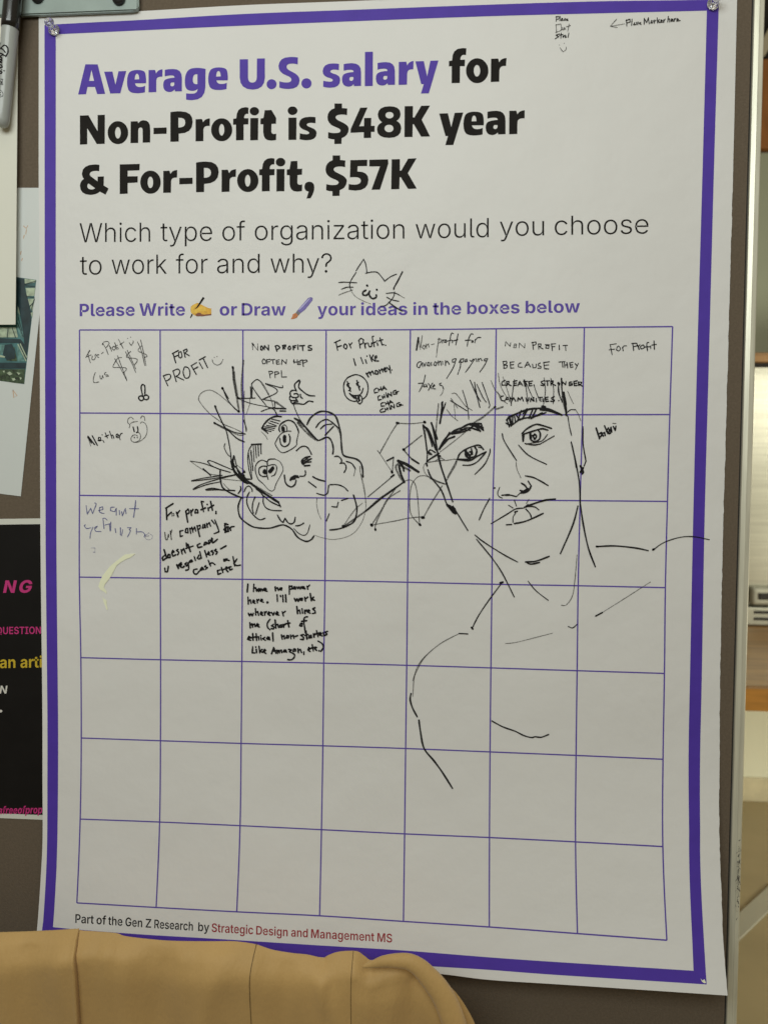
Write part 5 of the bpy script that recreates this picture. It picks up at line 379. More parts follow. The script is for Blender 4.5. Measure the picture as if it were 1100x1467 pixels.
DATA['footer_red'] = '''-2492,-7855 -13,1 -12,4 -10,7 -7,8 -5,11 -2,13 22,0 2,-7 2,-5 5,-4 5,-4 6,-1 7,-1 7,1 6,2 5,3 3,4 3,5 0,6 0,5 -3,4 -3,3 -5,3 -5,2 -6,3 -15,4 -14,5 -10,9 -7,10 -3,14 2,12 4,10 7,9 9,6 11,4 12,1 13,-1 11,-4 9,-6 7,-8 4,-10 2,-12 -22,0 -2,8 -5,7 -7,3 -10,2 -6,-1 -6,-2 -4,-3 -3,-4 -2,-4 -1,-5 1,-6 2,-4 4,-4 5,-2 5,-2 5,-2 11,-3 7,-3 7,-2 6,-4 6,-4 5,-6 3,-6 3,-8 1,-8 -1,-12 -4,-10 -7,-9 -9,-6 -12,-4
-2383,-7745 0,-19 -53,-1 -1,20
-2424,-7719 22,0 2,-103 0,-5 2,-3 3,-2 4,-1 2,0 2,0 2,1 2,0 4,-19 -4,-1 -3,-1 -4,0 -4,-1 -12,2 -8,6 -6,9 -2,13
-2364,-7852 -2,107 21,0 0,-18 1,0 4,9 5,6 6,4 8,1 2,0 2,0 2,-1 2,0 0,-23 -1,1 -3,0 -3,0 -3,1 -6,-1 -5,-3 -4,-3 -3,-5 -2,-5 -1,-7 1,-63
-2270,-7854 -9,1 -7,3 -7,5 -5,6 -3,8 -1,10 1,8 2,6 3,6 5,4 5,3 6,2 6,2 7,1 7,1 6,1 5,1 3,2 2,2 0,3 0,0 0,5 -2,4 -2,4 -4,2 -4,1 -5,1 -5,-1 -4,-1 -3,-2 -3,-3 -2,-3 -2,-4 -20,5 3,9 5,7 6,5 8,4 8,2 9,1 7,0 6,-2 7,-2 6,-4 5,-5 4,-6 3,-8 1,-10 1,-71 -21,0 0,15 -1,0 -2,-5 -4,-4 -4,-3 -5,-3 -5,-2|-2265,-7835 6,1 6,2 4,4 3,4 2,5 1,6 0,13 -2,-1 -2,-1 -3,-1 -3,-1 -3,0 -3,-1 -3,0 -2,-1 -5,-1 -4,-1 -3,-2 -3,-3 -1,-4 -1,-4 1,-4 1,-4 3,-3 3,-2 4,-1
-2156,-7744 0,-19 -53,-1 -1,20
-2197,-7719 22,1 2,-103 0,-5 2,-3 3,-2 4,-1 2,0 2,1 2,0 2,0 4,-19 -4,-1 -4,-1 -3,0 -4,0 -12,2 -9,5 -5,10 -2,12
-2096,-7852 -13,1 -12,5 -9,8 -7,11 -4,13 -2,16 2,16 3,13 7,11 8,9 11,5 13,2 8,-1 8,-2 7,-4 7,-6 5,-7 4,-10 3,-11 1,-13 0,-8 -76,0 0,17 65,0 -10,-5 -1,9 -2,7 -3,6 -4,5 -5,2 -7,1 -7,-1 -5,-3 -4,-4 -4,-6 -2,-7 0,-7 0,-12 1,-9 2,-8 4,-6 5,-5 6,-2 7,-1 4,0 4,2 4,2 3,2 2,4 2,4 20,-5 -3,-8 -4,-7 -6,-5 -8,-5 -8,-3
-1996,-7892 -10,1 -9,2 -8,4 -6,5 -5,6 -3,7 19,7 1,-3 3,-3 3,-3 4,-2 5,-1 6,-1 9,2 7,4 4,6 2,10 0,21 -2,0 -2,-4 -3,-4 -3,-4 -5,-3 -6,-2 -7,-1 -10,1 -10,5 -8,7 -6,10 -4,13 -1,16 1,16 3,13 6,11 8,8 9,5 10,1 8,-1 6,-2 5,-3 4,-4 2,-5 3,-4 1,0 -1,18 22,0 1,-107 -1,-13 -4,-10 -7,-8 -8,-6 -11,-3|-1996,-7829 6,1 5,3 5,5 3,7 2,8 0,9 -1,10 -2,8 -3,7 -4,5 -6,3 -6,1 -7,-1 -6,-4 -4,-5 -3,-7 -2,-8 0,-9 1,-9 2,-8 3,-7 4,-5 6,-3
-1930,-7849 -1,106 21,0 2,-106
-1921,-7728 -4,1 -5,3 -2,5 -1,5 0,5 3,5 4,3 5,1 5,-1 4,-3 3,-5 1,-5 -1,-5 -3,-5 -4,-3
-1845,-7851 -12,2 -11,5 -9,8 -7,11 -4,13 -2,16 1,15 4,14 7,11 8,8 11,5 13,2 7,-1 7,-1 7,-3 5,-4 5,-5 4,-5 3,-7 2,-7 -20,-5 -1,4 -2,3 -2,3 -2,3 -3,2 -3,2 -3,1 -4,0 -7,-1 -5,-4 -5,-5 -3,-7 -1,-9 -1,-9 1,-9 2,-9 3,-7 4,-5 6,-4 7,-1 4,1 3,1 3,1 3,2 2,3 2,3 2,4 1,4 20,-4 -2,-8 -3,-7 -4,-6 -4,-5 -6,-3 -6,-3 -7,-2
-1707,-7849 -31,0 -1,21 31,1 12,1 10,4 7,7 6,10 3,12 1,15 -2,15 -3,12 -6,9 -8,7 -9,4 -12,1 -32,0 -1,22 34,0 17,-2 15,-6 12,-10 9,-14 6,-17 2,-21 -2,-20 -5,-18 -8,-14 -12,-10 -15,-7
-1729,-7708 2,-141 -22,-1 -3,142
-1584,-7850 -13,1 -11,5 -10,8 -7,11 -4,13 -2,16 1,15 4,14 7,11 8,8 11,5 13,2 8,0 8,-3 8,-4 6,-5 6,-8 4,-9 3,-11 1,-13 0,-8 -77,0 0,16 66,1 -11,-5 0,8 -2,8 -3,6 -5,4 -5,3 -7,1 -7,-1 -5,-3 -4,-5 -4,-5 -1,-7 -1,-8 0,-11 1,-9 3,-8 3,-6 5,-4 6,-3 7,-1 5,1 4,1 3,2 3,2 3,4 2,4 20,-4 -3,-8 -5,-7 -6,-6 -7,-4 -9,-3
-1488,-7849 -10,1 -9,2 -8,4 -6,6 -5,8 -2,8 20,5 3,-7 4,-5 6,-3 7,0 7,1 6,2 3,4 1,5 -1,5 -2,3 -4,2 -6,2 -16,4 -11,4 -9,7 -5,8 -2,11 1,9 4,8 6,6 7,5 9,3 11,1 10,-1 8,-2 7,-4 6,-6 4,-6 3,-8 -20,-4 -2,5 -4,4 -5,3 -7,1 -6,-1 -5,-3 -4,-4 -1,-5 1,-4 3,-3 4,-3 6,-2 16,-4 12,-4 8,-6 5,-8 2,-10 -1,-9 -4,-9 -6,-7 -8,-5 -10,-3
-1429,-7847 -2,106 22,0 2,-105
-1420,-7726 -5,1 -4,3 -3,4 -1,6 1,5 2,4 5,3 4,1 5,-1 4,-3 3,-4 1,-5 -1,-5 -2,-5 -4,-3
-1343,-7887 -11,0 -9,3 -7,3 -7,5 -4,6 -3,7 18,7 2,-3 2,-3 3,-2 4,-3 5,-1 7,-1 9,2 7,4 4,7 1,9 0,20 -2,0 -2,-3 -2,-4 -4,-4 -4,-3 -6,-2 -8,-1 -10,1 -9,4 -8,7 -7,10 -4,13 -1,16 1,16 4,13 5,11 8,8 9,5 11,1 7,-1 6,-2 5,-3 4,-4 3,-5 2,-3 1,0 0,17 21,0 2,-106 -1,-12 -4,-11 -7,-8 -9,-6 -10,-3|-1344,-7825 7,1 5,3 4,5 3,6 2,8 1,10 -1,9 -2,8 -3,7 -5,5 -5,3 -7,1 -7,-1 -5,-4 -5,-5 -3,-6 -1,-9 -1,-9 1,-9 2,-8 3,-6 5,-5 5,-3
-1256,-7783 1,-62 -22,0 -1,105 20,1 1,-26 -2,0 5,12 6,8 9,5 10,2 9,-1 8,-3 7,-6 5,-8 3,-10 1,-11 1,-67 -22,0 -1,63 -1,9 -4,7 -6,5 -7,1 -6,-1 -5,-2 -4,-3 -3,-5 -1,-6
-1102,-7845 -9,1 -7,2 -7,5 -5,6 -3,8 -1,9 0,8 3,7 3,5 4,4 6,3 6,3 6,1 7,1 7,1 6,1 4,1 3,2 2,2 1,3 0,1 -1,4 -1,4 -3,3 -3,3 -4,1 -5,1 -5,-1 -4,-1 -4,-3 -3,-2 -2,-3 -1,-4 -20,5 3,8 5,7 6,6 7,3 9,3 9,1 6,-1 7,-1 6,-2 6,-4 5,-5 4,-6 3,-8 1,-9 1,-71 -20,0 -1,15 -1,0 -2,-5 -3,-4 -4,-3 -5,-3 -6,-2|-1097,-7827 6,1 5,2 5,4 3,4 2,5 0,6 0,12 -1,-1 -3,-1 -2,0 -3,-1 -3,-1 -3,0 -3,-1 -2,0 -5,-1 -4,-2 -4,-2 -2,-2 -2,-4 0,-4 0,-5 2,-3 2,-3 4,-2 3,-1
-1010,-7781 1,-61 -22,0 -2,105 21,0 1,-26 -2,0 5,12 6,9 8,5 11,2 9,-2 8,-3 6,-6 5,-7 3,-10 1,-12 1,-66 -21,-1 -1,63 -2,10 -3,7 -6,4 -8,2 -5,-1 -5,-2 -4,-4 -3,-5 -2,-6
-893,-7843 -10,2 -9,4 -8,8 -6,11 -4,13 -2,16 1,16 4,14 6,10 7,8 9,5 11,1 7,0 6,-3 5,-3 4,-4 2,-4 2,-4 1,0 0,52 21,0 2,-139 -21,0 0,16 -2,0 -2,-4 -2,-4 -4,-4 -5,-4 -5,-2|-887,-7823 6,2 6,3 4,5 3,7 2,8 0,10 -1,9 -2,9 -3,6 -4,5 -6,3 -6,1 -7,-1 -5,-3 -5,-5 -3,-7 -1,-8 -1,-10 1,-9 2,-8 3,-7 5,-5 5,-4
-786,-7843 -2,140 34,0 26,-72 1,-4 2,-6 1,-6 2,-7 2,-8 2,-7 1,-6 1,-6 -4,0 1,6 1,6 1,7 2,7 1,8 2,6 1,6 2,5 22,72 35,0 2,-139 -23,0 -1,70 0,5 0,6 0,6 0,7 0,8 0,7 0,7 0,7 2,0 -2,-7 -2,-8 -1,-7 -2,-8 -2,-7 -2,-6 -1,-6 -2,-4 -22,-71 -20,0 -25,70 -1,5 -2,5 -2,6 -2,7 -2,7 -2,8 -2,8 -2,7 1,0 1,-6 0,-7 0,-8 0,-7 1,-7 0,-7 0,-6 0,-5 2,-70
-598,-7843 -9,1 -8,3 -6,4 -5,6 -4,8 -1,10 1,8 2,6 3,5 5,4 5,4 7,2 6,1 7,1 8,2 6,0 4,1 3,2 2,2 1,3 0,1 -1,4 -1,4 -3,3 -3,3 -4,1 -5,1 -6,-1 -4,-1 -4,-3 -3,-2 -2,-3 -1,-4 -21,5 4,8 5,7 6,5 8,4 8,2 9,1 7,0 7,-1 7,-3 6,-3 5,-5 4,-6 3,-8 1,-9 1,-70 -21,0 -1,14 0,0 -3,-4 -3,-4 -4,-3 -5,-3 -6,-2|-593,-7825 7,1 5,3 4,3 4,5 2,5 0,5 0,13 -1,-1 -3,-1 -2,-1 -3,-1 -4,0 -3,-1 -3,0 -2,-1 -5,-1 -4,-1 -4,-2 -2,-3 -2,-4 0,-4 0,-4 2,-4 2,-2 4,-2 4,-1
-503,-7778 1,-61 -22,-1 -2,105 21,0 1,-26 -2,0 5,12 6,8 9,6 11,1 9,-1 8,-3 7,-6 5,-7 3,-10 1,-11 1,-67 -22,0 -1,63 -1,9 -4,7 -6,4 -8,2 -6,-1 -5,-2 -4,-4 -3,-4 -2,-6
-391,-7840 -8,1 -8,2 -7,5 -5,6 -3,7 -1,10 0,8 3,6 3,6 5,4 5,3 6,2 7,2 7,1 7,1 6,1 5,1 3,1 2,2 0,3 0,1 0,5 -2,4 -2,3 -3,2 -5,1 -5,1 -5,-1 -4,-1 -4,-2 -3,-3 -2,-3 -1,-4 -21,5 3,8 5,7 7,5 7,4 9,3 9,0 7,0 7,-1 6,-2 6,-4 6,-5 4,-6 2,-7 1,-10 1,-69 -21,-1 0,15 -1,0 -2,-5 -4,-4 -4,-3 -5,-3 -6,-1|-385,-7822 6,1 6,2 4,3 3,5 2,5 1,6 0,12 -2,-1 -2,-1 -3,-1 -3,0 -3,-1 -3,-1 -3,0 -2,-1 -5,-1 -4,-1 -4,-2 -2,-3 -2,-3 -1,-5 1,-4 2,-3 2,-3 3,-2 4,-1
-275,-7877 -11,0 -9,2 -8,4 -6,5 -5,6 -3,6 18,7 2,-2 3,-3 3,-3 4,-2 5,-2 6,0 10,1 7,4 4,7 2,10 -1,19 -1,0 -2,-4 -3,-4 -4,-3 -5,-3 -6,-2 -7,-1 -10,1 -10,4 -8,7 -6,10 -4,13 -2,15 1,16 4,13 6,10 8,8 9,5 11,1 7,0 7,-3 5,-3 3,-4 3,-4 3,-4 1,0 0,17 21,1 2,-104 -2,-13 -4,-10 -7,-8 -9,-6 -10,-3|-276,-7816 7,1 5,3 5,5 3,6 2,8 0,9 -1,9 -2,8 -3,7 -5,5 -5,3 -7,1 -7,-2 -5,-3 -5,-5 -3,-7 -2,-8 0,-9 0,-8 3,-8 3,-7 4,-4 6,-3
-166,-7837 -13,1 -12,5 -9,8 -7,10 -4,13 -2,15 1,15 4,13 7,11 9,9 11,5 12,2 9,-1 8,-2 7,-4 7,-6 6,-7 4,-9 3,-11 1,-12 0,-8 -78,-1 0,17 66,0 -10,-5 -1,9 -2,7 -3,6 -4,4 -6,3 -6,1 -7,-1 -6,-3 -4,-5 -3,-5 -2,-7 -1,-7 0,-12 1,-9 3,-7 3,-6 5,-4 6,-3 7,0 5,0 4,1 4,2 3,3 2,3 2,4 20,-4 -3,-8 -4,-7 -6,-5 -8,-5 -9,-2
-105,-7834 -1,103 21,0 1,-25 -2,0 3,9 3,6 5,6 5,3 6,2 6,1 10,-2 7,-5 5,-8 4,-12 -2,0 2,8 4,7 5,6 6,4 7,2 7,1 8,-1 7,-3 7,-5 4,-7 3,-9 2,-10 0,-70 -22,0 -1,66 -1,8 -3,6 -6,3 -6,1 -5,-1 -4,-1 -4,-3 -2,-4 -2,-5 0,-6 0,-65 -21,0 -1,67 -1,7 -3,6 -6,3 -6,2 -5,-1 -4,-2 -4,-3 -2,-4 -2,-6 -1,-6 1,-63
94,-7834 -14,1 -11,5 -9,8 -7,10 -4,13 -2,15 1,15 4,13 7,11 9,8 10,6 13,1 9,0 8,-2 7,-4 7,-6 5,-7 4,-9 3,-11 1,-12 0,-8 -78,-1 0,17 67,0 -10,-4 -1,8 -2,7 -3,6 -4,4 -6,3 -7,1 -6,-1 -6,-3 -4,-5 -4,-5 -2,-7 0,-7 0,-12 1,-9 2,-7 4,-6 5,-4 6,-3 7,0 4,0 4,1 4,2 3,3 3,3 1,4 21,-4 -3,-8 -5,-7 -6,-5 -8,-4 -8,-3
176,-7771 0,-60 -22,0 -1,103 21,0 1,-25 -2,0 5,11 7,9 8,5 11,2 9,-1 8,-4 6,-5 5,-8 3,-9 1,-12 1,-65 -22,0 -1,61 -1,9 -4,7 -5,5 -8,1 -6,-1 -5,-2 -4,-3 -3,-5 -2,-6
303,-7726 0,-19 -53,-1 0,19
263,-7702 22,0 1,-99 0,-4 2,-4 3,-2 4,0 2,0 2,0 2,1 2,0 4,-18 -4,-1 -4,-1 -3,-1 -4,0 -12,2 -9,5 -6,9 -1,12
360,-7832 -1,137 34,0 25,-70 1,-5 2,-5 1,-7 2,-7 2,-7 1,-6 2,-7 1,-6 -5,0 2,6 1,6 1,7 2,7 1,7 2,7 1,5 2,5 23,71 34,0 1,-137 -22,0 -1,69 0,5 0,6 0,6 0,7 0,7 0,8 0,7 0,6 2,0 -2,-7 -2,-7 -1,-8 -2,-7 -2,-7 -2,-6 -2,-6 -1,-4 -23,-69 -19,0 -24,69 -2,4 -1,5 -2,6 -2,7 -2,7 -2,8 -2,7 -2,8 1,0 1,-6 0,-7 0,-8 0,-7 1,-7 0,-6 0,-6 0,-5 1,-69
565,-7832 -14,1 -12,3 -9,6 -8,9 -4,10 -2,13 22,0 1,-7 3,-5 4,-4 6,-3 6,-2 7,0 7,0 6,2 5,3 4,4 2,5 1,5 -1,5 -2,4 -4,3 -4,3 -6,2 -6,2 -15,4 -14,6 -10,7 -7,11 -2,13 1,11 4,10 7,8 10,6 11,4 12,1 13,-1 11,-4 9,-6 7,-8 4,-9 2,-11 -22,0 -2,8 -5,6 -8,3 -9,1 -6,0 -6,-2 -5,-3 -3,-4 -2,-4 -1,-5 1,-5 3,-4 3,-4 5,-2 5,-2 5,-2 12,-3 7,-2 7,-3 6,-3 6,-4 4,-5 4,-6 2,-7 1,-9 -1,-11 -4,-10 -7,-8 -9,-6 -12,-4'''
DATA['bp_pink_one'] = '''-6420,-2026 49,224 61,1 43,-100 3,-7 3,-6 2,-7 3,-8 2,-8 2,-8 2,-9 2,-10 2,-11 -5,0 1,9 1,9 2,9 1,10 2,10 1,10 2,8 1,8 2,7 20,96 57,1 -48,-224 -62,-1 -40,91 -3,9 -3,8 -3,7 -3,8 -2,8 -3,9 -2,9 -3,11 -3,11 6,0 -1,-11 -2,-10 -1,-10 -2,-10 -1,-9 -2,-9 -1,-8 -2,-7 -1,-6 -20,-93
-6022,-2019 -22,1 -20,4 -17,6 -14,10 -11,13 -8,15 -4,18 -1,21 4,22 7,23 10,22 13,18 16,17 17,14 19,11 20,8 21,5 22,3 14,0 13,-1 12,-3 11,-4 10,-4 8,-6 8,-7 5,-8 5,-8 3,-10 1,-10 0,-11 -59,-2 -1,4 -1,4 -2,4 -2,3 -3,3 -3,3 -3,2 -4,2 -5,1 -5,1 -5,0 -6,0 -12,-1 -11,-3 -11,-5 -9,-7 -9,-8 -8,-9 -6,-11 -6,-13 -4,-14 -2,-13 -1,-13 2,-11 3,-9 5,-7 7,-6 8,-4 10,-3 12,0 11,1 10,2 9,3 8,4 7,5 6,6 5,7 3,7 3,8 11,0 -61,-3 9,39 106,5 -6,-30 -6,-19 -9,-17 -11,-16 -14,-14 -15,-11 -18,-10 -18,-7 -20,-5'''
DATA['bp_pink_two'] = '''-6504,-2727 19,0 11,-15 8,-11 18,-27 -20,-1 -13,18 -5,9
-6498,-2773 -9,1 -9,2 -9,5 -7,5 -6,8 -5,9 -4,10 -2,12 -1,13 1,14 3,12 4,11 5,9 6,8 8,6 8,5 9,3 9,1 10,-1 9,-2 8,-4 7,-6 7,-8 5,-9 3,-10 3,-12 0,-13 -1,-14 -2,-12 -4,-11 -5,-9 -7,-8 -7,-6 -8,-5 -9,-2|-6498,-2751 6,1 6,2 4,3 5,4 3,5 3,6 3,8 1,8 0,9 0,9 -1,8 -2,7 -3,6 -4,5 -4,4 -5,3 -5,1 -6,1 -6,-1 -5,-2 -5,-3 -4,-4 -4,-5 -3,-6 -2,-8 -1,-8 -1,-9 0,-9 2,-8 2,-7 3,-6 3,-5 4,-4 5,-3 6,-1
-6380,-2769 -9,0 -8,2 -7,3 -7,4 -5,6 -4,6 -3,8 -2,8 -1,9 1,84 22,1 -1,-83 0,-5 1,-4 2,-5 2,-3 3,-4 3,-2 4,-2 5,-1 4,0 5,0 5,2 3,2 4,2 3,4 2,4 2,4 1,5 0,5 1,82 22,1 -1,-85 -1,-9 -2,-8 -3,-7 -5,-7 -5,-6 -6,-4 -8,-4 -8,-2
-6312,-2765 1,130 75,2 0,-21 -53,-1 -1,-34 49,2 0,-21 -49,-1 0,-35 53,2 0,-21
-6177,-2763 -8,0 -8,2 -7,2 -6,3 -5,5 -4,5 -3,7 -2,7 -1,9 21,0 1,-4 1,-4 1,-3 3,-3 2,-2 4,-1 3,-1 4,-1 4,0 4,0 4,1 3,1 3,2 3,2 2,3 2,3 1,3 0,3 0,3 -1,3 -1,2 -2,2 -2,2 -3,1 -3,2 -4,1 -4,1 -13,3 -8,3 -8,4 -6,5 -4,6 -3,8 -1,9 1,7 2,7 3,6 4,5 5,5 6,4 7,3 7,2 8,0 7,0 8,-1 6,-3 6,-3 4,-5 4,-5 3,-6 2,-6 0,-7 -20,-1 -1,5 -2,4 -3,3 -4,3 -5,1 -6,0 -4,0 -3,-1 -3,-1 -3,-2 -2,-2 -2,-2 -2,-3 0,-2 -1,-3 1,-4 0,-2 2,-3 2,-2 2,-2 3,-1 3,-1 3,-1 3,-1 10,-3 5,-1 4,-1 4,-2 4,-2 3,-3 4,-2 3,-3 2,-4 2,-4 1,-4 1,-5 1,-5 -1,-8 -2,-6 -3,-7 -4,-5 -5,-5 -6,-4 -7,-2 -7,-2
-6120,-2650 0,20 91,3 0,-21 -35,-1 -1,-109 -21,0 1,109
-6018,-2756 0,20 20,1 1,88 -20,0 0,20 61,2 0,-20 -20,-1 -1,-88 20,0 0,-20
-5891,-2754 -10,0 -9,3 -8,4 -7,6 -6,7 -5,9 -4,11 -2,11 -1,14 1,13 2,12 4,11 5,9 7,8 7,6 8,5 9,3 10,1 9,-1 9,-2 8,-4 8,-6 6,-8 5,-9 3,-10 3,-12 0,-13 -1,-14 -2,-12 -4,-10 -5,-10 -6,-7 -8,-7 -8,-4 -9,-3|-5891,-2732 6,0 5,2 5,3 4,4 4,6 3,6 2,7 1,8 1,9 -1,9 -1,8 -2,7 -3,6 -3,5 -5,4 -4,3 -6,1 -5,1 -6,-1 -6,-2 -4,-3 -5,-4 -3,-5 -3,-6 -3,-7 -1,-9 0,-9 0,-9 1,-8 2,-7 3,-6 4,-5 4,-4 5,-2 5,-2
-5821,-2750 1,129 24,1 37,-68 2,-3 2,-4 1,-3 2,-4 2,-4 2,-5 2,-5 2,-5 2,-5 -3,0 0,5 0,5 0,5 -1,5 0,5 0,5 0,4 0,4 0,4 0,65 22,1 -1,-129 -24,-1 -33,61 -3,4 -2,4 -2,4 -2,5 -2,4 -2,5 -2,5 -3,6 -3,7 3,0 0,-6 0,-6 1,-6 0,-5 0,-6 0,-4 0,-5 0,-3 0,-3 0,-63'''
DATA['bp_pink_three'] = '''-6527,-6048 -7,0 -6,2 -4,5 -3,5 -2,8 1,10 2,8 3,7 3,5 4,5 5,3 5,3 6,2 6,1 6,1 5,1 3,2 3,1 2,2 1,3 0,1 0,4 -1,3 -1,2 -2,2 -2,1 -4,0 -3,-1 -3,-1 -3,-2 -2,-2 -2,-3 -2,-3 -19,3 3,8 5,8 6,6 7,5 8,3 9,1 6,0 6,-1 6,-3 4,-3 3,-5 3,-6 1,-7 -1,-9 -11,-71 -21,-1 2,15 -1,0 -3,-5 -3,-5 -4,-3 -4,-3 -5,-2|-6518,-6027 5,1 4,2 3,3 3,4 2,4 2,5 1,11 -1,-1 -2,0 -2,-1 -2,-1 -2,-1 -2,0 -2,-1 -2,0 -3,-1 -3,-2 -3,-2 -2,-2 -2,-3 -1,-4 0,-3 1,-3 1,-3 2,-1 2,-1
-6406,-5935 -4,-23 -51,-3 4,23
-6460,-6043 17,113 3,10 3,9 5,7 6,5 7,4 7,1 5,0 4,-1 4,-1 2,0 -7,-23 -2,0 -1,1 -2,0 -2,0 -4,-1 -3,-2 -2,-4 -1,-4 -17,-113
-6410,-6040 17,106 21,1 -3,-19 1,0 4,9 5,6 6,5 6,1 2,0 2,0 1,0 2,-1 -4,-27 -2,1 -2,0 -3,0 -2,0 -5,0 -4,-3 -4,-3 -3,-5 -2,-5 -1,-6 -10,-59
-6317,-6037 -11,1 -8,4 -7,8 -4,11 -1,13 1,15 4,16 5,13 8,11 8,9 10,6 11,2 7,-1 7,-2 5,-4 5,-5 3,-8 2,-9 0,-10 -1,-13 -1,-8 -65,-4 2,19 55,3 -11,-5 1,7 -1,6 -1,5 -2,4 -4,2 -4,0 -5,-1 -4,-2 -4,-4 -3,-5 -2,-6 -2,-7 -2,-13 0,-8 0,-7 2,-5 3,-3 3,-2 5,0 3,0 3,1 3,2 3,2 2,3 2,4 19,-4 -4,-8 -5,-8 -6,-6 -7,-4 -8,-4
-6233,-6032 -11,1 -8,4 -7,8 -4,10 -1,13 1,16 4,15 5,14 7,11 9,8 10,6 11,2 7,0 7,-2 5,-4 5,-6 3,-7 2,-9 0,-11 -1,-12 -1,-9 -65,-3 2,18 55,3 -11,-5 0,7 0,7 -1,4 -3,4 -3,2 -4,1 -5,-1 -4,-3 -4,-4 -3,-5 -2,-6 -2,-7 -2,-13 0,-8 0,-6 2,-5 3,-3 3,-2 5,-1 3,1 3,1 3,2 3,2 2,3 2,4 19,-4 -4,-9 -5,-7 -6,-6 -7,-5 -8,-3
-6149,-6028 -11,1 -9,5 -6,8 -4,10 -1,13 1,15 4,16 5,13 7,11 9,9 10,6 11,2 11,-1 9,-5 6,-8 4,-10 1,-13 -1,-16 -4,-15 -5,-13 -7,-11 -9,-9 -10,-6|-6146,-6004 5,1 4,3 4,5 3,6 3,8 1,8 1,9 0,7 -1,6 -2,5 -4,2 -4,1 -5,-1 -4,-3 -4,-5 -3,-6 -3,-8 -1,-8 -1,-9 0,-7 1,-6 2,-5 4,-3
-6038,-5915 -3,-23 -51,-3 4,23
-6091,-6023 17,112 2,11 4,9 5,7 6,5 6,3 8,2 4,0 5,-1 3,-1 2,-1 -7,-22 -1,0 -2,0 -2,1 -1,0 -4,-1 -3,-3 -2,-3 -1,-5 -17,-112
-6047,-6060 22,145 22,1 -3,-17 1,0 2,4 4,5 3,4 5,3 5,3 6,1 7,-1 7,-4 5,-7 3,-10 2,-14 -2,-17 -3,-16 -6,-13 -6,-11 -7,-8 -9,-5 -8,-2 -6,0 -4,2 -3,3 -3,4 -2,4 -1,4 0,0 -9,-56|-6001,-5996 5,2 4,3 4,4 3,7 3,7 1,8 1,9 0,7 -1,6 -3,4 -3,3 -4,0 -5,-1 -4,-3 -4,-4 -3,-6 -3,-8 -1,-8 -1,-9 0,-7 1,-6 3,-4 3,-3
-5952,-6015 16,105 21,1 -3,-19 1,0 4,9 5,7 6,4 6,2 2,0 2,-1 1,0 2,0 -4,-27 -2,1 -2,0 -3,0 -2,0 -5,-1 -4,-2 -3,-4 -4,-4 -2,-5 -1,-6 -9,-59
-5860,-6012 -11,1 -8,4 -7,8 -3,11 -2,13 1,15 4,15 5,14 7,11 9,8 10,6 11,2 11,-1 9,-4 6,-8 4,-11 1,-13 -1,-15 -4,-15 -5,-14 -7,-11 -9,-8 -10,-6|-5857,-5989 5,2 4,3 4,5 3,6 3,7 1,9 1,8 0,8 -1,6 -2,4 -4,3 -4,1 -5,-2 -4,-3 -4,-5 -3,-6 -2,-7 -2,-9 -1,-8 0,-8 1,-6 3,-4 3,-3
-5815,-6047 22,145 22,1 -2,-18 0,0 3,5 3,4 4,4 4,4 5,2 6,1 8,-1 6,-4 5,-7 4,-10 1,-13 -2,-17 -3,-16 -5,-14 -7,-11 -7,-8 -8,-5 -9,-2 -5,1 -4,1 -4,3 -2,4 -2,4 -1,5 -1,0 -8,-57|-5768,-5983 5,1 4,3 3,5 4,6 2,7 2,9 1,8 -1,7 -1,6 -2,5 -4,2 -4,1 -5,-1 -4,-3 -4,-5 -3,-6 -2,-7 -2,-9 -1,-8 0,-8 2,-5 2,-5 3,-2'''
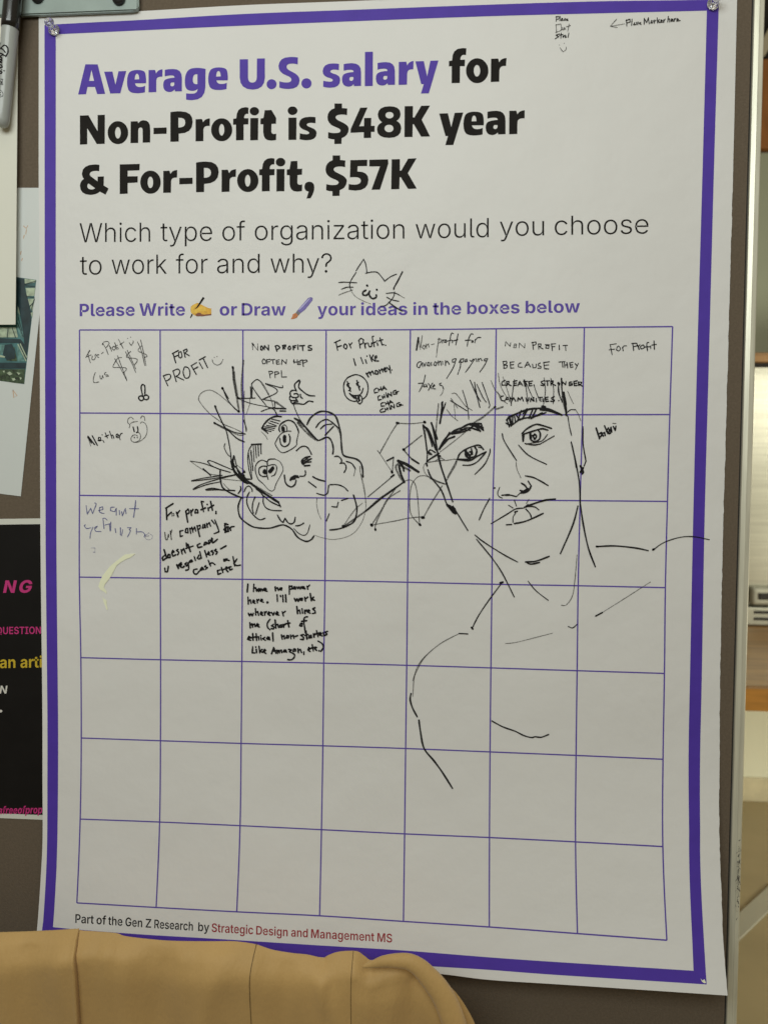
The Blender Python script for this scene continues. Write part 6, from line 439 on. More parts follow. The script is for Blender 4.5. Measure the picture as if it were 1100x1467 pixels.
DATA['bp_yellow'] = '''-6445,-3385 -8,0 -8,1 -8,3 -6,4 -6,5 -4,6 -4,7 -1,8 -1,10 0,8 2,8 2,6 4,6 4,4 4,4 6,4 5,3 6,2 7,2 7,2 7,1 7,1 7,1 5,1 5,2 4,1 2,2 2,2 2,2 0,3 0,1 0,4 -1,3 -1,4 -2,2 -3,2 -3,2 -3,1 -4,1 -4,0 -5,-1 -4,0 -4,-2 -3,-2 -3,-2 -3,-3 -2,-2 -1,-3 -2,-4 -35,5 3,9 4,8 5,7 6,6 7,5 8,4 9,3 10,2 10,1 8,0 7,0 8,-2 7,-2 6,-3 6,-3 5,-5 5,-5 3,-6 3,-7 2,-8 0,-9 -1,-104 -37,-1 0,21 -1,0 -3,-5 -3,-4 -3,-4 -4,-4 -5,-3 -5,-2 -6,-2 -6,-2|-6433,-3355 6,1 5,1 4,2 4,3 4,4 3,4 2,5 1,5 1,5 0,16 -1,-1 -2,-1 -2,0 -2,-1 -3,-1 -2,-1 -3,0 -3,-1 -2,0 -3,-1 -2,0 -3,-1 -4,-1 -4,-1 -4,-2 -3,-2 -2,-2 -3,-3 -1,-3 -1,-3 -1,-4 1,-4 1,-3 1,-3 2,-2 2,-2 3,-1 4,-1 3,-1
-6293,-3287 -1,-89 -39,-2 1,155 37,2 0,-39 -2,0 5,12 5,10 7,9 9,6 9,4 12,1 9,0 9,-2 7,-4 7,-5 6,-6 4,-8 3,-9 2,-10 1,-12 -1,-98 -39,-2 1,91 -1,9 -2,7 -4,6 -5,4 -6,3 -7,0 -5,0 -5,-2 -4,-2 -4,-3 -3,-4 -3,-4 -2,-5 -1,-6
-6063,-3369 -8,0 -8,1 -8,3 -6,4 -6,5 -4,6 -3,7 -2,8 -1,10 1,8 1,7 3,7 3,5 4,5 4,4 6,4 5,3 6,2 7,2 7,2 7,1 7,1 7,1 5,1 5,1 3,2 3,1 2,2 1,3 1,3 0,1 -1,4 0,3 -2,3 -2,3 -2,2 -3,2 -3,1 -4,1 -5,0 -4,-1 -4,-1 -4,-1 -3,-2 -3,-2 -3,-3 -2,-3 -1,-3 -2,-3 -35,5 3,8 4,8 5,7 6,6 7,6 8,4 9,3 9,2 11,1 7,0 8,-1 7,-1 7,-2 7,-3 6,-4 5,-4 4,-5 4,-6 3,-7 1,-8 1,-9 -1,-104 -37,-1 0,21 -1,0 -3,-5 -3,-4 -3,-4 -5,-4 -4,-3 -5,-2 -6,-2 -6,-2|-6051,-3339 5,1 6,1 4,2 4,3 4,4 3,4 2,5 1,4 1,6 0,16 -2,-1 -1,-1 -2,-1 -3,0 -2,-1 -3,-1 -2,0 -3,-1 -3,-1 -2,0 -2,-1 -3,0 -4,-1 -4,-1 -4,-2 -3,-2 -3,-2 -2,-3 -1,-3 -1,-3 -1,-4 1,-4 1,-3 1,-3 2,-2 2,-2 3,-1 4,-1 3,-1
-5952,-3362 2,155 37,1 0,-27 2,0 3,9 4,8 6,6 6,4 7,3 8,1 2,0 2,0 2,0 2,0 2,-1 2,0 0,-38 -2,0 -3,1 -3,0 -3,0 -3,1 -3,-1 -5,0 -5,-2 -5,-2 -4,-3 -4,-4 -3,-5 -2,-5 -1,-6 -1,-6 -1,-87
-5774,-3200 0,-32 -84,-4 0,33
-5838,-3166 39,2 -2,-146 1,-4 1,-4 1,-2 3,-2 3,-1 4,0 2,0 2,0 2,1 2,0 2,1 2,0 5,-32 -4,-1 -5,-1 -4,-1 -4,-1 -4,0 -4,0 -13,0 -11,4 -9,6 -6,8 -3,11 -2,13
-5751,-3353 2,154 38,2 -1,-155
-5730,-3178 -5,0 -5,2 -5,3 -3,5 -2,5 -1,5 1,6 2,5 4,5 4,4 5,2 5,1 6,-1 5,-2 4,-3 4,-4 2,-5 0,-6 0,-6 -2,-5 -4,-4 -4,-4 -5,-3'''
DATA['bp_white'] = '''-6502,-3845 23,143 32,1 37,-75 2,-4 1,-3 2,-5 2,-4 2,-4 1,-5 2,-6 2,-5 1,-7 -3,0 1,6 0,5 1,6 0,6 1,5 0,6 1,5 1,4 0,4 12,72 29,1 -24,-143 -31,-1 -34,68 -2,5 -2,4 -2,5 -2,4 -2,5 -2,5 -2,6 -3,7 -2,7 4,0 -1,-6 -1,-7 -1,-6 0,-6 -1,-6 -1,-5 0,-5 -1,-4 0,-4 -12,-69
-6486,-4189 -9,0 -8,2 -6,4 -5,5 -4,6 -1,7 2,7 3,6 5,5 7,5 8,2 8,1 9,0 8,-2 6,-4 5,-5 3,-6 1,-7 -1,-7 -3,-6 -5,-5 -7,-5 -8,-2'''
DATA['photo_base'] = '''-6879,3608 762,-54 349,-49 -235,-1821 -424,55 -472,52'''
DATA['photo_dark'] = '''-6117,3551 129,-22 16,-186 53,-172 43,-223 13,-138 -44,-293 -40,-293 -42,155 -42,346 -43,241 -47,138
-6891,2503 831,-29 71,-95 42,-155 -17,-112 -132,294 -796,7
-6896,2060 935,0 -15,-104 -921,9
-6349,2372 126,17 71,-130 -19,-130 -145,-26 -71,104
-5973,3398 190,-22 0,14 -190,26
-5949,3209 150,-21 0,14 -150,21'''
DATA['photo_pale'] = '''-5979,3524 200,-24 -5,-38 -88,-16 -102,-17
-5962,3364 172,2 -16,-140 -136,-3
-5925,3175 117,1 -14,-126 -22,-85 -28,34
-5876,2930 45,17 -17,-103
-6418,2678 270,-1 17,-56 21,-117 -175,1 -606,-2 2,176
-6531,2225 180,-52 -18,-26 -163,26
-6109,3052 18,-34 27,-138 -42,69'''
DATA['photo_mid'] = '''-6122,3001 48,-121 25,-155 61,-242 -63,17 -44,87 -30,86
-5902,3120 63,-26 -37,-78
-6530,2381 181,-9 -38,-165 -144,18
-6133,2380 45,-70 97,-224 -126,0'''
DATA['photo_leaf'] = '''-6897,1944 914,3 -19,-256 -155,14 -270,38 -472,48
-6313,2363 144,-35 43,-242 -190,9'''
DATA['photo_glint'] = '''-6318,1878 55,26 54,-43 -55,-26
-6228,1783 54,8 18,-34 -45,-18
-6137,1895 72,-17 -36,-35
-6390,1913 37,8 -10,-43
-6084,1809 45,-18 -27,-34
-6423,2190 81,-21 -9,-22 -72,15'''
DATA['photo_line'] = '''-6106,2380 142,-286
-6064,2388 113,-233
-5980,3429 201,50
-6283,2674 -20,-173
-6211,2673 61,-172
-6101,2863 69,-242
-6111,2759 97,-241
-5876,2930 73,241
-5911,3017 99,102'''
DATA['hand_yellow'] = '''-3001,3021 27,26 47,23 47,19 27,-20 33,-13 61,-30 60,-29 57,-10 0,-108 -97,-16 -54,-6 -107,-1 -47,20 -46,33 -14,34 0,45'''
DATA['hand_brown'] = '''-2923,2887 50,29 40,-4 20,-22 47,-7 40,6 84,5 -2,-21 -95,-11 -52,-8 -109,1'''
DATA['hand_light'] = '''-3001,3001 34,39 47,20 33,6 -60,-71 -13,-39 26,12 81,33 34,26 80,-33 0,-53 -107,1 -54,-26 -54,-6 -40,7'''
DATA['hand_pen'] = '''-2794,3182 21,-2 11,-18 -111,-151 -64,-42 37,44
-2989,2898 23,-18 -41,-56 -11,0'''
DATA['brush_handle'] = '''-956,3158 48,14 31,-15 -3,-41 -123,-153 -84,-65 -55,48'''
DATA['brush_shine'] = '''-944,3146 24,6 -113,-130 -78,-71 -7,12'''
DATA['brush_ferrule'] = '''-1142,2946 55,-48 -36,-36 -49,42'''
DATA['brush_bristle'] = '''-1172,2904 49,-42 -30,-41 -54,-21 -49,-2 24,35 12,48'''
DATA['scratch'] = '''-3991,-1283 -82,-7 -107,-14 -89,-63 -88,-70 -95,-76 -77,-94 -73,-97 -42,-103 -22,-68 31,-56 67,-36 44,-42 6,43 -50,74 26,65 57,66 64,94 44,88 45,81 82,63 82,48 88,35
-4594,-2048 25,-49 25,-6 29,-24 -3,-56 21,-105 -28,-1 -22,68 -25,68'''
DATA['torn_speck'] = '''5650,-8007 30,-27 29,22 23,-47 -22,-11 -37,17'''
DATA['grid_points'] = '''-4988,2627 1442,-5 1458,-6 1445,-6 1442,1 1447,11 1464,16 1445,9
-4989,1179 1443,-3 1462,-7 1446,-5 1438,3 1448,5 1460,9 1435,8
-5004,-269 1457,-2 1464,2 1448,1 1432,-1 1437,-1 1462,4 1442,3
-5014,-1718 1465,5 1463,8 1452,4 1431,-3 1441,-8 1452,1 1447,-6
-4995,-3157 1449,-2 1455,6 1446,7 1443,-1 1444,-8 1458,-11 1455,-9
-4992,-4602 1444,-3 1450,-1 1448,5 1445,0 1453,-11 1459,-12 1453,-16
-4989,-6045 1449,6 1447,-4 1441,-8 1449,-9 1454,2 1450,-7 1445,-11
-4994,-7497 1442,-6 1445,5 1459,17 1448,-5 1453,0 1458,-10 1444,-7'''
DATA['cloth_top'] = '''-8699,-7522 1549,123 1523,110 695,57 597,63 69,-2 535,-13 193,-47 656,-35 674,22 390,20 334,-28 277,-76 332,-39 220,-11 242,-38 88,44 164,64 272,25 132,-71 98,-62 152,41 217,45 270,3 119,-49 120,-116 305,-238 163,-157 142,-202 132,-247 134,-357 115,-548 76,-775 65,-1454 126,-6893'''
DATA['cloth_seams'] = '''-1441,-7174 -21,-110 -32,-286 -14,-439 -4,-659
70,-7281 -4,-206 -7,-434 0,-653
-367,-7228 171,-29 287,15 181,-39 106,-60 190,0 211,11'''
DATA['cloth_roll'] = '''251,-7326 137,40 158,51 190,26 200,-5 158,-78 128,-123 127,-143 107,-156 97,-199 86,-243 78,-319 70,-537 155,-8331'''
DATA['paper_top'] = '''-5684,8029 801,9 984,10 1820,46 1787,10 2333,16 1713,2 1238,-17 1078,-12'''
DATA['paper_right'] = '''6070,8093 -9,-177 8,-2798 -4,-2846 -4,-2894 12,-2352 21,-1541 -13,-1038 -4,-523 -3,-572 -17,-773 -5,-793'''
DATA['paper_bottom'] = '''-5710,-8176 1897,-99 2488,-23 1929,26 825,17 814,-28 1142,20 2667,49'''
DATA['paper_left'] = '''-5684,8029 -13,-1522 -10,-1313 2,-1686 -15,-3666 -2,-1239 9,-1874 9,-1885 32,-1236 -4,-608 -18,-894 -16,-282'''
DATA['border_outer_top'] = '''-5582,7864 698,17 985,18 1821,47 1787,12 2334,15 1714,-1 1239,-21 773,-9'''
DATA['border_inner_top'] = '''-5382,7700 744,12 2560,40 1789,17 2335,16 1715,-7 1823,-9'''
DATA['border_outer_right'] = '''5769,7942 2,-184 -10,-2635 -3,-2850 -4,-2899 21,-2949 -7,-1990 -13,-526 -7,-574 -1,-775 -6,-646'''
DATA['border_inner_right'] = '''5584,7769 -6,-2643 -11,-2853 0,-2902 13,-2952 5,-1992 -10,-526 -8,-575 -5,-778 -11,-459'''
DATA['border_outer_bottom'] = '''-5606,-8013 1784,-91 2490,-28 1933,-13 709,-3 933,14 1146,6 2352,42'''
DATA['border_inner_bottom'] = '''-5407,-7925 511,-22 1066,-19 1255,4 1847,7 1503,15 1469,-7 1149,7 2158,29'''
DATA['border_outer_left'] = '''-5582,7864 -8,-1360 -19,-2996 -14,-3665 -4,-1238 8,-1874 8,-1884 26,-1285 4,-558 -12,-894 -13,-123'''
DATA['border_inner_left'] = '''-5382,7700 -12,-1795 -16,-2399 -16,-3661 -4,-1237 6,-1872 9,-1883 17,-1283 3,-558 -9,-858 -3,-79'''
INK = []
INK.append(('handwritten_note', 'thin black handwriting with three tall dollar signs', {
  'g': '''126:-4807,2273 -27,-66 40,-152;126:-4876,2147 42,73 34,46;126:-4855,2161 75,33;126:-4759,2174 -7,-53 34,-13 27,39 -6,47;126:-4697,2207 24,-40 30,-20;126:-4681,2174 25,26 16,-7;126:-4595,2213 34,27;126:-4574,2392 55,-80 47,-112;126:-4580,2372 34,46 68,6 21,-33 -35,-52 -20,-14;126:-4451,2352 41,-93;126:-4437,2305 13,20;126:-4383,2338 -20,-33 34,-33 27,33 -20,33 -21,0;126:-4355,2404 40,-119;126:-4349,2338 41,24;126:-4308,2325 21,-26;126:-4287,2463 54,-105 27,-49;126:-4260,2371 68,46;126:-4126,2479 1,-2;126:-4072,2500 2,-2;126:-4096,2404 34,-47 34,46 2,33;126:-4233,2147 -69,-13 -82,-126 14,-33 95,0 109,-7 14,-33 -55,-59;126:-4356,2127 135,-225 82,-158;126:-4308,2180 88,-225 74,-185;126:-4070,2252 -68,-59 -7,-40 61,-13 109,-13 21,-40 -48,-66;126:-4165,2246 108,-185 75,-172;126:-4131,2272 149,-323;126:-3872,2350 -55,-52 -7,-40 55,-26 81,-33 20,-33 -47,-20;126:-3947,2416 68,-158 60,-250;126:-3892,2449 40,-164 54,-277;126:-4706,1889 -28,-79 -7,-80 34,-20 62,13;126:-4624,1836 7,-53 27,-7 14,60 14,-40;126:-4514,1889 -28,-13 7,-27 55,-6 7,-20 -41,-7''',
}))
INK.append(('doodle', 'small thick black doodle of a loop over two rings', {
  'k': '''209:-3861,1493 -23,106 3,59 27,23 30,-23 7,-59 -3,-93;209:-3885,1482 -40,-16 -1,-39 41,-29 39,22 3,40 -38,22;209:-3797,1498 -41,-21 0,-40 41,-23 38,20 3,39 -37,25''',
}))
INK.append(('handwritten_note', 'capital pencil-thin note with a smiling face', {
  'k': '''171:-3317,2216 47,-161;171:-3331,2213 108,55;171:-3297,2157 61,26;171:-3216,2235 0,-72 29,-26 29,32 -18,79 -40,-9;171:-3129,2261 27,-111;171:-3135,2268 60,26 7,-33 -40,-39 80,-46;171:-3487,1821 78,-165;171:-3494,1828 102,30 34,-37 -21,-46 -54,-33;171:-3318,1913 58,-184;171:-3318,1913 75,33 47,-33 -20,-59 -48,-33 135,-63;171:-3122,1966 -17,-79 37,-92 61,7 24,72 -24,85 -61,27 -23,-27;171:-2994,2005 88,-151;171:-3001,2003 101,55;171:-2960,1940 81,42;171:-2853,2058 61,-105;171:-2853,2104 108,56;171:-2785,2130 78,-158''',
  'g': '''118:-2588,2146 3,-1;118:-2541,2162 2,-1;118:-2627,2107 23,-56 60,-36 67,23 43,74''',
}))
INK.append(('handwritten_note', 'faint grey capitals in three short lines', {
  'g': '''118:-1923,2383 7,-104;118:-1923,2377 100,-111 -7,117''',
  'k': '''190:-1925,2390 28,-33;190:-1770,2337 -7,-52 27,-13 13,39 -20,33 -13,-7;190:-1714,2278 4,72 73,-78 -3,84;190:-1524,2337 33,13 39,-20 7,-20 -53,-39;190:-1518,2343 24,-91;190:-1392,2349 7,-65;190:-1399,2349 60,7 -7,-26 -46,-7 40,-32;190:-1279,2336 -20,-32 20,-29 26,28 -20,37;190:-1213,2342 7,-65;190:-1216,2336 55,13;190:-1213,2310 39,6;190:-1130,2329 4,-45;190:-1130,2355 1,-1;190:-1101,2342 86,6;190:-1048,2342 4,-78;190:-897,2348 -46,-6 -6,-26 59,-20 -6,-26 -53,0;134:-1729,2115 -20,-32 13,-46 40,7 7,45 -34,33;134:-1670,2109 7,-72;134:-1670,2106 60,9;134:-1663,2070 47,6;134:-1603,2102 73,9;134:-1563,2102 7,-65;134:-1504,2096 7,-65;134:-1504,2096 53,10;134:-1503,2067 46,3;134:-1497,2031 53,2;134:-1410,2024 6,85 73,-72 6,72;134:-1205,2082 6,-19 66,6;134:-1196,2108 4,-58;134:-1139,2108 7,-84;134:-1119,2076 39,6;134:-1113,2050 33,4;134:-1126,2024 47,0;134:-1086,2095 39,7;134:-1047,2095 14,-104;134:-1040,2095 66,7 6,-26 -59,-26;134:-1629,1907 21,-111;134:-1636,1907 60,0 7,-26 -46,-27;134:-1529,1900 7,-104;134:-1536,1894 60,6 20,-26 -66,-26;134:-1414,1920 5,-111 86,3''',
}))
INK.append(('thumb_drawing', 'outlined thumbs-up hand', {
  'k': '''209:-1151,1573 -31,69 7,53 70,61 15,-23 -23,-91 63,-69 108,-75 108,-11;209:-1159,1581 -61,0 -39,-31 8,-61 47,-30 77,8 15,38 -39,23 -38,-8;209:-1251,1489 -18,-38 19,-41 61,-4 47,7 -16,31;209:-1250,1410 18,-43 44,-15 77,1 93,-8 77,51 77,-9;209:-1188,1375 61,11 -7,24;209:-1188,1368 -31,-16;209:-1081,1513 8,-46 28,-23''',
}))
INK.append(('handwritten_note', 'note about money beside a tongue-out face with dollar eyes', {
  'k': '''180:-470,2395 28,-130;180:-502,2395 104,45;180:-449,2323 72,22;180:-325,2368 -13,-51 40,-29 19,48 -33,39 -17,-13;180:-247,2381 34,-77;180:-233,2349 39,45;180:-77,2432 21,-129;180:-86,2426 41,39 46,-20 -12,-58 -52,-26;180:15,2387 20,-84;180:24,2361 30,26;180:80,2387 20,-58 39,0 2,64;180:177,2503 -26,-20 34,-154;180:139,2380 71,26;180:236,2387 10,-39;180:230,2425 1,-1;180:281,2477 40,-123 26,6;180:262,2425 65,19;180:376,2351 3,-1;180:-166,2122 34,-113;180:-42,2142 40,-104;180:37,2103 20,-58;180:62,2167 2,-1;180:108,2187 40,-110;180:173,2187 -32,-58 59,-46;180:200,2129 32,12 -7,30 -26,-17 14,-71 52,0;200:52,1876 40,-64;200:72,1864 32,38 27,-58;200:124,1876 32,39 27,-51;200:208,1915 1,-51 39,-7 6,45 -33,20;200:273,1935 20,-65;200:286,1915 33,33 20,-52;200:358,1928 32,20 -19,25 -20,-32 27,-39 26,13;200:403,1973 40,-38;200:448,2006 21,-129;200:488,1931 3,-2;171:237,1624 -45,-32 7,-52 52,13;171:257,1618 13,-46;171:302,1644 14,-59;171:263,1592 52,19;171:329,1585 25,72 46,-58;171:342,1611 39,13;171:290,1495 -32,-20 7,-58 52,13;171:330,1488 13,-45;171:362,1514 14,-58;171:336,1462 39,20;171:401,1514 14,-45;171:394,1540 2,-1;171:434,1469 -7,65 66,-45 -14,64;171:563,1586 -45,-20 7,-51 52,13 6,32 -32,-13 58,22;171:357,1378 -46,-19 7,-46 52,7;171:383,1378 13,-38;171:422,1398 13,-52;171:390,1356 45,16;171:448,1346 19,65 46,-39;171:459,1372 35,13;171:345,1275 -46,-27 7,-38 72,13;171:377,1281 14,-45;171:416,1294 14,-45;171:384,1255 46,20;171:455,1307 14,-45;171:449,1333 1,-1;171:488,1268 -7,59 59,-45 -7,64;171:630,1379 -51,-26 7,-45 58,13 6,32 -32,-13 65,-6''',
}))
INK.append(('money_face_drawing', 'round face with dollar-sign eyes and tongue out', {
  'k': '''180:-209,1825 -66,-33 -52,-84 -5,-104 33,-117 66,-65 79,-26 46,7;180:-223,1825 105,26 105,-39 79,-91 21,-116 -32,-117 -65,-59;180:-274,1734 60,-169;180:-241,1701 -39,-19 19,-33 47,-25 -13,-39 -22,-7;180:-107,1753 50,-168;180:-78,1721 -39,-20 20,-32 40,-19 -13,-33;180:-233,1533 52,-33 105,0 52,40 26,84;180:-233,1526 79,-71 46,-13;180:-122,1487 28,-103 39,-33 39,39 -7,85 -40,25;228:-82,1474 27,-64;228:-62,1475 -20,-33 27,-26 -20,-19;228:-181,1500 33,-26 7,-19''',
}))
INK.append(('handwritten_note', 'slanted thin handwriting with long tails', {
  'k': '''228:936,2475 -30,-206;134:1343,2442 1,-58;134:1344,2416 25,23;134:1389,2435 -13,-38 32,-1 0,39 -19,4;134:1529,2543 -39,-6 -36,-192;134:1421,2416 77,19;134:1511,2428 0,-38;134:1606,2537 -36,-186;134:1530,2422 71,19;134:1856,2530 -32,6 -44,-96 -17,-108;134:1729,2428 90,6;134:1838,2421 1,-26 25,7 -6,23 -20,-4;134:1896,2446 -6,-57;134:1893,2421 41,51 57,4;134:986,2070 -51,-13 -19,-64 39,-26 44,90 14,-71;134:1025,2050 20,-58 26,65;134:1103,2057 -12,-52 38,-6 6,51 -32,9;134:1161,2057 1,-52;134:1219,2063 -19,-45 33,-19 25,58 -33,13;134:1277,2082 7,-70;134:1284,2057 32,25 13,-70;134:1348,2076 7,-52;134:1399,2089 1,-84;134:1400,2050 32,32 33,-58;134:1566,2121 -45,-13 -5,-45 38,6 25,45;134:1579,2121 -49,-154 -108,-180;134:1656,2120 -4,-128 -44,-135;134:1631,2056 25,52 52,12 -12,-51 -39,-13;134:1740,2108 -19,-39 32,6 6,39 7,-39;134:1811,2095 26,-20 31,39;134:1894,2120 -82,-128 -75,-102;134:1919,2120 7,-45;134:1951,2120 8,-45;134:1958,2107 32,19 26,-38;134:2105,2120 -45,-6 -6,-32 45,6;134:2112,2120 -56,-115 -76,-109;134:1060,1844 -31,-135 -69,-148;134:945,1703 84,6;134:1055,1690 -25,-45 45,6 6,39 14,-52;134:1114,1703 59,-90;134:1185,1709 -70,-122;134:1185,1645 39,19 -13,20 -19,-33 13,-38 32,0;134:1333,1709 -32,-13 7,-19 45,-19 20,-52''',
  'g': '''126:936,2475 35,-199 30,237;126:1022,2346 -19,-38 33,-26 19,45 -27,25;126:1067,2372 7,-77;126:1067,2333 39,39 13,-58;126:1157,2359 45,12;126:1285,2467 -24,-154 -17,-166;126:1266,2448 45,6 7,-51 -45,-19;101:1373,1606 -25,-77 -32,-32''',
}))
INK.append(('handwritten_note', 'block capitals partly crossed by portrait hair', {
  'g': '''118:2402,2333 5,76 77,-83 6,62;118:2553,2361 -13,-56 41,0 6,56 -34,7;118:2549,2333 32,7;118:2630,2298 5,83 91,-83 2,76''',
  'k': '''134:2855,2394 16,-117;134:2842,2388 68,13 1,-41 -48,-21;134:2952,2367 8,-90;134:2948,2363 45,4 1,-35 -32,-11 67,-37;134:3083,2339 -7,-41 49,-7 -1,41 -35,11;134:3069,2353 68,-5;134:3171,2366 16,-110;134:3167,2362 73,7;134:3179,2318 48,3;134:3299,2345 4,-75;134:3363,2338 73,4;134:3404,2338 6,-82;134:2371,2071 16,-111;134:2364,2071 62,7 1,-42 -48,-21 62,-7 -13,-41 -48,-10;134:2489,2064 8,-104;134:2484,2060 67,8;134:2493,2015 51,7;134:2497,1960 53,3;134:2668,2050 -41,-21 1,-48 62,-5;134:2731,1974 47,96 50,-90;134:2745,2008 61,10;134:2861,2029 8,-62 48,7 6,55;134:2992,2049 -34,-20 7,-28 41,-14 -6,-27 -48,0;134:3046,2056 16,-103;134:3044,2056 98,11;134:3054,2008 75,7;134:3062,1953 69,-7;134:3300,2063 102,7;134:3355,2063 11,-90;134:3389,2056 8,-83;134:3430,2056 15,-90;134:3397,2012 45,5;134:3478,2049 15,-76;134:3475,2049 58,10;134:3486,2012 40,5;134:3493,1973 41,7;134:3567,2035 35,-34;134:3622,2042 -46,-103;171:2410,1759 -54,-35 0,-48 63,0;171:2431,1738 8,-69;171:2431,1735 42,3 -6,-34 -28,-5 70,-33;171:2549,1738 8,-69;171:2545,1735 59,17;171:2549,1704 49,7;171:2557,1669 41,7;171:2619,1662 33,76 50,-69;171:2633,1690 55,7;171:2715,1738 68,3;171:2749,1738 8,-90;171:2804,1738 8,-76;171:2804,1736 62,9;171:2808,1700 45,4;171:2812,1662 48,7;171:2892,1676 1,-1;171:3058,1753 -47,-21 14,-28 41,-14 -13,-20 -48,6;171:3086,1746 62,4;171:3114,1746 5,-76;171:3168,1746 6,-76;171:3168,1743 42,3 -7,-35 -30,-7 79,-34;285:3293,1711 14,-27 6,20;171:3362,1677 3,55 51,-48 6,55;171:3518,1732 -41,-14 1,-48 48,7 -1,28 -27,-7;171:3552,1739 8,-72;171:3552,1736 55,14;171:3557,1701 44,8;171:3560,1667 48,6;171:3627,1732 8,-62;171:3628,1728 54,-3 -13,-34 -34,0 62,-32;171:2380,1495 -48,-21 21,-55 56,-7;171:2436,1468 -14,-35 42,0 -8,39;171:2485,1405 13,63 35,-49 20,49 36,-63;171:2623,1406 6,62 35,-42 27,49 29,-69;171:2760,1461 15,-55 28,14 6,48;171:2837,1399 6,63 42,-56 6,63;171:2933,1455 4,-62;171:2967,1469 69,4;171:3001,1469 9,-69;171:3043,1448 4,-48;171:3084,1469 8,-69;171:3084,1466 48,10;171:3087,1434 39,7;171:3092,1400 48,7;171:3235,1483 -48,-21 14,-27 35,-7 -13,-28 -49,7;171:3307,1417 2,-1''',
}))
INK.append(('handwritten_note', 'two small words in the last column', {
  'k': '''118:4141,2350 35,-165;118:4135,2350 106,16;118:4124,2265 94,12;118:4261,2318 -18,-51 38,-23 30,36 -26,44 -24,-6;118:4342,2311 14,-63;118:4345,2286 22,42 43,2;143:4509,2374 19,-120;143:4491,2370 87,4 7,-44 -62,-13;143:4591,2336 26,-63;143:4598,2317 30,32;143:4666,2342 -31,-31 20,-32 43,19 -7,44 -25,0;143:4771,2386 -31,-19 15,-120;143:4710,2311 81,6;143:4803,2329 3,-44;143:4857,2411 9,-139;143:4821,2342 75,12''',
}))
INK.append(('handwritten_note', 'single short word slanting upward in the last column', {
  'k': '''228:3937,959 60,-179;228:3990,787 49,70 -13,26 -50,-26;228:4026,870 33,-45;228:4039,870 38,13 13,-51;228:4074,998 59,-128;228:4138,960 -31,-51 52,-45;228:4157,934 -17,-64 37,1 5,102 14,-77;228:4219,986 33,-64 11,70''',
  'g': '''126:4209,1039 53,-2''',
}))
INK.append(('handwritten_note', 'single word beside a pig face', {
  'k': '''171:-4849,754 69,-100;171:-4842,774 116,-146;171:-4766,781 91,-166;143:-4663,695 41,20 7,34 -34,6 -7,-40 20,-23 35,14;143:-4574,702 20,-33;143:-4587,799 1,-1;143:-4532,836 40,-93;143:-4533,769 62,27;143:-4454,863 45,-127;143:-4430,790 35,6 20,-57;143:-4334,763 34,21 -13,33 -23,-20 9,-40 34,-7;143:-4293,804 30,-91;143:-4279,764 27,53 28,11''',
  'd': '''101:-4842,747 48,-146''',
}))
INK.append(('pig_drawing', 'thin line drawing of a pig face', {
  'g': '''118:-4087,977 -38,40 4,60 55,33 41,-33;118:-4080,997 48,27 82,14;118:-3898,1091 30,44 40,-24 7,-59;118:-3896,1005 21,24 61,-30 34,-87 -14,-106 -62,-80 -95,-51 -82,0;118:-4033,792 -34,-40 7,-54 61,-26 75,34 27,67 -20,59 -34,13;118:-4040,792 48,11 41,-24;92:-4087,964 -14,-40''',
  'k': '''171:-4008,756 2,-1;171:-3957,752 3,-1;171:-4030,938 20,-80;171:-3953,947 9,-82 -27,-22''',
}))
INK.append(('handwritten_note', 'faded blue handwriting', {
  'b': '''134:-4882,-448 19,-148 63,102 34,-94 63,162 -21,27;134:-4655,-533 76,21 -7,47 -55,-14 6,-81 76,-23;134:-4373,-469 -62,-8 -7,-53 76,-20 28,61 -1,-121;134:-4284,-528 7,-74;134:-4242,-548 13,-74 55,135 11,-94;180:-3988,-351 -14,-134 -24,-154;126:-4098,-493 164,2;126:-4898,-785 -21,-20 41,-47 83,15;126:-4760,-830 -42,-95 -14,-101;126:-4712,-850 28,41 -42,-27 14,-61 97,-5;126:-4580,-673 20,-181;126:-4580,-673 34,7 42,-33;126:-4546,-787 110,29;126:-4463,-772 13,-121;126:-4436,-732 -7,-148;126:-4360,-845 13,-73;126:-4264,-830 0,-128;126:-4223,-863 -21,-108;126:-4134,-828 62,1 -34,-34 20,-27 -48,-101;126:-3976,-840 0,-100;126:-3969,-900 96,1 55,-46 -21,-40''',
  'l': '''101:-3750,-910 -69,-68 28,-53 82,7 20,61 -61,39;101:-3805,-978 55,14;101:-4796,-1194 69,1 -1,-81 -34,6''',
}))
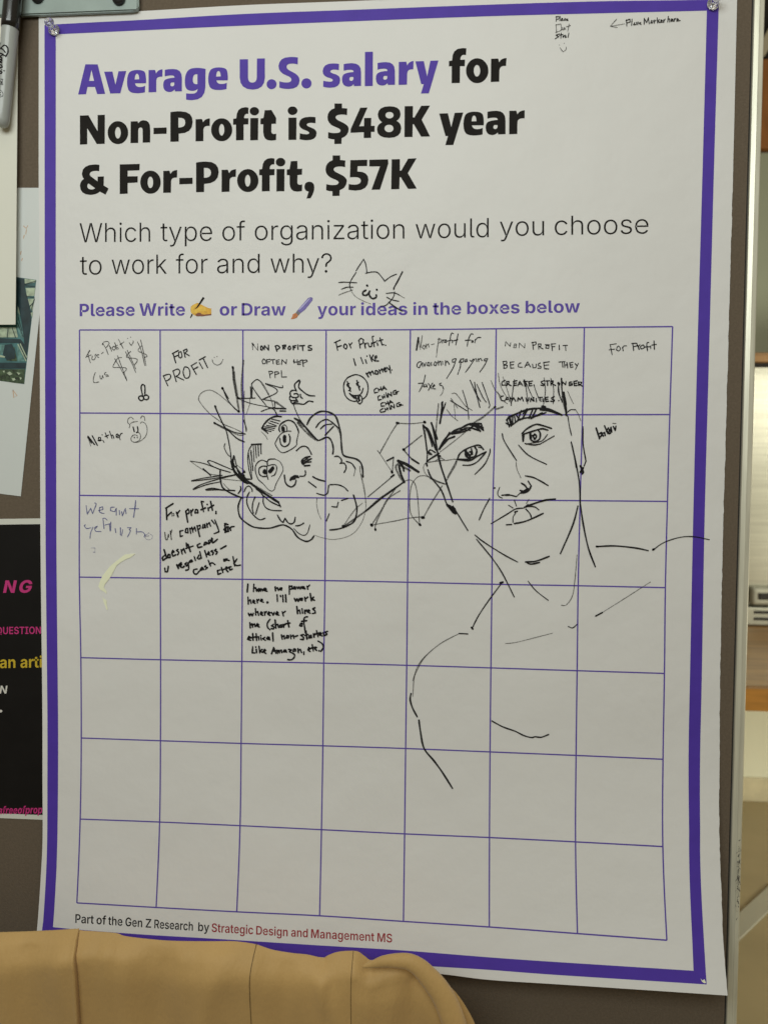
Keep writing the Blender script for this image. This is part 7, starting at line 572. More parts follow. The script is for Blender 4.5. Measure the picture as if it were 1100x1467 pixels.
INK.append(('handwritten_note', 'thick black handwriting in six crowded lines', {
  'k': '''238:-3438,-485 7,-190;238:-3452,-478 132,82;238:-3431,-621 83,76;228:-3258,-544 28,-81;228:-3244,-571 42,55;228:-3092,-522 35,-196;228:-3092,-528 41,41 21,-61 -55,-34;228:-3002,-507 11,-95;228:-2995,-541 34,48;228:-2920,-499 -6,-54 48,0 0,54 -35,7;228:-2775,-356 -41,7 41,-182;228:-2823,-498 82,35;228:-2699,-463 13,-47;228:-2710,-402 1,-1;228:-2651,-347 34,-155;228:-2679,-463 83,49;228:-2555,-522 0,-40;218:-3140,-861 -56,-15 7,-95 42,15;218:-3092,-833 -7,-68 48,0 -6,75 -35,-5;218:-3023,-819 21,-95;218:-3016,-846 34,41 21,-88;218:-2961,-845 28,48 20,-75;218:-2892,-777 48,-189;218:-2885,-783 48,14 0,-47 -34,-28;218:-2782,-755 -13,-61 41,7 0,61 14,-60;218:-2720,-734 14,-67;218:-2713,-761 41,42 21,-61;218:-2630,-678 48,-61;218:-2575,-671 69,-182 -7,-27 -76,-31;285:-2342,-749 -55,13 7,-149;285:-2410,-838 34,34 41,15;285:-2376,-837 -14,-41 55,14 -7,41;238:-2314,-803 20,-47;238:-2307,-823 27,34 48,8;238:-3452,-1294 -56,-49 7,-55 55,42;238:-3480,-1206 48,-149;238:-3404,-1287 -14,-61 49,7 -7,48 -31,3;238:-3341,-1265 41,27 -21,21 -20,-42 20,-61 49,28;238:-3230,-1196 -28,-20 41,-34 -20,-41;238:-3175,-1202 21,-74;238:-3168,-1229 41,49 28,-75;238:-3082,-1085 8,-61;238:-3051,-1105 42,-128;238:-3092,-1180 131,47;238:-2837,-1088 -48,-28 14,-47 69,21;238:-2754,-1066 -14,-48 42,21 -7,34 48,-33;238:-2685,-1031 14,-54 55,82;238:-2657,-1024 55,-47 75,62;238:-2630,-990 14,-81;238:-3467,-1533 7,-62 42,1 14,96;276:-3251,-1468 27,-61;276:-3238,-1495 42,48;276:-3203,-1474 35,14 -7,27 -28,-55 49,-26 34,21;238:-3071,-1425 -35,-27 28,-34 34,41;238:-3051,-1431 10,-109 -51,-21;238:-3016,-1390 -14,-34 42,14 -7,34 27,-26;238:-2940,-1320 21,-68;238:-2857,-1292 -28,-55 35,-13 27,28;238:-2843,-1230 31,-116;238:-2754,-1209 35,-115;238:-2705,-1269 34,14 -14,27 -20,-48 48,-13;238:-2616,-1207 -28,-14 49,-26 -21,-34;238:-2554,-1185 -28,-21 55,-26 -27,-41;238:-2472,-1177 96,55;238:-2892,-1537 -55,-15 0,-61 49,-13 41,48;238:-2816,-1516 -20,-48 41,22 -7,40 35,-47;238:-2733,-1473 -21,-21 49,-13 -35,-34;238:-2692,-1378 42,-101;238:-2671,-1452 48,28 51,-29;238:-2354,-1352 -62,-7 7,-34 41,21 48,-6;238:-2478,-1544 -48,-14 7,-68 55,21;238:-2457,-1503 27,-88;238:-2443,-1550 41,21;238:-2375,-1528 35,20 -28,20 -14,-41 42,-46;238:-2286,-1486 -34,-8 14,-54 41,21;238:-2252,-1309 28,-163;238:-2183,-1349 -55,-82 49,-33 68,8''',
  'g': '''134:-3334,-572 -7,-41 42,8 -7,40 -28,-3;171:-3466,-900 14,-122 28,-6 21,95 6,-54;171:-3369,-878 21,-149;171:-3362,-932 21,75''',
}))
INK.append(('handwritten_note', 'thick black handwriting in six even lines', {
  'k': '''238:-1986,-1786 -13,-138;238:-1881,-1784 -7,-131;238:-1881,-1860 35,14 14,-61;238:-1791,-1858 -27,-28 21,-24 27,45 7,-41;238:-1749,-1864 21,-35 21,42;238:-1700,-1891 41,21 -20,18 -21,-39 55,-16;238:-1506,-1826 7,-68;238:-1499,-1853 35,14 14,-47;238:-1416,-1844 -14,-28 35,-6 7,34 -28,2;238:-1257,-1800 1,-152;238:-1257,-1814 48,8 -6,-48 -39,-8;238:-1174,-1819 -14,-35 42,-2 -3,37 -25,0;238:-1119,-1818 14,-34 21,34 21,-34 20,42;238:-1029,-1837 35,14 -21,13 -14,-34 49,-6;238:-946,-1801 14,-55;238:-939,-1822 38,39;238:-1985,-2014 7,-124;238:-1978,-2083 35,22 14,-62;238:-1901,-2102 35,21 -21,18 -14,-39 42,-20;238:-1825,-2052 7,-62;238:-1822,-2080 32,29;238:-1762,-2079 35,22 -21,13 -14,-35 49,-19;323:-1641,-2100 3,-1;238:-1471,-1963 5,-117;238:-1411,-1975 3,-18;238:-1370,-1967 6,-117;238:-1321,-1960 7,-123;238:-1166,-2019 21,-54 27,48 21,-47 21,55;238:-1049,-2016 -13,-35 34,1 0,34 -21,0;238:-987,-1994 15,-69;238:-979,-2029 48,36;238:-890,-1931 21,-123;238:-828,-1991 -41,-36 55,-19;238:-1977,-2297 21,-48 28,42 21,-37 20,45;238:-1852,-2212 7,-117;238:-1845,-2281 35,15 14,-62;238:-1768,-2307 41,22 -20,18 -21,-40 49,-23;238:-1692,-2264 7,-62;238:-1688,-2291 31,28;238:-1636,-2304 42,22 -21,17 -21,-39 42,-24;238:-1567,-2275 28,-47 21,55;238:-1497,-2301 48,22 -21,17 -27,-39 62,-19;238:-1379,-2257 21,-75;238:-1372,-2284 48,35;238:-1124,-2162 15,-124;238:-1110,-2238 35,15 14,-58;238:-1027,-2229 8,-48;238:-1031,-2202 1,-1;238:-985,-2221 7,-62;238:-982,-2249 31,28;238:-937,-2248 42,15 -21,20 -21,-42 49,-19;238:-806,-2176 -41,-22 41,-33 7,-35 -48,-14;238:-1949,-2463 7,-89;238:-1942,-2504 35,22 7,-56;238:-1900,-2503 35,21 11,-48;238:-1837,-2515 42,21 -21,18 -21,-39 56,-20;238:-1594,-2393 -48,-77 7,-69 42,-40;238:-1531,-2481 -35,-29 42,-19 -7,-35 -41,6;238:-1504,-2405 15,-144;238:-1492,-2494 37,15 14,-58;238:-1413,-2492 -7,-42 42,8 -7,37 -28,-3;238:-1358,-2477 8,-55;238:-1353,-2502 37,32;238:-1282,-2414 22,-110;238:-1323,-2470 83,16;238:-1053,-2457 -21,-42 42,-6 7,46 -28,5;238:-936,-2337 -48,-15 -14,-76 29,-192;238:-1039,-2422 89,16;238:-1990,-2748 49,29 -21,14 -31,-50 59,-19;238:-1899,-2655 7,-118;238:-1948,-2733 105,23;238:-1837,-2654 8,-118;238:-1834,-2716 39,8 8,-56;238:-1753,-2721 7,-42;238:-1756,-2687 2,-1;238:-1683,-2713 -35,-28 42,-27;238:-1628,-2705 -27,-35 35,-13 13,42 14,-48;238:-1547,-2634 10,-145;238:-1391,-2665 14,-75;238:-1380,-2699 37,22 7,-55;238:-1294,-2676 -14,-42 42,1 0,41 -28,0;238:-1232,-2661 10,-69;238:-1225,-2695 42,28 14,-55;238:-1149,-2687 42,15;238:-997,-2649 -55,-15 49,-40 0,-35 -55,3;238:-962,-2586 21,-144;238:-983,-2669 62,22;238:-900,-2667 -13,-42 41,8 0,41 14,-41;238:-831,-2631 14,-62;238:-824,-2665 28,35;238:-776,-2575 28,-109;238:-803,-2644 69,29;238:-727,-2643 41,15 -21,20 -20,-41 55,-20;238:-659,-2607 14,-54;238:-583,-2584 -41,-15 34,-34 -41,-28;238:-1899,-2884 -6,-111 42,1;238:-1836,-2931 7,-56;238:-1843,-2890 2,-1;238:-1787,-2875 14,-117;238:-1731,-2929 -42,-28 56,-27;238:-1710,-2963 42,22 -21,13 -21,-35 49,-40;238:-1564,-3001 35,112 42,-103;238:-1550,-2959 56,15;238:-1467,-2936 8,-55;238:-1460,-2957 28,22 7,-49;238:-1425,-2956 35,22 7,-42;238:-1335,-2926 -20,-35 34,1 7,34 14,-41;238:-1265,-2917 55,-6 -41,-36 83,-39 7,-48 -48,-50 -69,-2;238:-1175,-2908 -7,-42 42,8 -3,34 -32,0;238:-1099,-2900 7,-69;238:-1095,-2934 38,22 21,-55;238:-995,-2952 0,-49;238:-926,-2916 41,21 -20,17 -21,-38 42,-31;238:-850,-2825 21,-110;238:-871,-2887 83,22;238:-774,-2871 -28,-28 35,-27;238:-728,-2929 2,-2;238:-747,-2760 76,-47 14,-68 -41,-63''',
}))
INK.append(('handwritten_note', 'tiny thin note with a smile under the top border', {
  'k': '''109:3159,7747 -5,-79;109:3148,7740 57,5 -11,-38 -34,-5;109:3221,7745 -8,-67;109:3235,7693 27,12 -18,10 -9,-38 39,6;109:3296,7709 -15,-27 27,0 4,22;109:3320,7686 22,17 -15,-29 22,4;118:3210,7463 -57,-21 46,-24 -56,-32;118:3239,7474 -5,-79;118:3210,7441 57,9;118:3267,7421 28,17 -23,-33;118:3313,7438 -11,-34 29,6;118:3362,7470 -8,-67''',
  'g': '''101:3150,7612 13,-114 -15,-11;101:3150,7612 80,9 13,-91 -80,-38;101:3253,7564 -6,-34 30,-1 -1,34;101:3288,7529 4,33 19,-29;101:3366,7617 -20,-113;101:3322,7573 68,20;101:3213,7282 2,-2;101:3292,7307 3,-2;101:3225,7237 47,-65 45,28 11,45''',
}))
INK.append(('handwritten_note', 'thin arrow and words in the top right corner', {
  'g': '''101:4267,7595 -219,-32;101:4136,7673 -99,-110 113,-25''',
  'k': '''126:4295,7657 9,-101;126:4284,7646 67,20 5,-45 -53,-14;126:4385,7665 -5,-100;126:4431,7608 -22,-33 45,5 6,32;126:4483,7618 -6,-45;126:4528,7610 -29,-13 34,-19;126:4582,7581 -2,90 42,-69 26,78 15,-97;126:4700,7634 -15,-38 38,3 0,34;126:4745,7639 1,-45;126:4748,7621 24,17;126:4789,7676 9,-83;126:4823,7646 -26,-22 39,-28;126:4846,7618 27,11 -23,12 1,-41 29,6;126:4895,7639 1,-40;126:4898,7621 19,29;126:4968,7693 -9,-89;126:4962,7648 29,6 1,-51;126:5014,7631 29,8 -23,14 -5,-40 33,4;126:5065,7652 -3,-40;126:5066,7634 21,22;126:5104,7633 28,8 -22,14 -6,-40 56,5''',
}))
INK.append(('cat_drawing', 'simple cat face with whiskers and a round smile', {
  'k': '''143:-136,3613 128,194 38,-98 21,-135;143:24,3567 121,22 91,-16 92,-105 23,-38;143:351,3430 98,74 105,44;209:652,3584 -67,-133 -66,-119 -11,-38;134:-136,3583 -82,-126 -27,-90 28,-90;143:-434,3414 94,6 213,-12;143:-385,3301 92,32 106,1;143:383,3225 129,10 91,-38;143:392,3161 91,-46 114,-23;190:423,3078 122,-90 106,-61;134:524,3249 -19,-82 -67,-89 -75,-59 -76,-8;285:53,3362 6,-5;285:219,3290 3,-4;247:34,3283 -53,-37 8,-45 61,-1 53,67;247:95,3260 1,-68 53,-52 61,22 2,37''',
  'g': '''84:-217,3277 62,-90 122,-76 153,-61;126:-430,3203 107,42 129,42;101:603,3197 91,-53''',
}))
INK.append(('hair_scribble', 'grey looping scribbles of spiky hair beside a two-eyed head', {
  'g': '''116:-2151,1210 -157,137 -219,176 -149,61 -134,-46 -55,-100 56,-108 141,-153 126,-92 125,-91 188,-76 188,-91;97:-1965,1455 1,-107 -62,-184;116:-1638,1517 54,-107 32,-122;135:-2589,1008 204,-106 219,-91 94,-8;135:-2354,902 126,-122 156,-76;97:-2393,656 -15,-78 55,-107 55,-46;126:-2061,1568 -5,-360 38,-316;106:-3012,349 158,-107 205,-114 205,-21;106:-2444,45 157,-14 204,-21;106:-2428,-32 110,-107 94,-22;116:-2398,662 -16,-62 63,-122 55,-46;97:-2194,294 126,-91''',
  'k': '''145:-2441,1615 86,-191 110,-138 78,-69;145:-2426,1592 87,-153;155:-2167,1447 124,-4 172,5;116:-2175,1442 226,-86 312,-61;197:-1922,1646 -8,-191;197:-1950,1639 9,-191;145:-1926,1646 -1,54 86,68 70,-38;145:-1919,1639 94,-138 156,-190;145:-1686,1692 179,-83 0,-77 -240,-107 218,-30 8,-107 -116,-23 -125,-46;145:-1686,1700 272,-73 23,35;197:-1521,1273 186,-7;197:-1435,1227 100,-2;197:-1637,1288 93,-30 62,-107;164:-2566,1300 55,-138 110,-214 94,-92 141,-122 110,-43;164:-2574,1285 126,-261 79,-168 63,-308 24,-200 23,-100;164:-2581,1016 164,-76 188,-84 188,-29;155:-2073,1072 47,-138 1,-61;155:-2290,348 16,-100;155:-2235,449 -16,-100 32,-100;155:-2235,449 47,-200;328:-2574,1308 9,-15;328:-2585,1018 8,-7;328:-2446,1618 6,-8;328:-2174,1452 16,-10;328:-2167,1219 16,-6;328:-2264,1979 6,-21;126:-3012,352 237,-39 236,-84 220,-62;155:-2704,352 55,8 189,-76 204,-83;155:-2704,344 71,-69 157,-68 173,-45;218:-2783,220 134,-115;145:-2988,9 213,48 331,50;145:-2988,1 339,42 362,65 203,41;155:-2964,-138 158,87 299,95 298,73;155:-2956,-146 229,88 267,56;197:-2735,-143 118,24 173,-29 220,-6;197:-2727,-151 236,10;240:-2481,207 1,-147 36,-154 94,-76 126,-61 141,-53;240:-2296,355 40,-108 94,-138 126,-76;240:-2241,448 -16,-93 32,-169 142,-138 78,-76;240:-2209,263 78,-107 94,-92;240:-2288,347 63,-192 157,-153 110,-30;328:-2060,180 11,-11;197:-2122,-83 5,-54 -44,-70;197:-2084,149 39,23;371:-2083,25 34,-10''',
  'd': '''240:-2262,1928 16,-198 47,-245;240:-2239,1898 16,-168 48,-260;240:-1771,1730 70,-106 63,-107;284:-1506,1380 86,-61 62,-46;262:-2261,1973 31,-285 78,-465;262:-2078,2093 -29,-404 23,-466''',
}))
INK.append(('face_drawing', 'marker drawing of a twisted head with stacked eyes and curly outlines', {
  'k': '''247:-1737,939 23,54 77,84 109,54 116,0;143:-1575,1085 140,-30;143:-1605,1054 147,-45;143:-1636,1024 140,-53;143:-1667,977 155,-22;143:-1698,954 171,-29;143:-1698,928 155,-34;143:-1714,901 125,-30;143:-1698,885 55,-45;323:-1745,931 62,-45;266:-1931,646 171,9;143:-1923,639 -55,-93 -18,-138 19,-185 48,-177;143:-1985,500 40,-246 24,-200;143:-1939,546 33,-353;143:-1900,624 17,-277;143:-1861,624 17,-208;143:-1814,632 8,-184;143:-1767,640 5,-154;143:-1946,516 40,-261;190:-1929,46 -102,7 -86,61 -63,77;209:-1434,871 -16,46 31,85 124,66 108,-42 63,-107 16,-61;134:-1108,858 -31,-138 -22,-99 -225,-114 -124,134 15,77 77,115 108,47 70,0;134:-1395,872 -8,76 46,46 39,-38 8,-69;342:-1372,936 3,-46;126:-1388,963 -7,-76;190:-1436,757 19,-100 62,-45 77,46 23,92 -23,76;342:-1356,803 1,-107;342:-1340,795 -3,-91;342:-1368,780 5,-69;143:-1649,318 -16,31 -94,27 -85,-67 -18,-116 50,-145 86,-77;101:-1726,-29 110,-114 78,1 46,123 93,170 22,85 -54,115 -94,48;180:-1525,399 -93,-7 -34,-43 3,-62;180:-1665,272 -78,-1 -54,-46 8,-93 63,-38 70,9;380:-1711,195 31,-31;380:-1696,202 24,-46;380:-1719,171 31,-22;143:-1657,272 1,-154 20,-77;143:-1633,280 62,20 70,-11 13,-77 -36,-85 -54,-27;380:-1618,180 63,70;380:-1602,172 54,62;218:-1353,121 24,-138 86,-64 70,35 26,77;247:-1251,37 38,54 109,-6;247:-1243,30 61,77 62,1;247:-1244,53 78,8;180:-1081,105 70,4 27,38 -5,54;190:-1145,544 69,62 77,16 62,-38 55,-99;238:-1043,323 -8,46 53,54 93,23;238:-1028,315 93,70 54,23;238:-1036,354 85,61;238:-1028,338 139,17;238:-1004,285 92,8;238:-1028,308 46,46;285:-1181,1102 116,-68 140,-160 140,-144;228:-785,730 46,0 108,47 61,-15 47,-84 19,-107 -10,-76;247:-964,996 68,122 138,95 139,5 131,-60 55,-99 47,-182 16,-152 17,-183 47,-84 185,-44 92,-68 32,-106 9,-138;190:-810,943 69,92 107,49 93,-40 139,-122;180:-733,921 85,69 115,16;180:-647,815 145,153;190:-483,449 69,1 55,-61 -15,-53;190:-390,331 70,5 38,-53 -7,-61 -27,-46;190:-278,367 96,-37 62,-91;180:-859,98 109,-56 108,-19;180:-932,10 133,-96;180:-787,-188 116,-30 69,32 15,84 7,54;180:-556,-37 131,1 108,-40 69,-65;126:-1204,1352 32,-91 62,-137 47,-76;247:-2068,121 32,-77 94,-68;342:-1942,-24 109,-84 157,-106 219,-136;228:-1457,-350 39,-77;190:-1707,-245 109,-92 172,-82;171:-1848,-123 78,-61 47,-69 1,-100 47,-93 109,-45 164,-5;171:-2059,-172 39,78 54,16 47,-54 1,-38;180:-1965,-179 -39,-85 0,-124 79,-153 133,-114 102,24;180:-1863,-262 -39,-93 -11,-109 19,-77;180:-1793,-362 -62,-201;228:-2106,-273 -55,-147 16,-155 63,-92 158,-106 141,-29 187,2 203,57 109,-29 78,-53;228:-1206,-825 94,-130 141,-68 93,33 46,62;126:-1183,-802 86,-84 94,-32 62,50 38,131;200:-1472,-574 63,-100 39,-22 31,69 55,-76 62,-18 47,35 15,77;200:-1152,-755 70,8 70,40;180:-2122,-88 5,-46 -44,-70;228:-149,-213 47,-153 13,-122 -41,-169 -107,-78 -154,-61 -162,-24;180:-525,-414 93,-9 19,84;180:-356,-307 115,39;180:-566,-537 -50,-127;180:-853,101 85,-45 124,-32;180:-930,12 129,-94''',
  'g': '''92:-1760,870 78,-76 31,-62;92:-541,1044 93,-91 62,-122;118:-44,285 9,-107 39,-76;84:-12,118 48,-198 20,-168 1,-84;101:-120,239 -27,-123;92:-781,-274 -7,-100 32,-153 47,-107;84:-29,139 63,-274 30,-168 -4,-168 -52,-185 -121,-185 -154,-95 -215,-46 -171,18 -171,51''',
  'd': '''285:-1127,1026 156,-167 155,-122;285:-1112,1041 94,-76;190:-1895,-47 328,-189''',
}))
INK.append(('arrow_scribble', 'grey jagged arrow and loops between two faces', {
  'd': '''131:-322,-749 190,276 138,124;131:97,-241 440,370;131:108,-235 432,371;175:166,-724 158,247 91,169 150,200;175:235,-807 7,115 143,308 90,138 174,116;321:650,308 169,-90;272:635,353 -61,-76 63,-151 77,-106''',
  'g': '''235:-314,-752 352,250 243,217 326,232;142:166,-724 405,75 213,48 213,26 61,-7;175:1058,-582 119,222 193,321;175:1459,113 147,274;131:999,-713 -147,166 -33,198 20,290 90,152 90,39 107,-14 198,-89 114,-37;131:724,38 99,21 76,-57 40,-136 25,-213 27,-335;153:597,1028 213,-10 257,27;153:597,1028 -120,-190 -179,-327;153:259,556 39,-50;109:298,506 216,-321;164:535,444 -21,-259;186:1009,818 -180,-145 -128,-99;186:708,566 139,-150''',
  'k': '''370:-330,-749 31,0;247:716,23 -181,-131 -243,-186 -228,-193;272:495,105 49,37;370:161,-717 12,-13;370:232,-796 3,-12;370:991,-700 15,-15;370:1035,-582 26,-3;235:535,444 -114,-62;247:847,416 119,-75;395:611,384 130,-52 222,-135;296:619,369 77,-91 16,-68;309:627,308 32,-137 63,-151;346:642,354 39,-46;370:1055,1050 12,-9;370:701,579 15,-9;370:507,197 7,-15;370:582,1032 30,-6''',
}))
INK.append(('portrait_drawing', 'large marker portrait of a face with heavy brows, neck and shoulder lines', {
  'k': '''209:1030,996 57,-317 24,-181;228:1038,996 61,-90 62,-151 32,-120;228:1053,966 76,-60 141,-347;285:1173,1035 40,-128 72,-378;228:1173,1027 102,-256;228:1145,846 109,-272;209:1251,846 24,-90;285:1358,1389 -13,-180 -28,-181;190:1411,1375 -59,-181 -28,-166;190:1343,1374 17,-165;134:1493,1412 280,-172;126:1694,1585 46,-134 48,-181 17,-172;171:1819,1758 100,-217 77,-135;171:1894,1721 40,-210 56,-210;134:1932,1691 108,-225 53,-75;134:2021,1721 78,-210 55,-164 -14,-53;266:1307,590 111,182 134,121 135,61 149,69 180,0;266:1315,582 89,145 164,76;190:1418,772 67,106;247:1523,848 225,46 119,76;247:1553,871 135,38 119,46 196,-52;247:1806,1015 121,-45 76,-74;247:1866,1023 151,-82 38,-30;247:1926,1016 121,-60;247:2016,1023 39,-112;190:1657,931 181,-21;190:1344,620 120,137;285:2229,1294 20,15;218:1619,411 36,91 67,61 135,68 135,27 68,-71;218:1619,411 211,-14 134,77 142,76;218:1634,418 211,2;266:1753,548 16,-76 60,-29 90,30 29,91 -31,60;266:1798,533 31,-60 44,60 -45,15;266:1857,594 17,-91;266:1767,563 24,-106;190:1977,625 75,-15;190:1718,318 128,4 119,61 141,160;171:2172,596 -6,-76 -80,-181 -163,-175;238:1105,377 60,46 143,91;190:1149,498 -30,30 45,46 83,-45;247:1134,536 46,-38;190:1111,498 -6,-121;247:1293,514 -15,-30 53,-15;247:1293,469 95,-310;247:1098,346 11,-45;247:1301,465 48,-182 94,-271 110,-318;218:1122,236 62,-136 170,-211 93,-226 31,-30;190:1098,350 8,-53;323:1457,-357 85,-105 53,-45;323:1480,-372 107,-59;323:1465,-364 107,-128;323:1526,-402 77,-105;180:1558,-383 258,-414;180:1936,-870 149,-117 329,-204 252,-131;180:1966,-944 271,-325 182,-266 198,-385;171:2178,-242 -101,-194 -71,-174;228:3659,-358 -81,-326 -196,-483;228:2799,-1319 176,17 218,84;228:2813,-1319 74,-35 147,30;143:2848,-1647 135,-161 209,-160;171:2406,-1684 -217,-304 -174,-274 -102,-213;190:1840,-2576 -149,5;143:3537,-2409 73,-23 72,62;285:2377,-1685 44,13;285:1904,-2463 19,-24;180:2209,-674 261,162 148,93 134,17;266:2767,-387 178,70 177,55 156,19;190:2782,-379 44,38;134:2593,-268 39,-103;134:2497,-357 76,-44;180:2790,-417 68,-75 28,-67;180:2796,-375 135,-3 75,-49;180:2604,-472 44,16;134:2619,-487 -41,-69 -1,-90;180:2465,-690 90,6;228:2599,-669 201,48 282,132;126:2343,-52 -32,-99 26,-60 56,-26;180:2382,-188 112,9 135,-29;126:2629,-208 59,61;266:2449,-184 53,4;238:2708,22 68,-47 31,-75 -59,-46 -53,45;171:2819,58 54,-82;238:2873,-24 -51,-91 -89,-31;238:2687,-101 105,-29;238:2703,-146 118,76;209:2773,145 135,-26 120,-59 127,-74;171:2245,-68 23,5;171:2373,855 41,-133 204,-317;171:2649,665 178,-176 295,-145;266:2440,1084 71,65 269,113 238,25 159,-24 184,-87;228:2433,1036 96,-32 142,97 238,49 190,65;218:2448,1100 42,-128;218:2479,1149 42,-161;218:2542,1173 3,-153;218:2606,1165 66,-80;218:2685,1246 -61,-177;218:2718,1198 62,80;218:2780,1246 -77,-145;218:2876,1262 -62,-144;218:2846,1110 189,105;218:2939,1278 -61,-128;218:2503,1117 26,-97;218:2575,1149 17,-96;380:3034,1319 48,-11;228:3003,1263 159,-24 191,-63;238:2707,861 78,80 143,73 111,-15 152,-48;238:2715,845 198,65 127,33 96,-24;238:2715,853 10,-121;238:2739,845 -14,-113;190:2758,692 144,-23 111,17;134:3013,686 228,137;143:2774,684 143,25 127,33 85,105;247:2835,853 17,-88 65,-40 78,41 15,96 -33,56;247:2883,829 33,-64 31,49 -33,40 -23,-41;247:2851,861 9,-80;143:3465,1152 26,-159 40,-160;143:3528,729 42,-168 45,-264;323:3386,1551 27,-175 27,-192;285:3395,1519 34,-159;143:3304,1726 -5,-159 66,-176;143:3350,1790 12,-223;143:3417,1184 48,-32;143:3448,1216 62,48 79,1;190:3718,978 8,-288 53,-287;190:3779,403 -30,-81;218:3529,714 88,-366 64,-353 16,-353;285:3690,319 45,-88 -14,-44;285:3734,290 -42,-74;134:2562,1766 -24,-194 -24,-236;109:2735,1766 38,-221 17,-181;109:2763,1711 72,-166 71,-139;109:2888,1683 43,-124 58,-139;109:3058,1801 24,-228 -30,-249;109:3168,1794 51,-180 -3,-248;126:3339,1794 18,-221 15,-110;126:3300,1697 17,-179 42,-97;134:2721,1766 16,-111''',
  'g': '''118:1069,906 42,-408 -6,-121;109:1427,1269 92,-120 99,-75;109:1500,1450 115,-165;101:1554,1345 26,-241;118:1514,1533 75,-8 153,-195 121,-82;109:2170,1751 77,-165 91,-89;126:1323,537 246,191 179,151;126:1423,394 150,24 46,-7;143:1121,362 121,23 90,54 76,-37 -166,-24;101:1090,357 -44,-76 31,-106 92,-90;180:1169,85 137,-60 137,-36;118:3660,-1187 -22,-356 -38,-328 -99,-166 -88,-11;126:1691,-2571 -326,-188 -268,-249 -147,-278 -44,-122;101:2481,-2727 192,28 353,99 249,71;109:2839,-251 -43,-72;109:2613,380 16,-121 70,-149;101:3589,1265 49,-80 41,-104;101:2291,1877 30,-181 72,-152 57,-83;101:2368,1814 94,-270 59,-208;101:3453,1573 50,-110 49,-97;101:2282,1571 57,-124 112,-84''',
  'd': '''190:1290,1359 -26,-301 -13,-212;247:1896,1045 149,91 192,166;247:2267,1272 111,38;180:1442,57 148,259 21,90;247:3364,1487 51,-207''',
}))
INK.append(('shoulder_drawing', 'long shoulder lines right of the portrait neck', {
  'k': '''228:3696,-299 56,-354 95,-412 122,-318;218:3986,-1039 295,16 348,-30 208,-41;143:4926,-1078 161,120 256,92 228,18 264,-46;247:3992,-2220 109,61;285:3980,-1037 26,-2;285:4917,-1078 17,9''',
  'g': '''101:4101,-2159 430,291 355,243''',
}))
INK.append(('arm_drawing', 'long curved arm line below the portrait', {
  'g': '''118:1246,-2853 -208,-218 -103,-245 -26,-367''',
  'k': '''238:878,-3638 -14,-107 47,-151 78,-144;256:1019,-4100 33,-218 64,-271 183,-220 153,-205 159,-242''',
}))
INK.append(('chest_drawing', 'single short curved stroke low in the table', {
  'k': '''200:2273,-4074 186,-95 209,-69 149,-70 134,-32 59,17 104,-6 123,49''',
}))
U = 5e-5
def pts(s):
    """each point is given relative to the one before it"""
    x = z = 0; out = []
    for a in s.split():
        dx, dz = a.split(','); x += int(dx); z += int(dz); out.append((x * U, 1.45 + z * U))
    return out
# the poster sheet hangs flat from its pins and its lower edge curls off the board, more so at the right corner
def surface(x, z, lift=0.):
    X, Y = x + .25, 1.5816059 - z
    q = max(0., Y - .33); k = .33 + .43 * max(0., min(1.15, X / .5075)) ** 1.5
    return Vector((x, -(.0012 + k * q * q + lift), z))
def plane(yv): return lambda x, z, lift=0.: Vector((x, yv - lift, z))

def catmull(p, n=5):
    """smooth open curve through p, kept sharp where it turns hard"""
    if len(p) < 3: return list(p)
    P = [Vector((a[0], a[1])) for a in p]
    hard = {0, len(P) - 1}
    for i in range(1, len(P) - 1):
        a, b = P[i] - P[i - 1], P[i + 1] - P[i]
        if a.length > 1e-9 and b.length > 1e-9 and a.angle(b, 0) > 1.35: hard.add(i)
    out = []
    for i in range(len(P) - 1):
        p1, p2 = P[i], P[i + 1]
        p0 = P[i - 1] if i not in hard else p1 - (p2 - p1) * .5
        p3 = P[i + 2] if (i + 1) not in hard else p2 + (p2 - p1) * .5
        for k in range(n):
            t = k / n
            out.append(.5 * (2 * p1 + (p2 - p0) * t + (2 * p0 - 5 * p1 + 4 * p2 - p3) * t * t + (3 * p1 - p0 - 3 * p2 + p3) * t ** 3))
    out.append(P[-1])
    return [(v.x, v.y) for v in out]
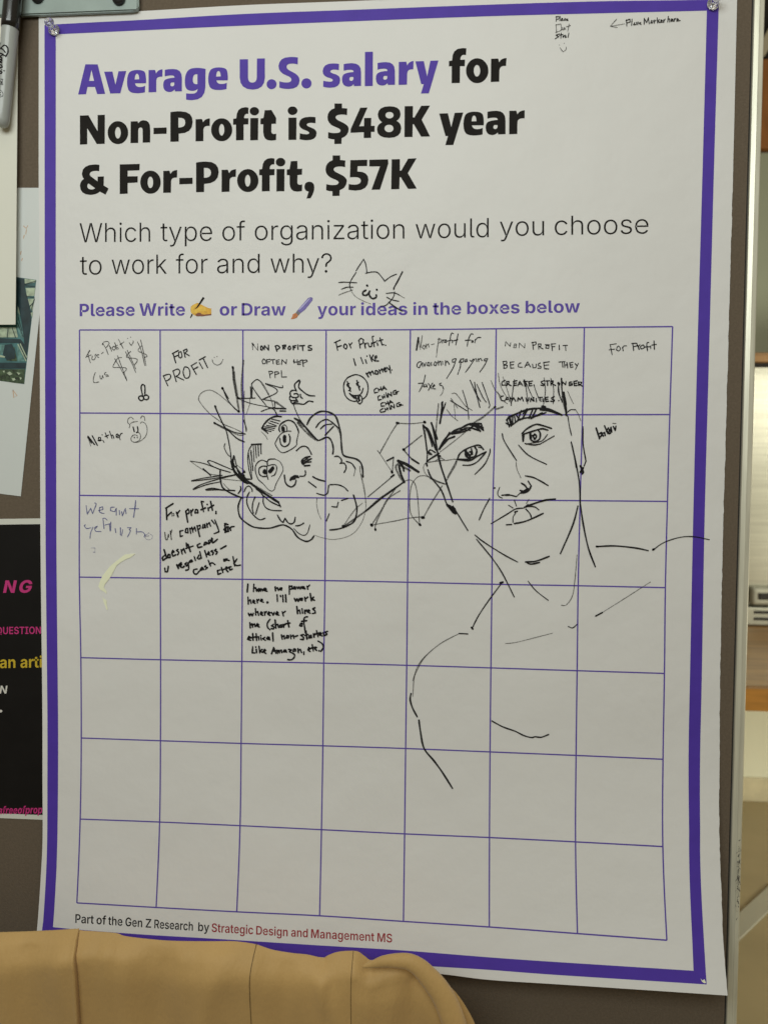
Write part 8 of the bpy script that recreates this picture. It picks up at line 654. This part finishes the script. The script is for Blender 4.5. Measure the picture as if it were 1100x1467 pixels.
class Ribbons:
    """flat pen strokes laid on a surface, gathered into one mesh"""
    def __init__(s): s.v, s.f, s.i, s.n = [], [], [], 0
    def disc(s, c, r, f, lift, mi, seg=9):
        b = len(s.v)
        for k in range(seg):
            t = 6.2832 * k / seg; s.v.append(f(c[0] + r * math.cos(t), c[1] + r * math.sin(t), lift))
        s.f.append(tuple(range(b, b + seg))); s.i.append(mi)
    def stroke(s, p, w, f, lift, mi=0, jitter=.12, cap=True):
        q = []
        for a in p:
            if not q or math.hypot(a[0] - q[-1][0], a[1] - q[-1][1]) > w * .12: q.append(a)
        s.n += 1
        lift = lift + (s.n % 60) * 2e-6
        if len(q) < 2:
            s.disc(q[0], w * .6, f, lift, mi); return
        L = len(q); ph = random.random() * 6
        def side(i):
            a = Vector(q[max(i - 1, 0)]); b = Vector(q[min(i + 1, L - 1)]); d = b - a
            if d.length < 1e-9: d = Vector(q[i]) - a
            d.normalize(); return Vector((-d.y, d.x))
        base = len(s.v); rr = []
        for i, a in enumerate(q):
            n = side(i); r = w * .5 * (1 + jitter * math.sin(ph + i * .9)); rr.append(r)
            if cap and L > 4 and (i == 0 or i == L - 1): r *= .8
            s.v.append(f(a[0] + n.x * r, a[1] + n.y * r, lift)); s.v.append(f(a[0] - n.x * r, a[1] - n.y * r, lift))
        for i in range(L - 1):
            b = base + 2 * i; s.f.append((b, b + 1, b + 3, b + 2)); s.i.append(mi)
        if cap:
            s.disc(q[0], rr[0] * .97, f, lift + 1e-6, mi); s.disc(q[-1], rr[-1] * .97, f, lift + 1e-6, mi)
        for i in range(1, L - 1):
            a = Vector(q[i]) - Vector(q[i - 1]); b = Vector(q[i + 1]) - Vector(q[i])
            if a.angle(b, 0) > .7: s.disc(q[i], rr[i] * .97, f, lift + 1.5e-6, mi)
    def build(s, name, materials, parent): return mesh(name, s.v, s.f, materials, parent, idx=s.i)
def fill(name, loops_list, material, parent, f, lift):
    """filled outlines: each entry is a list of loops (outer first, then holes)"""
    vs, fs = [], []
    for loops in loops_list:
        L3 = [[Vector((a[0], a[1], 0)) for a in lp] for lp in loops]
        flatp = [v for lp in L3 for v in lp]; b = len(vs)
        vs += [f(v.x, v.y, lift) for v in flatp]
        fc, k0 = [], 0
        for lp in L3: fc.append(list(range(k0, k0 + len(lp)))); k0 += len(lp)
        cv, _, cf, _, _, _ = geometry.delaunay_2d_cdt([Vector((v.x, v.y)) * 1000 for v in flatp], [], fc, 2, 1e-4)
        vs = vs[:b] + [f(v.x / 1000, v.y / 1000, lift) for v in cv]
        fs += [tuple(b + i for i in t) for t in cf]
    return mesh(name, vs, fs, material, parent)
def glyphs(key): return [[pts(c) for c in row.split('|')] for row in DATA[key].split('\n') if row]

# ------------------------------------------------------------------ the setting
structure(box('floor', (-4, -3, -.05), (6, 3.2, 0), M['floor']))
structure(box('wall', (-4, 2.94, 0), (6, 3.06, 3.9), M['wall']))
structure(box('baseboard', (-4, 2.925, 0), (6, 2.938, .111), M['marble'], bevel=.004))

ct = thing('counter', 'long wooden counter with a thick orange brown front edge against the wall', 'counter', (1.5, 2.2, 0))
box('counter_top', (.35, 1.50, .842), (3.2, 2.932, .90), M['wood'], ct, .003)
box('front_edge', (.35, 1.478, .836), (3.2, 1.498, .8985), M['wood_edge'], ct, .003)
for x in (.40, 3.1):
    box('leg', (x, 1.56, 0), (x + .06, 1.62, .84), M['wood_edge'], ct, .004)
    box('leg', (x, 2.82, 0), (x + .06, 2.88, .84), M['wood_edge'], ct, .004)
fs = tag(box('floor_strip', (-.22, -.032, .0), (.30, .032, .006), M['strip'], None, .002), 'pale metal strip running diagonally across the beige floor', 'floor strip')
fs.location = (1.12, 1.93, .001); fs.rotation_euler = (0, 0, math.radians(47))

cb = thing('steel_cabinet', 'tall brushed stainless steel cabinet standing on the wooden counter', 'cabinet', (1.5, 2.6, .9))
box('body', (1.0, 2.46, .985), (2.1, 2.92, 1.92), M['inox'], cb, .006)
dv, df = [], []
for i in range(41):
    z = .99 + .925 * i / 40; bow = .005 * math.sin(math.pi * i / 40) ** .6
    for x in (1.02, 2.08): dv.append((x, 2.452 - bow, z)); dv.append((x, 2.4585, z))
for i in range(40):
    a = i * 4; df += [(a, a + 2, a + 6, a + 4), (a + 1, a + 5, a + 7, a + 3), (a, a + 4, a + 5, a + 1), (a + 2, a + 3, a + 7, a + 6)]
df += [(0, 1, 3, 2), (160, 162, 163, 161)]
mesh('door', dv, df, M['inox'], cb)
lt = box('latch', (1.300, 2.405, .988), (1.47, 2.438, 1.058), M['inox_pale'], cb, .015, 4)
box('latch_grip', (1.325, 2.398, 1.010), (1.45, 2.404, 1.036), M['dark'], lt, .002)
vs_ = box('vent_strip', (1.262, 2.43, .905), (2.06, 2.47, .975), M['inox_pale'], cb, .006)
for z in (.925, .951): box('vent_slot', (1.32, 2.4265, z), (2.0, 2.4295, z + .011), M['dark'], vs_)
box('foot', (1.06, 2.5, .9005), (1.12, 2.86, .984), M['dark'], cb)
box('foot', (1.98, 2.5, .9005), (2.04, 2.86, .984), M['dark'], cb)
box('top_trim', (1.0, 2.44, 1.936), (2.1, 2.92, 1.972), M['wood'], cb, .003)
box('top_gap', (1.01, 2.47, 1.9205), (2.09, 2.91, 1.9355), M['dark'], cb)

tag(box('wall_panel', (.2, 2.905, 1.95), (3.4, 2.938, 2.93), M['panel'], None, .004), 'plain grey green panel on the wall behind the steel cabinet', 'wall panel')
tag(box('wood_panel', (.2, 2.89, 2.945), (3.4, 2.938, 3.33), M['brown'], None, .004), 'orange brown wood panel high on the back wall', 'wood panel')
lv = thing('louvre', 'dark louvre with slanting cream slats above the wood panel', 'louvre', (1.8, 2.9, 3.5))
box('backing', (.2, 2.92, 3.34), (3.4, 2.938, 3.88), M['dark'], lv)
for k in range(16):
    x = .3 + k * .19
    b = bmesh.new()
    vv = [b.verts.new(Vector(c)) for c in [(x, 2.90, 3.35), (x + .05, 2.90, 3.35), (x + .33, 2.90, 3.87), (x + .28, 2.90, 3.87),
                                           (x, 2.918, 3.35), (x + .05, 2.918, 3.35), (x + .33, 2.918, 3.87), (x + .28, 2.918, 3.87)]]
    for q in [(0, 1, 2, 3), (7, 6, 5, 4), (0, 4, 5, 1), (1, 5, 6, 2), (2, 6, 7, 3), (3, 7, 4, 0)]: b.faces.new([vv[i] for i in q])
    me = bpy.data.meshes.new('slat'); b.to_mesh(me); b.free(); link('slat', me, M['cream'], lv)

# ------------------------------------------------------------------ the pinboard
pb = thing('pinboard', 'brown fabric pinboard with an aluminium edge, holding the poster', 'pinboard', (-.3, .015, 0))
box('panel', (-.95, 0, .30), (.3152, .026, 2.08), M['board'], pb)
box('groove_strip', (.3154, .001, .30), (.3165, .026, 2.08), M['groove'], pb)  # dark strip that paints the shade of the groove between panel and frame
fp = [(.3167, .034), (.3167, -.0004), (.3171, -.0014), (.3203, -.0030), (.3206, -.0034), (.3236, -.0034), (.3244, -.0028), (.3248, -.0014), (.3248, .034)]
fv = [(x, y, z) for z in (0., 2.09) for x, y in fp]; nf = len(fp)
fr = mesh('edge_frame', fv, [(i, (i + 1) % nf, nf + (i + 1) % nf, nf + i) for i in range(nf)] + [tuple(range(nf))[::-1], tuple(range(nf, 2 * nf))], M['alu'], pb)
box('edge_frame', (-.96, -.0045, .0), (-.951, .034, 2.09), M['alu'], pb, .0018, 3)
box('top_rail', (-.9505, -.003, 2.0805), (.3163, .030, 2.09), M['alu'], pb, .001)
box('bottom_rail', (-.9505, -.003, .288), (.3163, .030, .2995), M['alu'], pb, .001)
for x in (-.955, .3205): box('foot', (x - .025, -.25, .001), (x + .025, .28, .02), M['alu'], pb, .004)
sc_ = Ribbons()
for k in range(60):
    zc = 1.122 + random.gauss(0, .014); xc = .3221 + random.gauss(0, .0006)
    sc_.stroke([(xc, zc), (xc + random.gauss(0, .0008), zc - random.uniform(.0006, .003))], random.uniform(.0003, .0008), plane(-.0036), .00005)
sc_.build('scuff', M['scuff'], pb)

bk = thing('metal_bracket', 'grey green metal bracket with two dark bolts above the marker', 'bracket', (-.33, -.006, 1.87))
bm = bmesh.new()
prof = [(-.62, 1.8466), (-.2009, 1.8503), (-.1959, 1.8512), (-.1942, 1.8541), (-.1942, 1.95), (-.62, 1.95)]
va = [bm.verts.new((x, -.0062, z)) for x, z in prof]; vb = [bm.verts.new((x, -.0022, z)) for x, z in prof]
bm.faces.new(va); bm.faces.new(vb[::-1])
for i in range(len(prof)): j = (i + 1) % len(prof); bm.faces.new((va[j], va[i], vb[i], vb[j]))
bmesh.ops.recalc_face_normals(bm, faces=bm.faces[:])
bmesh.ops.bevel(bm, geom=[e for e in bm.edges if e.calc_length() > .05 and abs(e.verts[0].co.y - e.verts[1].co.y) < 1e-6 and e.verts[0].co.y < -.005], offset=.0012, segments=2, affect='EDGES')
me = bpy.data.meshes.new('plate'); bm.to_mesh(me); bm.free(); link('plate', me, M['bracket'], bk)
for x, z in ((-.2108, 1.8598), (-.2822, 1.8636)):
    lathe('bolt', [(0, .0055), (.002, .0055), (.0035, .0045), (.0046, .002), (.0048, 0)], (x, -.0062, z), (0, -1, 0), M['bolt'], bk, 24)

# ------------------------------------------------------------------ other sheets pinned on the board, left of the poster
def sheet(name, corners, yv, material, parent, thick=.0004, curl=None, n=24):
    """corners TL TR BR BL (x, z); a thin sheet with real thickness"""
    c = [Vector(p) for p in corners]; vs, fs = [], []
    for i in range(n + 1):
        for j in range(n + 1):
            u, v = j / n, i / n
            p = (c[0] * (1 - u) + c[1] * u) * (1 - v) + (c[3] * (1 - u) + c[2] * u) * v
            d = curl(u, v) if curl else 0
            vs.append((p.x, yv - d, p.y))
    for i in range(n):
        for j in range(n):
            a = i * (n + 1) + j; fs.append((a, a + n + 1, a + n + 2, a + 1))
    o = mesh(name, vs, fs, material, parent, smooth=False)
    md = o.modifiers.new('thickness', 'SOLIDIFY'); md.thickness = thick; md.offset = -1
    return o
fl = thing('flyer', 'black flyer with pink, yellow and white lettering under the poster edge', 'flyer', (-.4, -.001, 1.28))
sheet('paper', [(-.56, 1.4090), (-.2650, 1.4162), (-.2650, 1.1438), (-.56, 1.1441)], -.0008, M['flyer_edge'], fl, .0003)
fill('black_print', [[[(-.552, 1.1478), (-.272, 1.1484), (-.272, 1.4110), (-.552, 1.4038)]]], M['flyer'], fl, plane(-.0008), .0002)
FP = plane(-.0008)
for key in ('bp_pink_one', 'bp_pink_two', 'bp_pink_three'): fill('pink_lettering', glyphs(key), M['pink'], fl, FP, .0004)
fill('yellow_lettering', glyphs('bp_yellow'), M['yellow'], fl, FP, .0004)
fill('white_lettering', glyphs('bp_white'), M['white'], fl, FP, .0004)

ps = thing('photo_sheet', 'tilted glossy sheet with a teal photo, partly behind the cream sheet', 'sheet', (-.38, -.002, 1.57))
tp = [(-.52, 1.7085), (-.2731, 1.7046), (-.3042, 1.4351), (-.5447, 1.4620)]
sheet('paper', tp, -.0006, M['sheet2'], ps, .0003)
PP = plane(-.0006)
def photo(name, key, mm, lift, parent): return fill(name, [[pts(c)] for c in DATA[key].split('\n')], M[mm], parent, PP, lift)
ph = photo('photo_print', 'photo_base', 'teal', .00008, ps)
photo('mid_print', 'photo_mid', 'teal_mid', .00016, ph)
photo('pale_print', 'photo_pale', 'teal_pale', .00024, ph)
photo('leaf_print', 'photo_leaf', 'leaf', .00032, ph)
photo('dark_print', 'photo_dark', 'teal_dark', .00040, ph)
photo('glint_print', 'photo_glint', 'teal_pale', .00048, ph)
bx = Ribbons()
for i, q in enumerate(DATA['photo_line'].split('\n')): bx.stroke(pts(q), .0006 if i > 1 else .0009, PP, .00054, 1 if i < 2 else 0)
bx.build('beam_print', [M['teal_dark'], M['teal_pale']], ph)
for a in ([(-.2996, 1.6720), (-.2972, 1.6700), (-.2958, 1.6722)], [(-.2970, 1.6690), (-.2976, 1.6650)], [(-.3020, 1.6500), (-.3026, 1.6475)], [(-.3008, 1.6440), (-.3016, 1.6420)],
          [(-.3105, 1.5290), (-.3098, 1.5225), (-.3068, 1.5240), (-.3105, 1.5290)], [(-.2990, 1.6640), (-.2998, 1.6615)]):
    mk = Ribbons(); mk.stroke(a, .0007, PP, .0001); mk.build('small_mark', M['pmark'], ps)

ws = thing('blank_sheet', 'narrow blank cream sheet hanging behind the marker', 'sheet', (-.36, -.004, 1.72))
sheet('paper', [(-.46, 1.8470), (-.2999, 1.8478), (-.3046, 1.5853), (-.46, 1.5853)], -.0040, M['sheet'], ws, .0004, curl=lambda u, v: .0022 * u * u)

# ------------------------------------------------------------------ the poster
po = thing('survey_poster', 'large white survey poster with a violet border, handwriting and marker portraits in its table', 'poster', (0, -.0012, 1.43))
E = {k: pts(DATA[k]) for k in DATA if k.startswith(('paper_', 'border_'))}
def along(p, n):
    L = [0.]
    for a, b in zip(p, p[1:]): L.append(L[-1] + math.hypot(b[0] - a[0], b[1] - a[1]))
    out = []; i = 0
    for k in range(n + 1):
        s = L[-1] * k / n
        while i < len(p) - 2 and L[i + 1] < s: i += 1
        t = (s - L[i]) / (L[i + 1] - L[i]); out.append(Vector((p[i][0] + (p[i + 1][0] - p[i][0]) * t, p[i][1] + (p[i + 1][1] - p[i][1]) * t)))
    return out
nu, nv = 110, 300
top, bot = along(catmull(E['paper_top'], 6), nu), along(catmull(E['paper_bottom'], 6), nu)
lef, rig = along(catmull(E['paper_left'], 6), nv), along(catmull(E['paper_right'], 6), nv)
ragged = [0.]
for k in range(nv): ragged.append(ragged[-1] * .45 + random.gauss(0, .00012))
vs, fs = [], []
for i in range(nv + 1):
    v = i / nv
    for j in range(nu + 1):
        u = j / nu
        p = lef[i] * (1 - u) + rig[i] * u + top[j] * (1 - v) + bot[j] * v - (top[0] * (1 - u) * (1 - v) + top[-1] * u * (1 - v) + bot[0] * (1 - u) * v + bot[-1] * u * v)
        if j == nu and i > 50: p.x += ragged[i]
        vs.append(surface(p.x, p.y))
for i in range(nv):
    for j in range(nu):
        a = i * (nu + 1) + j; fs.append((a, a + nu + 1, a + nu + 2, a + 1))
pap = mesh('paper', vs, fs, M['paper'], po)
md = pap.modifiers.new('thickness', 'SOLIDIFY'); md.thickness = .00035; md.offset = -1
vs, fs = [], []
for side in ('top', 'right', 'bottom', 'left'):
    a, b = along(catmull(E['border_outer_' + side], 6), 90), along(catmull(E['border_inner_' + side], 6), 90); s0 = len(vs)
    for p, q in zip(a, b): vs.append(surface(p.x, p.y, .00012)); vs.append(surface(q.x, q.y, .00012))
    for k in range(90): c = s0 + 2 * k; fs.append((c, c + 1, c + 3, c + 2))
mesh('border', vs, fs, M['violet'], po)
gr = Ribbons(); GP = [pts(r) for r in DATA['grid_points'].split('\n')]
for r in GP: gr.stroke(catmull(r, 8), .00112, surface, .00014, jitter=.02, cap=False)
for j in range(8): gr.stroke(catmull([r[j] for r in GP], 8), .00112, surface, .00022, jitter=.02, cap=False)
gr.build('response_table', M['violet_soft'], po)
fill('heading', glyphs('heading_violet'), M['violet'], po, surface, .00016)['label'] = 'violet words of the bold heading'
for key, lb in (('heading_for', 'single black word ending the first heading line'), ('heading_second', 'black second line of the bold heading'), ('heading_third', 'black third line of the bold heading')):
    fill('heading', glyphs(key), M['black'], po, surface, .00016)['label'] = lb
for key in ('question_one', 'question_two'): fill('question_text', glyphs(key), M['black'], po, surface, .00016)
for key in ('instruction_one', 'instruction_two', 'instruction_three'): fill('instruction_text', glyphs(key), M['violet_soft'], po, surface, .00016)
fill('footer_text', glyphs('footer_black'), M['black'], po, surface, .00016)['label'] = 'black words of the footer'
fill('footer_text', glyphs('footer_red'), M['red'], po, surface, .00016)['label'] = 'red words of the footer'
hs = fill('hand_symbol', [[pts(DATA['hand_yellow'])]], M['hand'], po, surface, .00016)
fill('highlight', [[pts(DATA['hand_light'])]], M['hand_light'], hs, surface, .00020)
fill('shade', [[pts(DATA['hand_brown'])]], M['hand_brown'], hs, surface, .00024)
fill('pen', [[pts(c)] for c in DATA['hand_pen'].split('\n')], M['black'], hs, surface, .00028)
br = fill('brush_symbol', [[pts(DATA['brush_handle'])]], M['brush'], po, surface, .00016)
fill('highlight', [[pts(DATA['brush_shine'])]], M['shine'], br, surface, .00020)
fill('ferrule', [[pts(DATA['brush_ferrule'])]], M['ferrule'], br, surface, .00018)
fill('bristles', [[pts(DATA['brush_bristle'])]], M['orange'], br, surface, .00020)
fill('scratch', [[pts(c)] for c in DATA['scratch'].split('\n')], M['scratch'], po, surface, .00045)
fill('torn_speck', [[pts(DATA['torn_speck'])]], M['scratch'], po, surface, .00045)
PX = .000603
for n_, (name, label, rows) in enumerate(INK):
    rb = Ribbons(); mats = []
    for key, s in rows.items():
        mi = len(mats); mats.append(M[key])
        for st in s.split(';'):
            w, p = st.split(':'); p = pts(p)
            rb.stroke(catmull(p, 5), int(w) * .01 * PX, surface, .00028 + n_ * 8e-6, mi)
    o = rb.build(name, mats, po); o['label'] = label

# ------------------------------------------------------------------ push pins
def pin(x, z, label):
    t = thing('push_pin', label, 'push pin', (x, -.0014, z), 'clear push pins in the poster corners')
    lathe('head', [(0, .0030), (.0004, .0047), (.0012, .0049), (.0018, .0044), (.0024, .0030), (.0050, .0024), (.0078, .0026), (.0090, .0036), (.0102, .0041), (.0112, .0038), (.0117, .0028), (.0118, 0)], (x, -.00175, z), (.06, -1, .10), M['clear'], t, 36)
    lathe('needle', [(-.009, .0001), (-.006, .00045), (.004, .00045)], (x, -.0018, z), (.06, -1, .10), M['steel'], t, 12)
pin(-.2700, 1.8379, 'clear plastic push pin in the upper left corner of the poster')
pin(.2834, 1.8425, 'clear plastic push pin at the upper right corner of the poster border')

# ------------------------------------------------------------------ marker
A = Vector((-.3024, -.0140, 1.8353)); B = Vector((-.3117, -.0128, 1.7515)); AX = (A - B).normalized()
mkp = thing('marker_pen', 'grey marker pen with a black cap, upright in front of the cream sheet', 'marker', tuple(B))
body = lathe('barrel', [(0, 0), (.0006, .0030), (.0022, .0050), (.006, .0059), (.02, .0062), (.06, .0066), (.0835, .0068), (.088, .0068)], B, AX, M['pen_body'], mkp, 48)
lathe('cap', [(.0820, .0066), (.0821, .0073), (.087, .0074), (.125, .0071), (.137, .0066), (.139, .0050), (.1395, 0)], B, AX, M['pen_cap'], mkp, 48)
SIDE = Vector((1, 0, 0)); SIDE = (SIDE - AX * SIDE.dot(AX)).normalized(); FRONT = AX.cross(SIDE)
if FRONT.y > 0: FRONT = -FRONT
def barrel_at(a, s, lift=0.):
    """a: arc position to the right of the front line, s: distance up from the lower end"""
    r = .0062 + (.0068 - .0062) * (s - .02) / .0635 + .00005 + lift; t = a / .0066
    return B + AX * s + (SIDE * math.sin(t) + FRONT * math.cos(t)) * r
def mark(strokes, w):
    rb = Ribbons()
    for st in strokes.replace('\n', '').split(';'):
        p = []
        for q in st.split():
            px, py = (float(c) / 7.33 for c in q.split(','))
            s = (178 - py) / 143 * .0839; cx = 1 + (178 - py) / 143 * 14.5; p.append(((px - cx) * .00060, s))
        p = [(max(-.0088, min(.0088, a)), s) for a, s in p]
        rb.stroke(catmull(p, 5), w, barrel_at, 0, 0)
    return rb
mark("""40,462 26,490 30,520 60,512 95,490 122,505 128,540 118,575 105,600;28,520 70,530 100,560;20,566 60,578 105,602;35,600 62,598 72,585;20,622 40,612 62,622 64,640 20,632;20,652 45,656 64,652;42,662 62,672;-4,690 30,690 64,694;62,700 66,716 44,722 30,704;20,738 62,742;84,748 86,750;24,760 46,756 64,766 54,780 30,776 22,792;18,802 20,804""", .00120).build('script_lettering', M['k'], mkp)
mark("""70,835 45,838;70,835 70,846;58,836 58,844;70,852 45,854;70,862 45,864 70,876 45,878;70,886 45,888;70,886 70,896;45,888 45,897;58,887 58,894;34,838 10,840;34,838 34,848 22,848;32,856 12,858 14,868 32,866;34,876 10,878;34,884 10,886 34,896 10,898;34,906 34,918;34,912 10,914""", .00055).build('small_lettering', M['k'], mkp)
mark("""70,980 66,1008 40,1022 10,1018 -8,995 -2,968 22,950 52,956 68,978;50,972 20,985 50,1000;34,978 34,994;50,1006 20,1006""", .00048).build('round_emblem', M['k'], mkp)

# ------------------------------------------------------------------ tan cloth draped in front of the poster's foot
CL = pts(DATA['cloth_top'])
CLS = catmull(CL, 5)
def ctop(x):
    for a, b in zip(CLS, CLS[1:]):
        if a[0] <= x <= b[0]: return a[1] + (b[1] - a[1]) * (x - a[0]) / max(b[0] - a[0], 1e-9)
    return CLS[-1][1]
def cdist(x, z):
    best = 1.
    for a, b in zip(CLS, CLS[1:]):
        if abs(a[0] - x) > .06 and abs(b[0] - x) > .06: continue
        dx, dz = b[0] - a[0], b[1] - a[1]; t = max(0, min(1, ((x - a[0]) * dx + (z - a[1]) * dz) / (dx * dx + dz * dz)))
        best = min(best, math.hypot(x - a[0] - t * dx, z - a[1] - t * dz))
    return best
RC = .014; RW = .034; YF = -.092; SX = -.2160
def fold(x, z):
    t = max(0., ctop(x) - z); f = min(1., t / .012)
    w = .0030 * math.sin(x * 58 + .8 + 2.2 * t) + .0012 * math.sin(x * 128 - 1.1 - 4 * t)
    w += .0016 * (abs(math.sin(x * 47 + 9 * t + .4)) - .6)
    pk = math.exp(-t / .022)
    w += pk * (.0012 * abs(math.sin(x * 150 + 2 * math.sin(x * 37))) + .0008 * math.sin(x * 330 + 60 * t))
    w += .0012 * math.sin(170 * t + 34 * x) * math.exp(-((t - .014) / .010) ** 2) * (1 + .6 * math.sin(x * 47))
    w += .0026 * math.exp(-((x + .098 + .25 * t) / .009) ** 2) + .0030 * math.exp(-((x + .024 - .3 * t) / .008) ** 2) - .003 * math.exp(-((x - .020) / .008) ** 2)
    step = -.22 * max(0., t - .012)
    return w * f + step
def cfront(x, z, lift=0.):
    n = cdist(x, z); h = RC * max(0., 1 - n / RW) ** 2.4
    return Vector((x, YF + h - fold(x, z) * min(1, n / .006) - lift, z))
X0, X1 = CLS[0][0], CLS[-1][0]
cx = sorted(set([round(p[0], 5) for p in CLS] + [X0 + .0035 * k for k in range(int((X1 - X0) / .0035))] + [SX + d * .00025 for d in range(-8, 9)]))
cx = [x for x in cx if X0 <= x <= X1]
ts = [0, .0004, .0012, .0025, .004, .006, .009, .012, .016, .02, .026, .033, .041, .05, .06, .072, .085, .10, .12, .15, .19, .24]
vs, fs = [], []; nt_ = len(ts)
cl = thing('draped_cloth', 'tan satin cloth with vertical seams draped in front of the poster bottom', 'cloth', (-.2, -.08, .5))
for x in cx:
    zt = ctop(x); lo = min(zt - .01, .50); H = zt - lo
    for t in ts: vs.append(cfront(x, zt - t / .24 * H if H < .24 else zt - (t if t < .1 else .1 + (t - .1) / .14 * (H - .1))))
nc = len(cx)
for x in cx:
    zt = ctop(x); lo = min(zt - .01, .50); H = zt - lo
    for k, t in enumerate(ts):
        z = zt - t / .24 * H if H < .24 else zt - (t if t < .1 else .1 + (t - .1) / .14 * (H - .1))
        n = cdist(x, z); h = RC * max(0., 1 - n / RW) ** 2.4
        vs.append(Vector((x, YF + 2 * RC - h + (1e-5 if k == 0 else 0), z)))
for i in range(nc - 1):
    for k in range(nt_ - 1):
        a = i * nt_ + k; fs.append((a, a + 1, a + nt_ + 1, a + nt_))
        a += nc * nt_; fs.append((a + nt_, a + nt_ + 1, a + 1, a))
bodyc = mesh('fabric', vs, fs, M['cloth'], cl, smooth=True)
bm = bmesh.new(); bm.from_mesh(bodyc.data); bmesh.ops.remove_doubles(bm, verts=bm.verts[:], dist=3e-5); bm.to_mesh(bodyc.data); bm.free()
# the left panel overlaps the next one: its own folded-over edge, 4 mm proud
HX = [(-.0030, 0), (-.0016, .0010), (-.0008, .0010), (-.0003, .0004), (-.0001, -.0006), (0, -.0042)]
fx = [x for x in cx if x < SX - .0032] + [SX + a for a, b in HX]; vs, fs = [], []
for i, x in enumerate(fx):
    e = 0 if x < SX - .0031 else dict((round(SX + a, 6), b) for a, b in HX)[round(x, 6)]
    zt = ctop(x)
    for t_ in ts:
        if t_ > .2: continue
        xs = x + (.0065 * (1 - max(0., 1 - t_ / RW) ** 2.4) - .05 * t_) * max(0., 1 - (SX - x) / .03)
        p = cfront(x, zt - t_); g = min(1, t_ / .004); vs.append(Vector((xs, p.y - (.0042 + e) * (.15 + .85 * g), p.z + .0016 * (1 - g))))
nt2 = len([t_ for t_ in ts if t_ <= .2])
for i in range(len(fx) - 1):
    for k in range(nt2 - 1): a = i * nt2 + k; fs.append((a, a + 1, a + nt2 + 1, a + nt2))
for i in range(len(fx) - 1): pass
pn = mesh('overlapping_panel', vs, fs, M['cloth'], cl, smooth=True)
md = pn.modifiers.new('thickness', 'SOLIDIFY'); md.thickness = .0012; md.offset = -1
def seam(p, w=.0006, depth=.0003):
    rb = Ribbons(); rb.stroke(catmull(p, 12), w, cfront, depth, jitter=.05, cap=False); rb.build('seam', M['thread'], cl)
for k, q in enumerate(DATA['cloth_seams'].split('\n')): seam(pts(q), .0006 if k == 0 else .0005)
# rolled edge along the right end
RR = (.001, .0026, .0042, .0052, .0060, .0068, .0076, .0082, .0086, .0090, .0092, .0092, .0092, .0092)
RP = [(a[0], a[1], r) for a, r in zip(pts(DATA['cloth_roll']), RR)]
pc = catmull([(a, b) for a, b, c in RP], 6); vs, fs = [], []; S = 20
for i, (x, z) in enumerate(pc):
    r = RP[min(i // 6, len(RP) - 1)][2]; r2 = RP[min(i // 6 + 1, len(RP) - 1)][2]; r += (r2 - r) * (i % 6) / 6
    a = Vector(pc[max(i - 1, 0)]); b = Vector(pc[min(i + 1, len(pc) - 1)]); d = (b - a).normalized()
    for k in range(S):
        t = 6.28319 * k / S; o_ = math.cos(t) * r; vs.append(Vector((x - d.y * o_, YF + .002 - math.sin(t) * r * .8 - .0035, z + d.x * o_)))
for i in range(len(pc) - 1):
    for k in range(S): k2 = (k + 1) % S; fs.append((i * S + k, i * S + k2, (i + 1) * S + k2, (i + 1) * S + k))
fs.append(tuple(range(S))[::-1]); fs.append(tuple((len(pc) - 1) * S + k for k in range(S)))
mesh('rolled_edge', vs, fs, M['cloth'], cl, smooth=True)
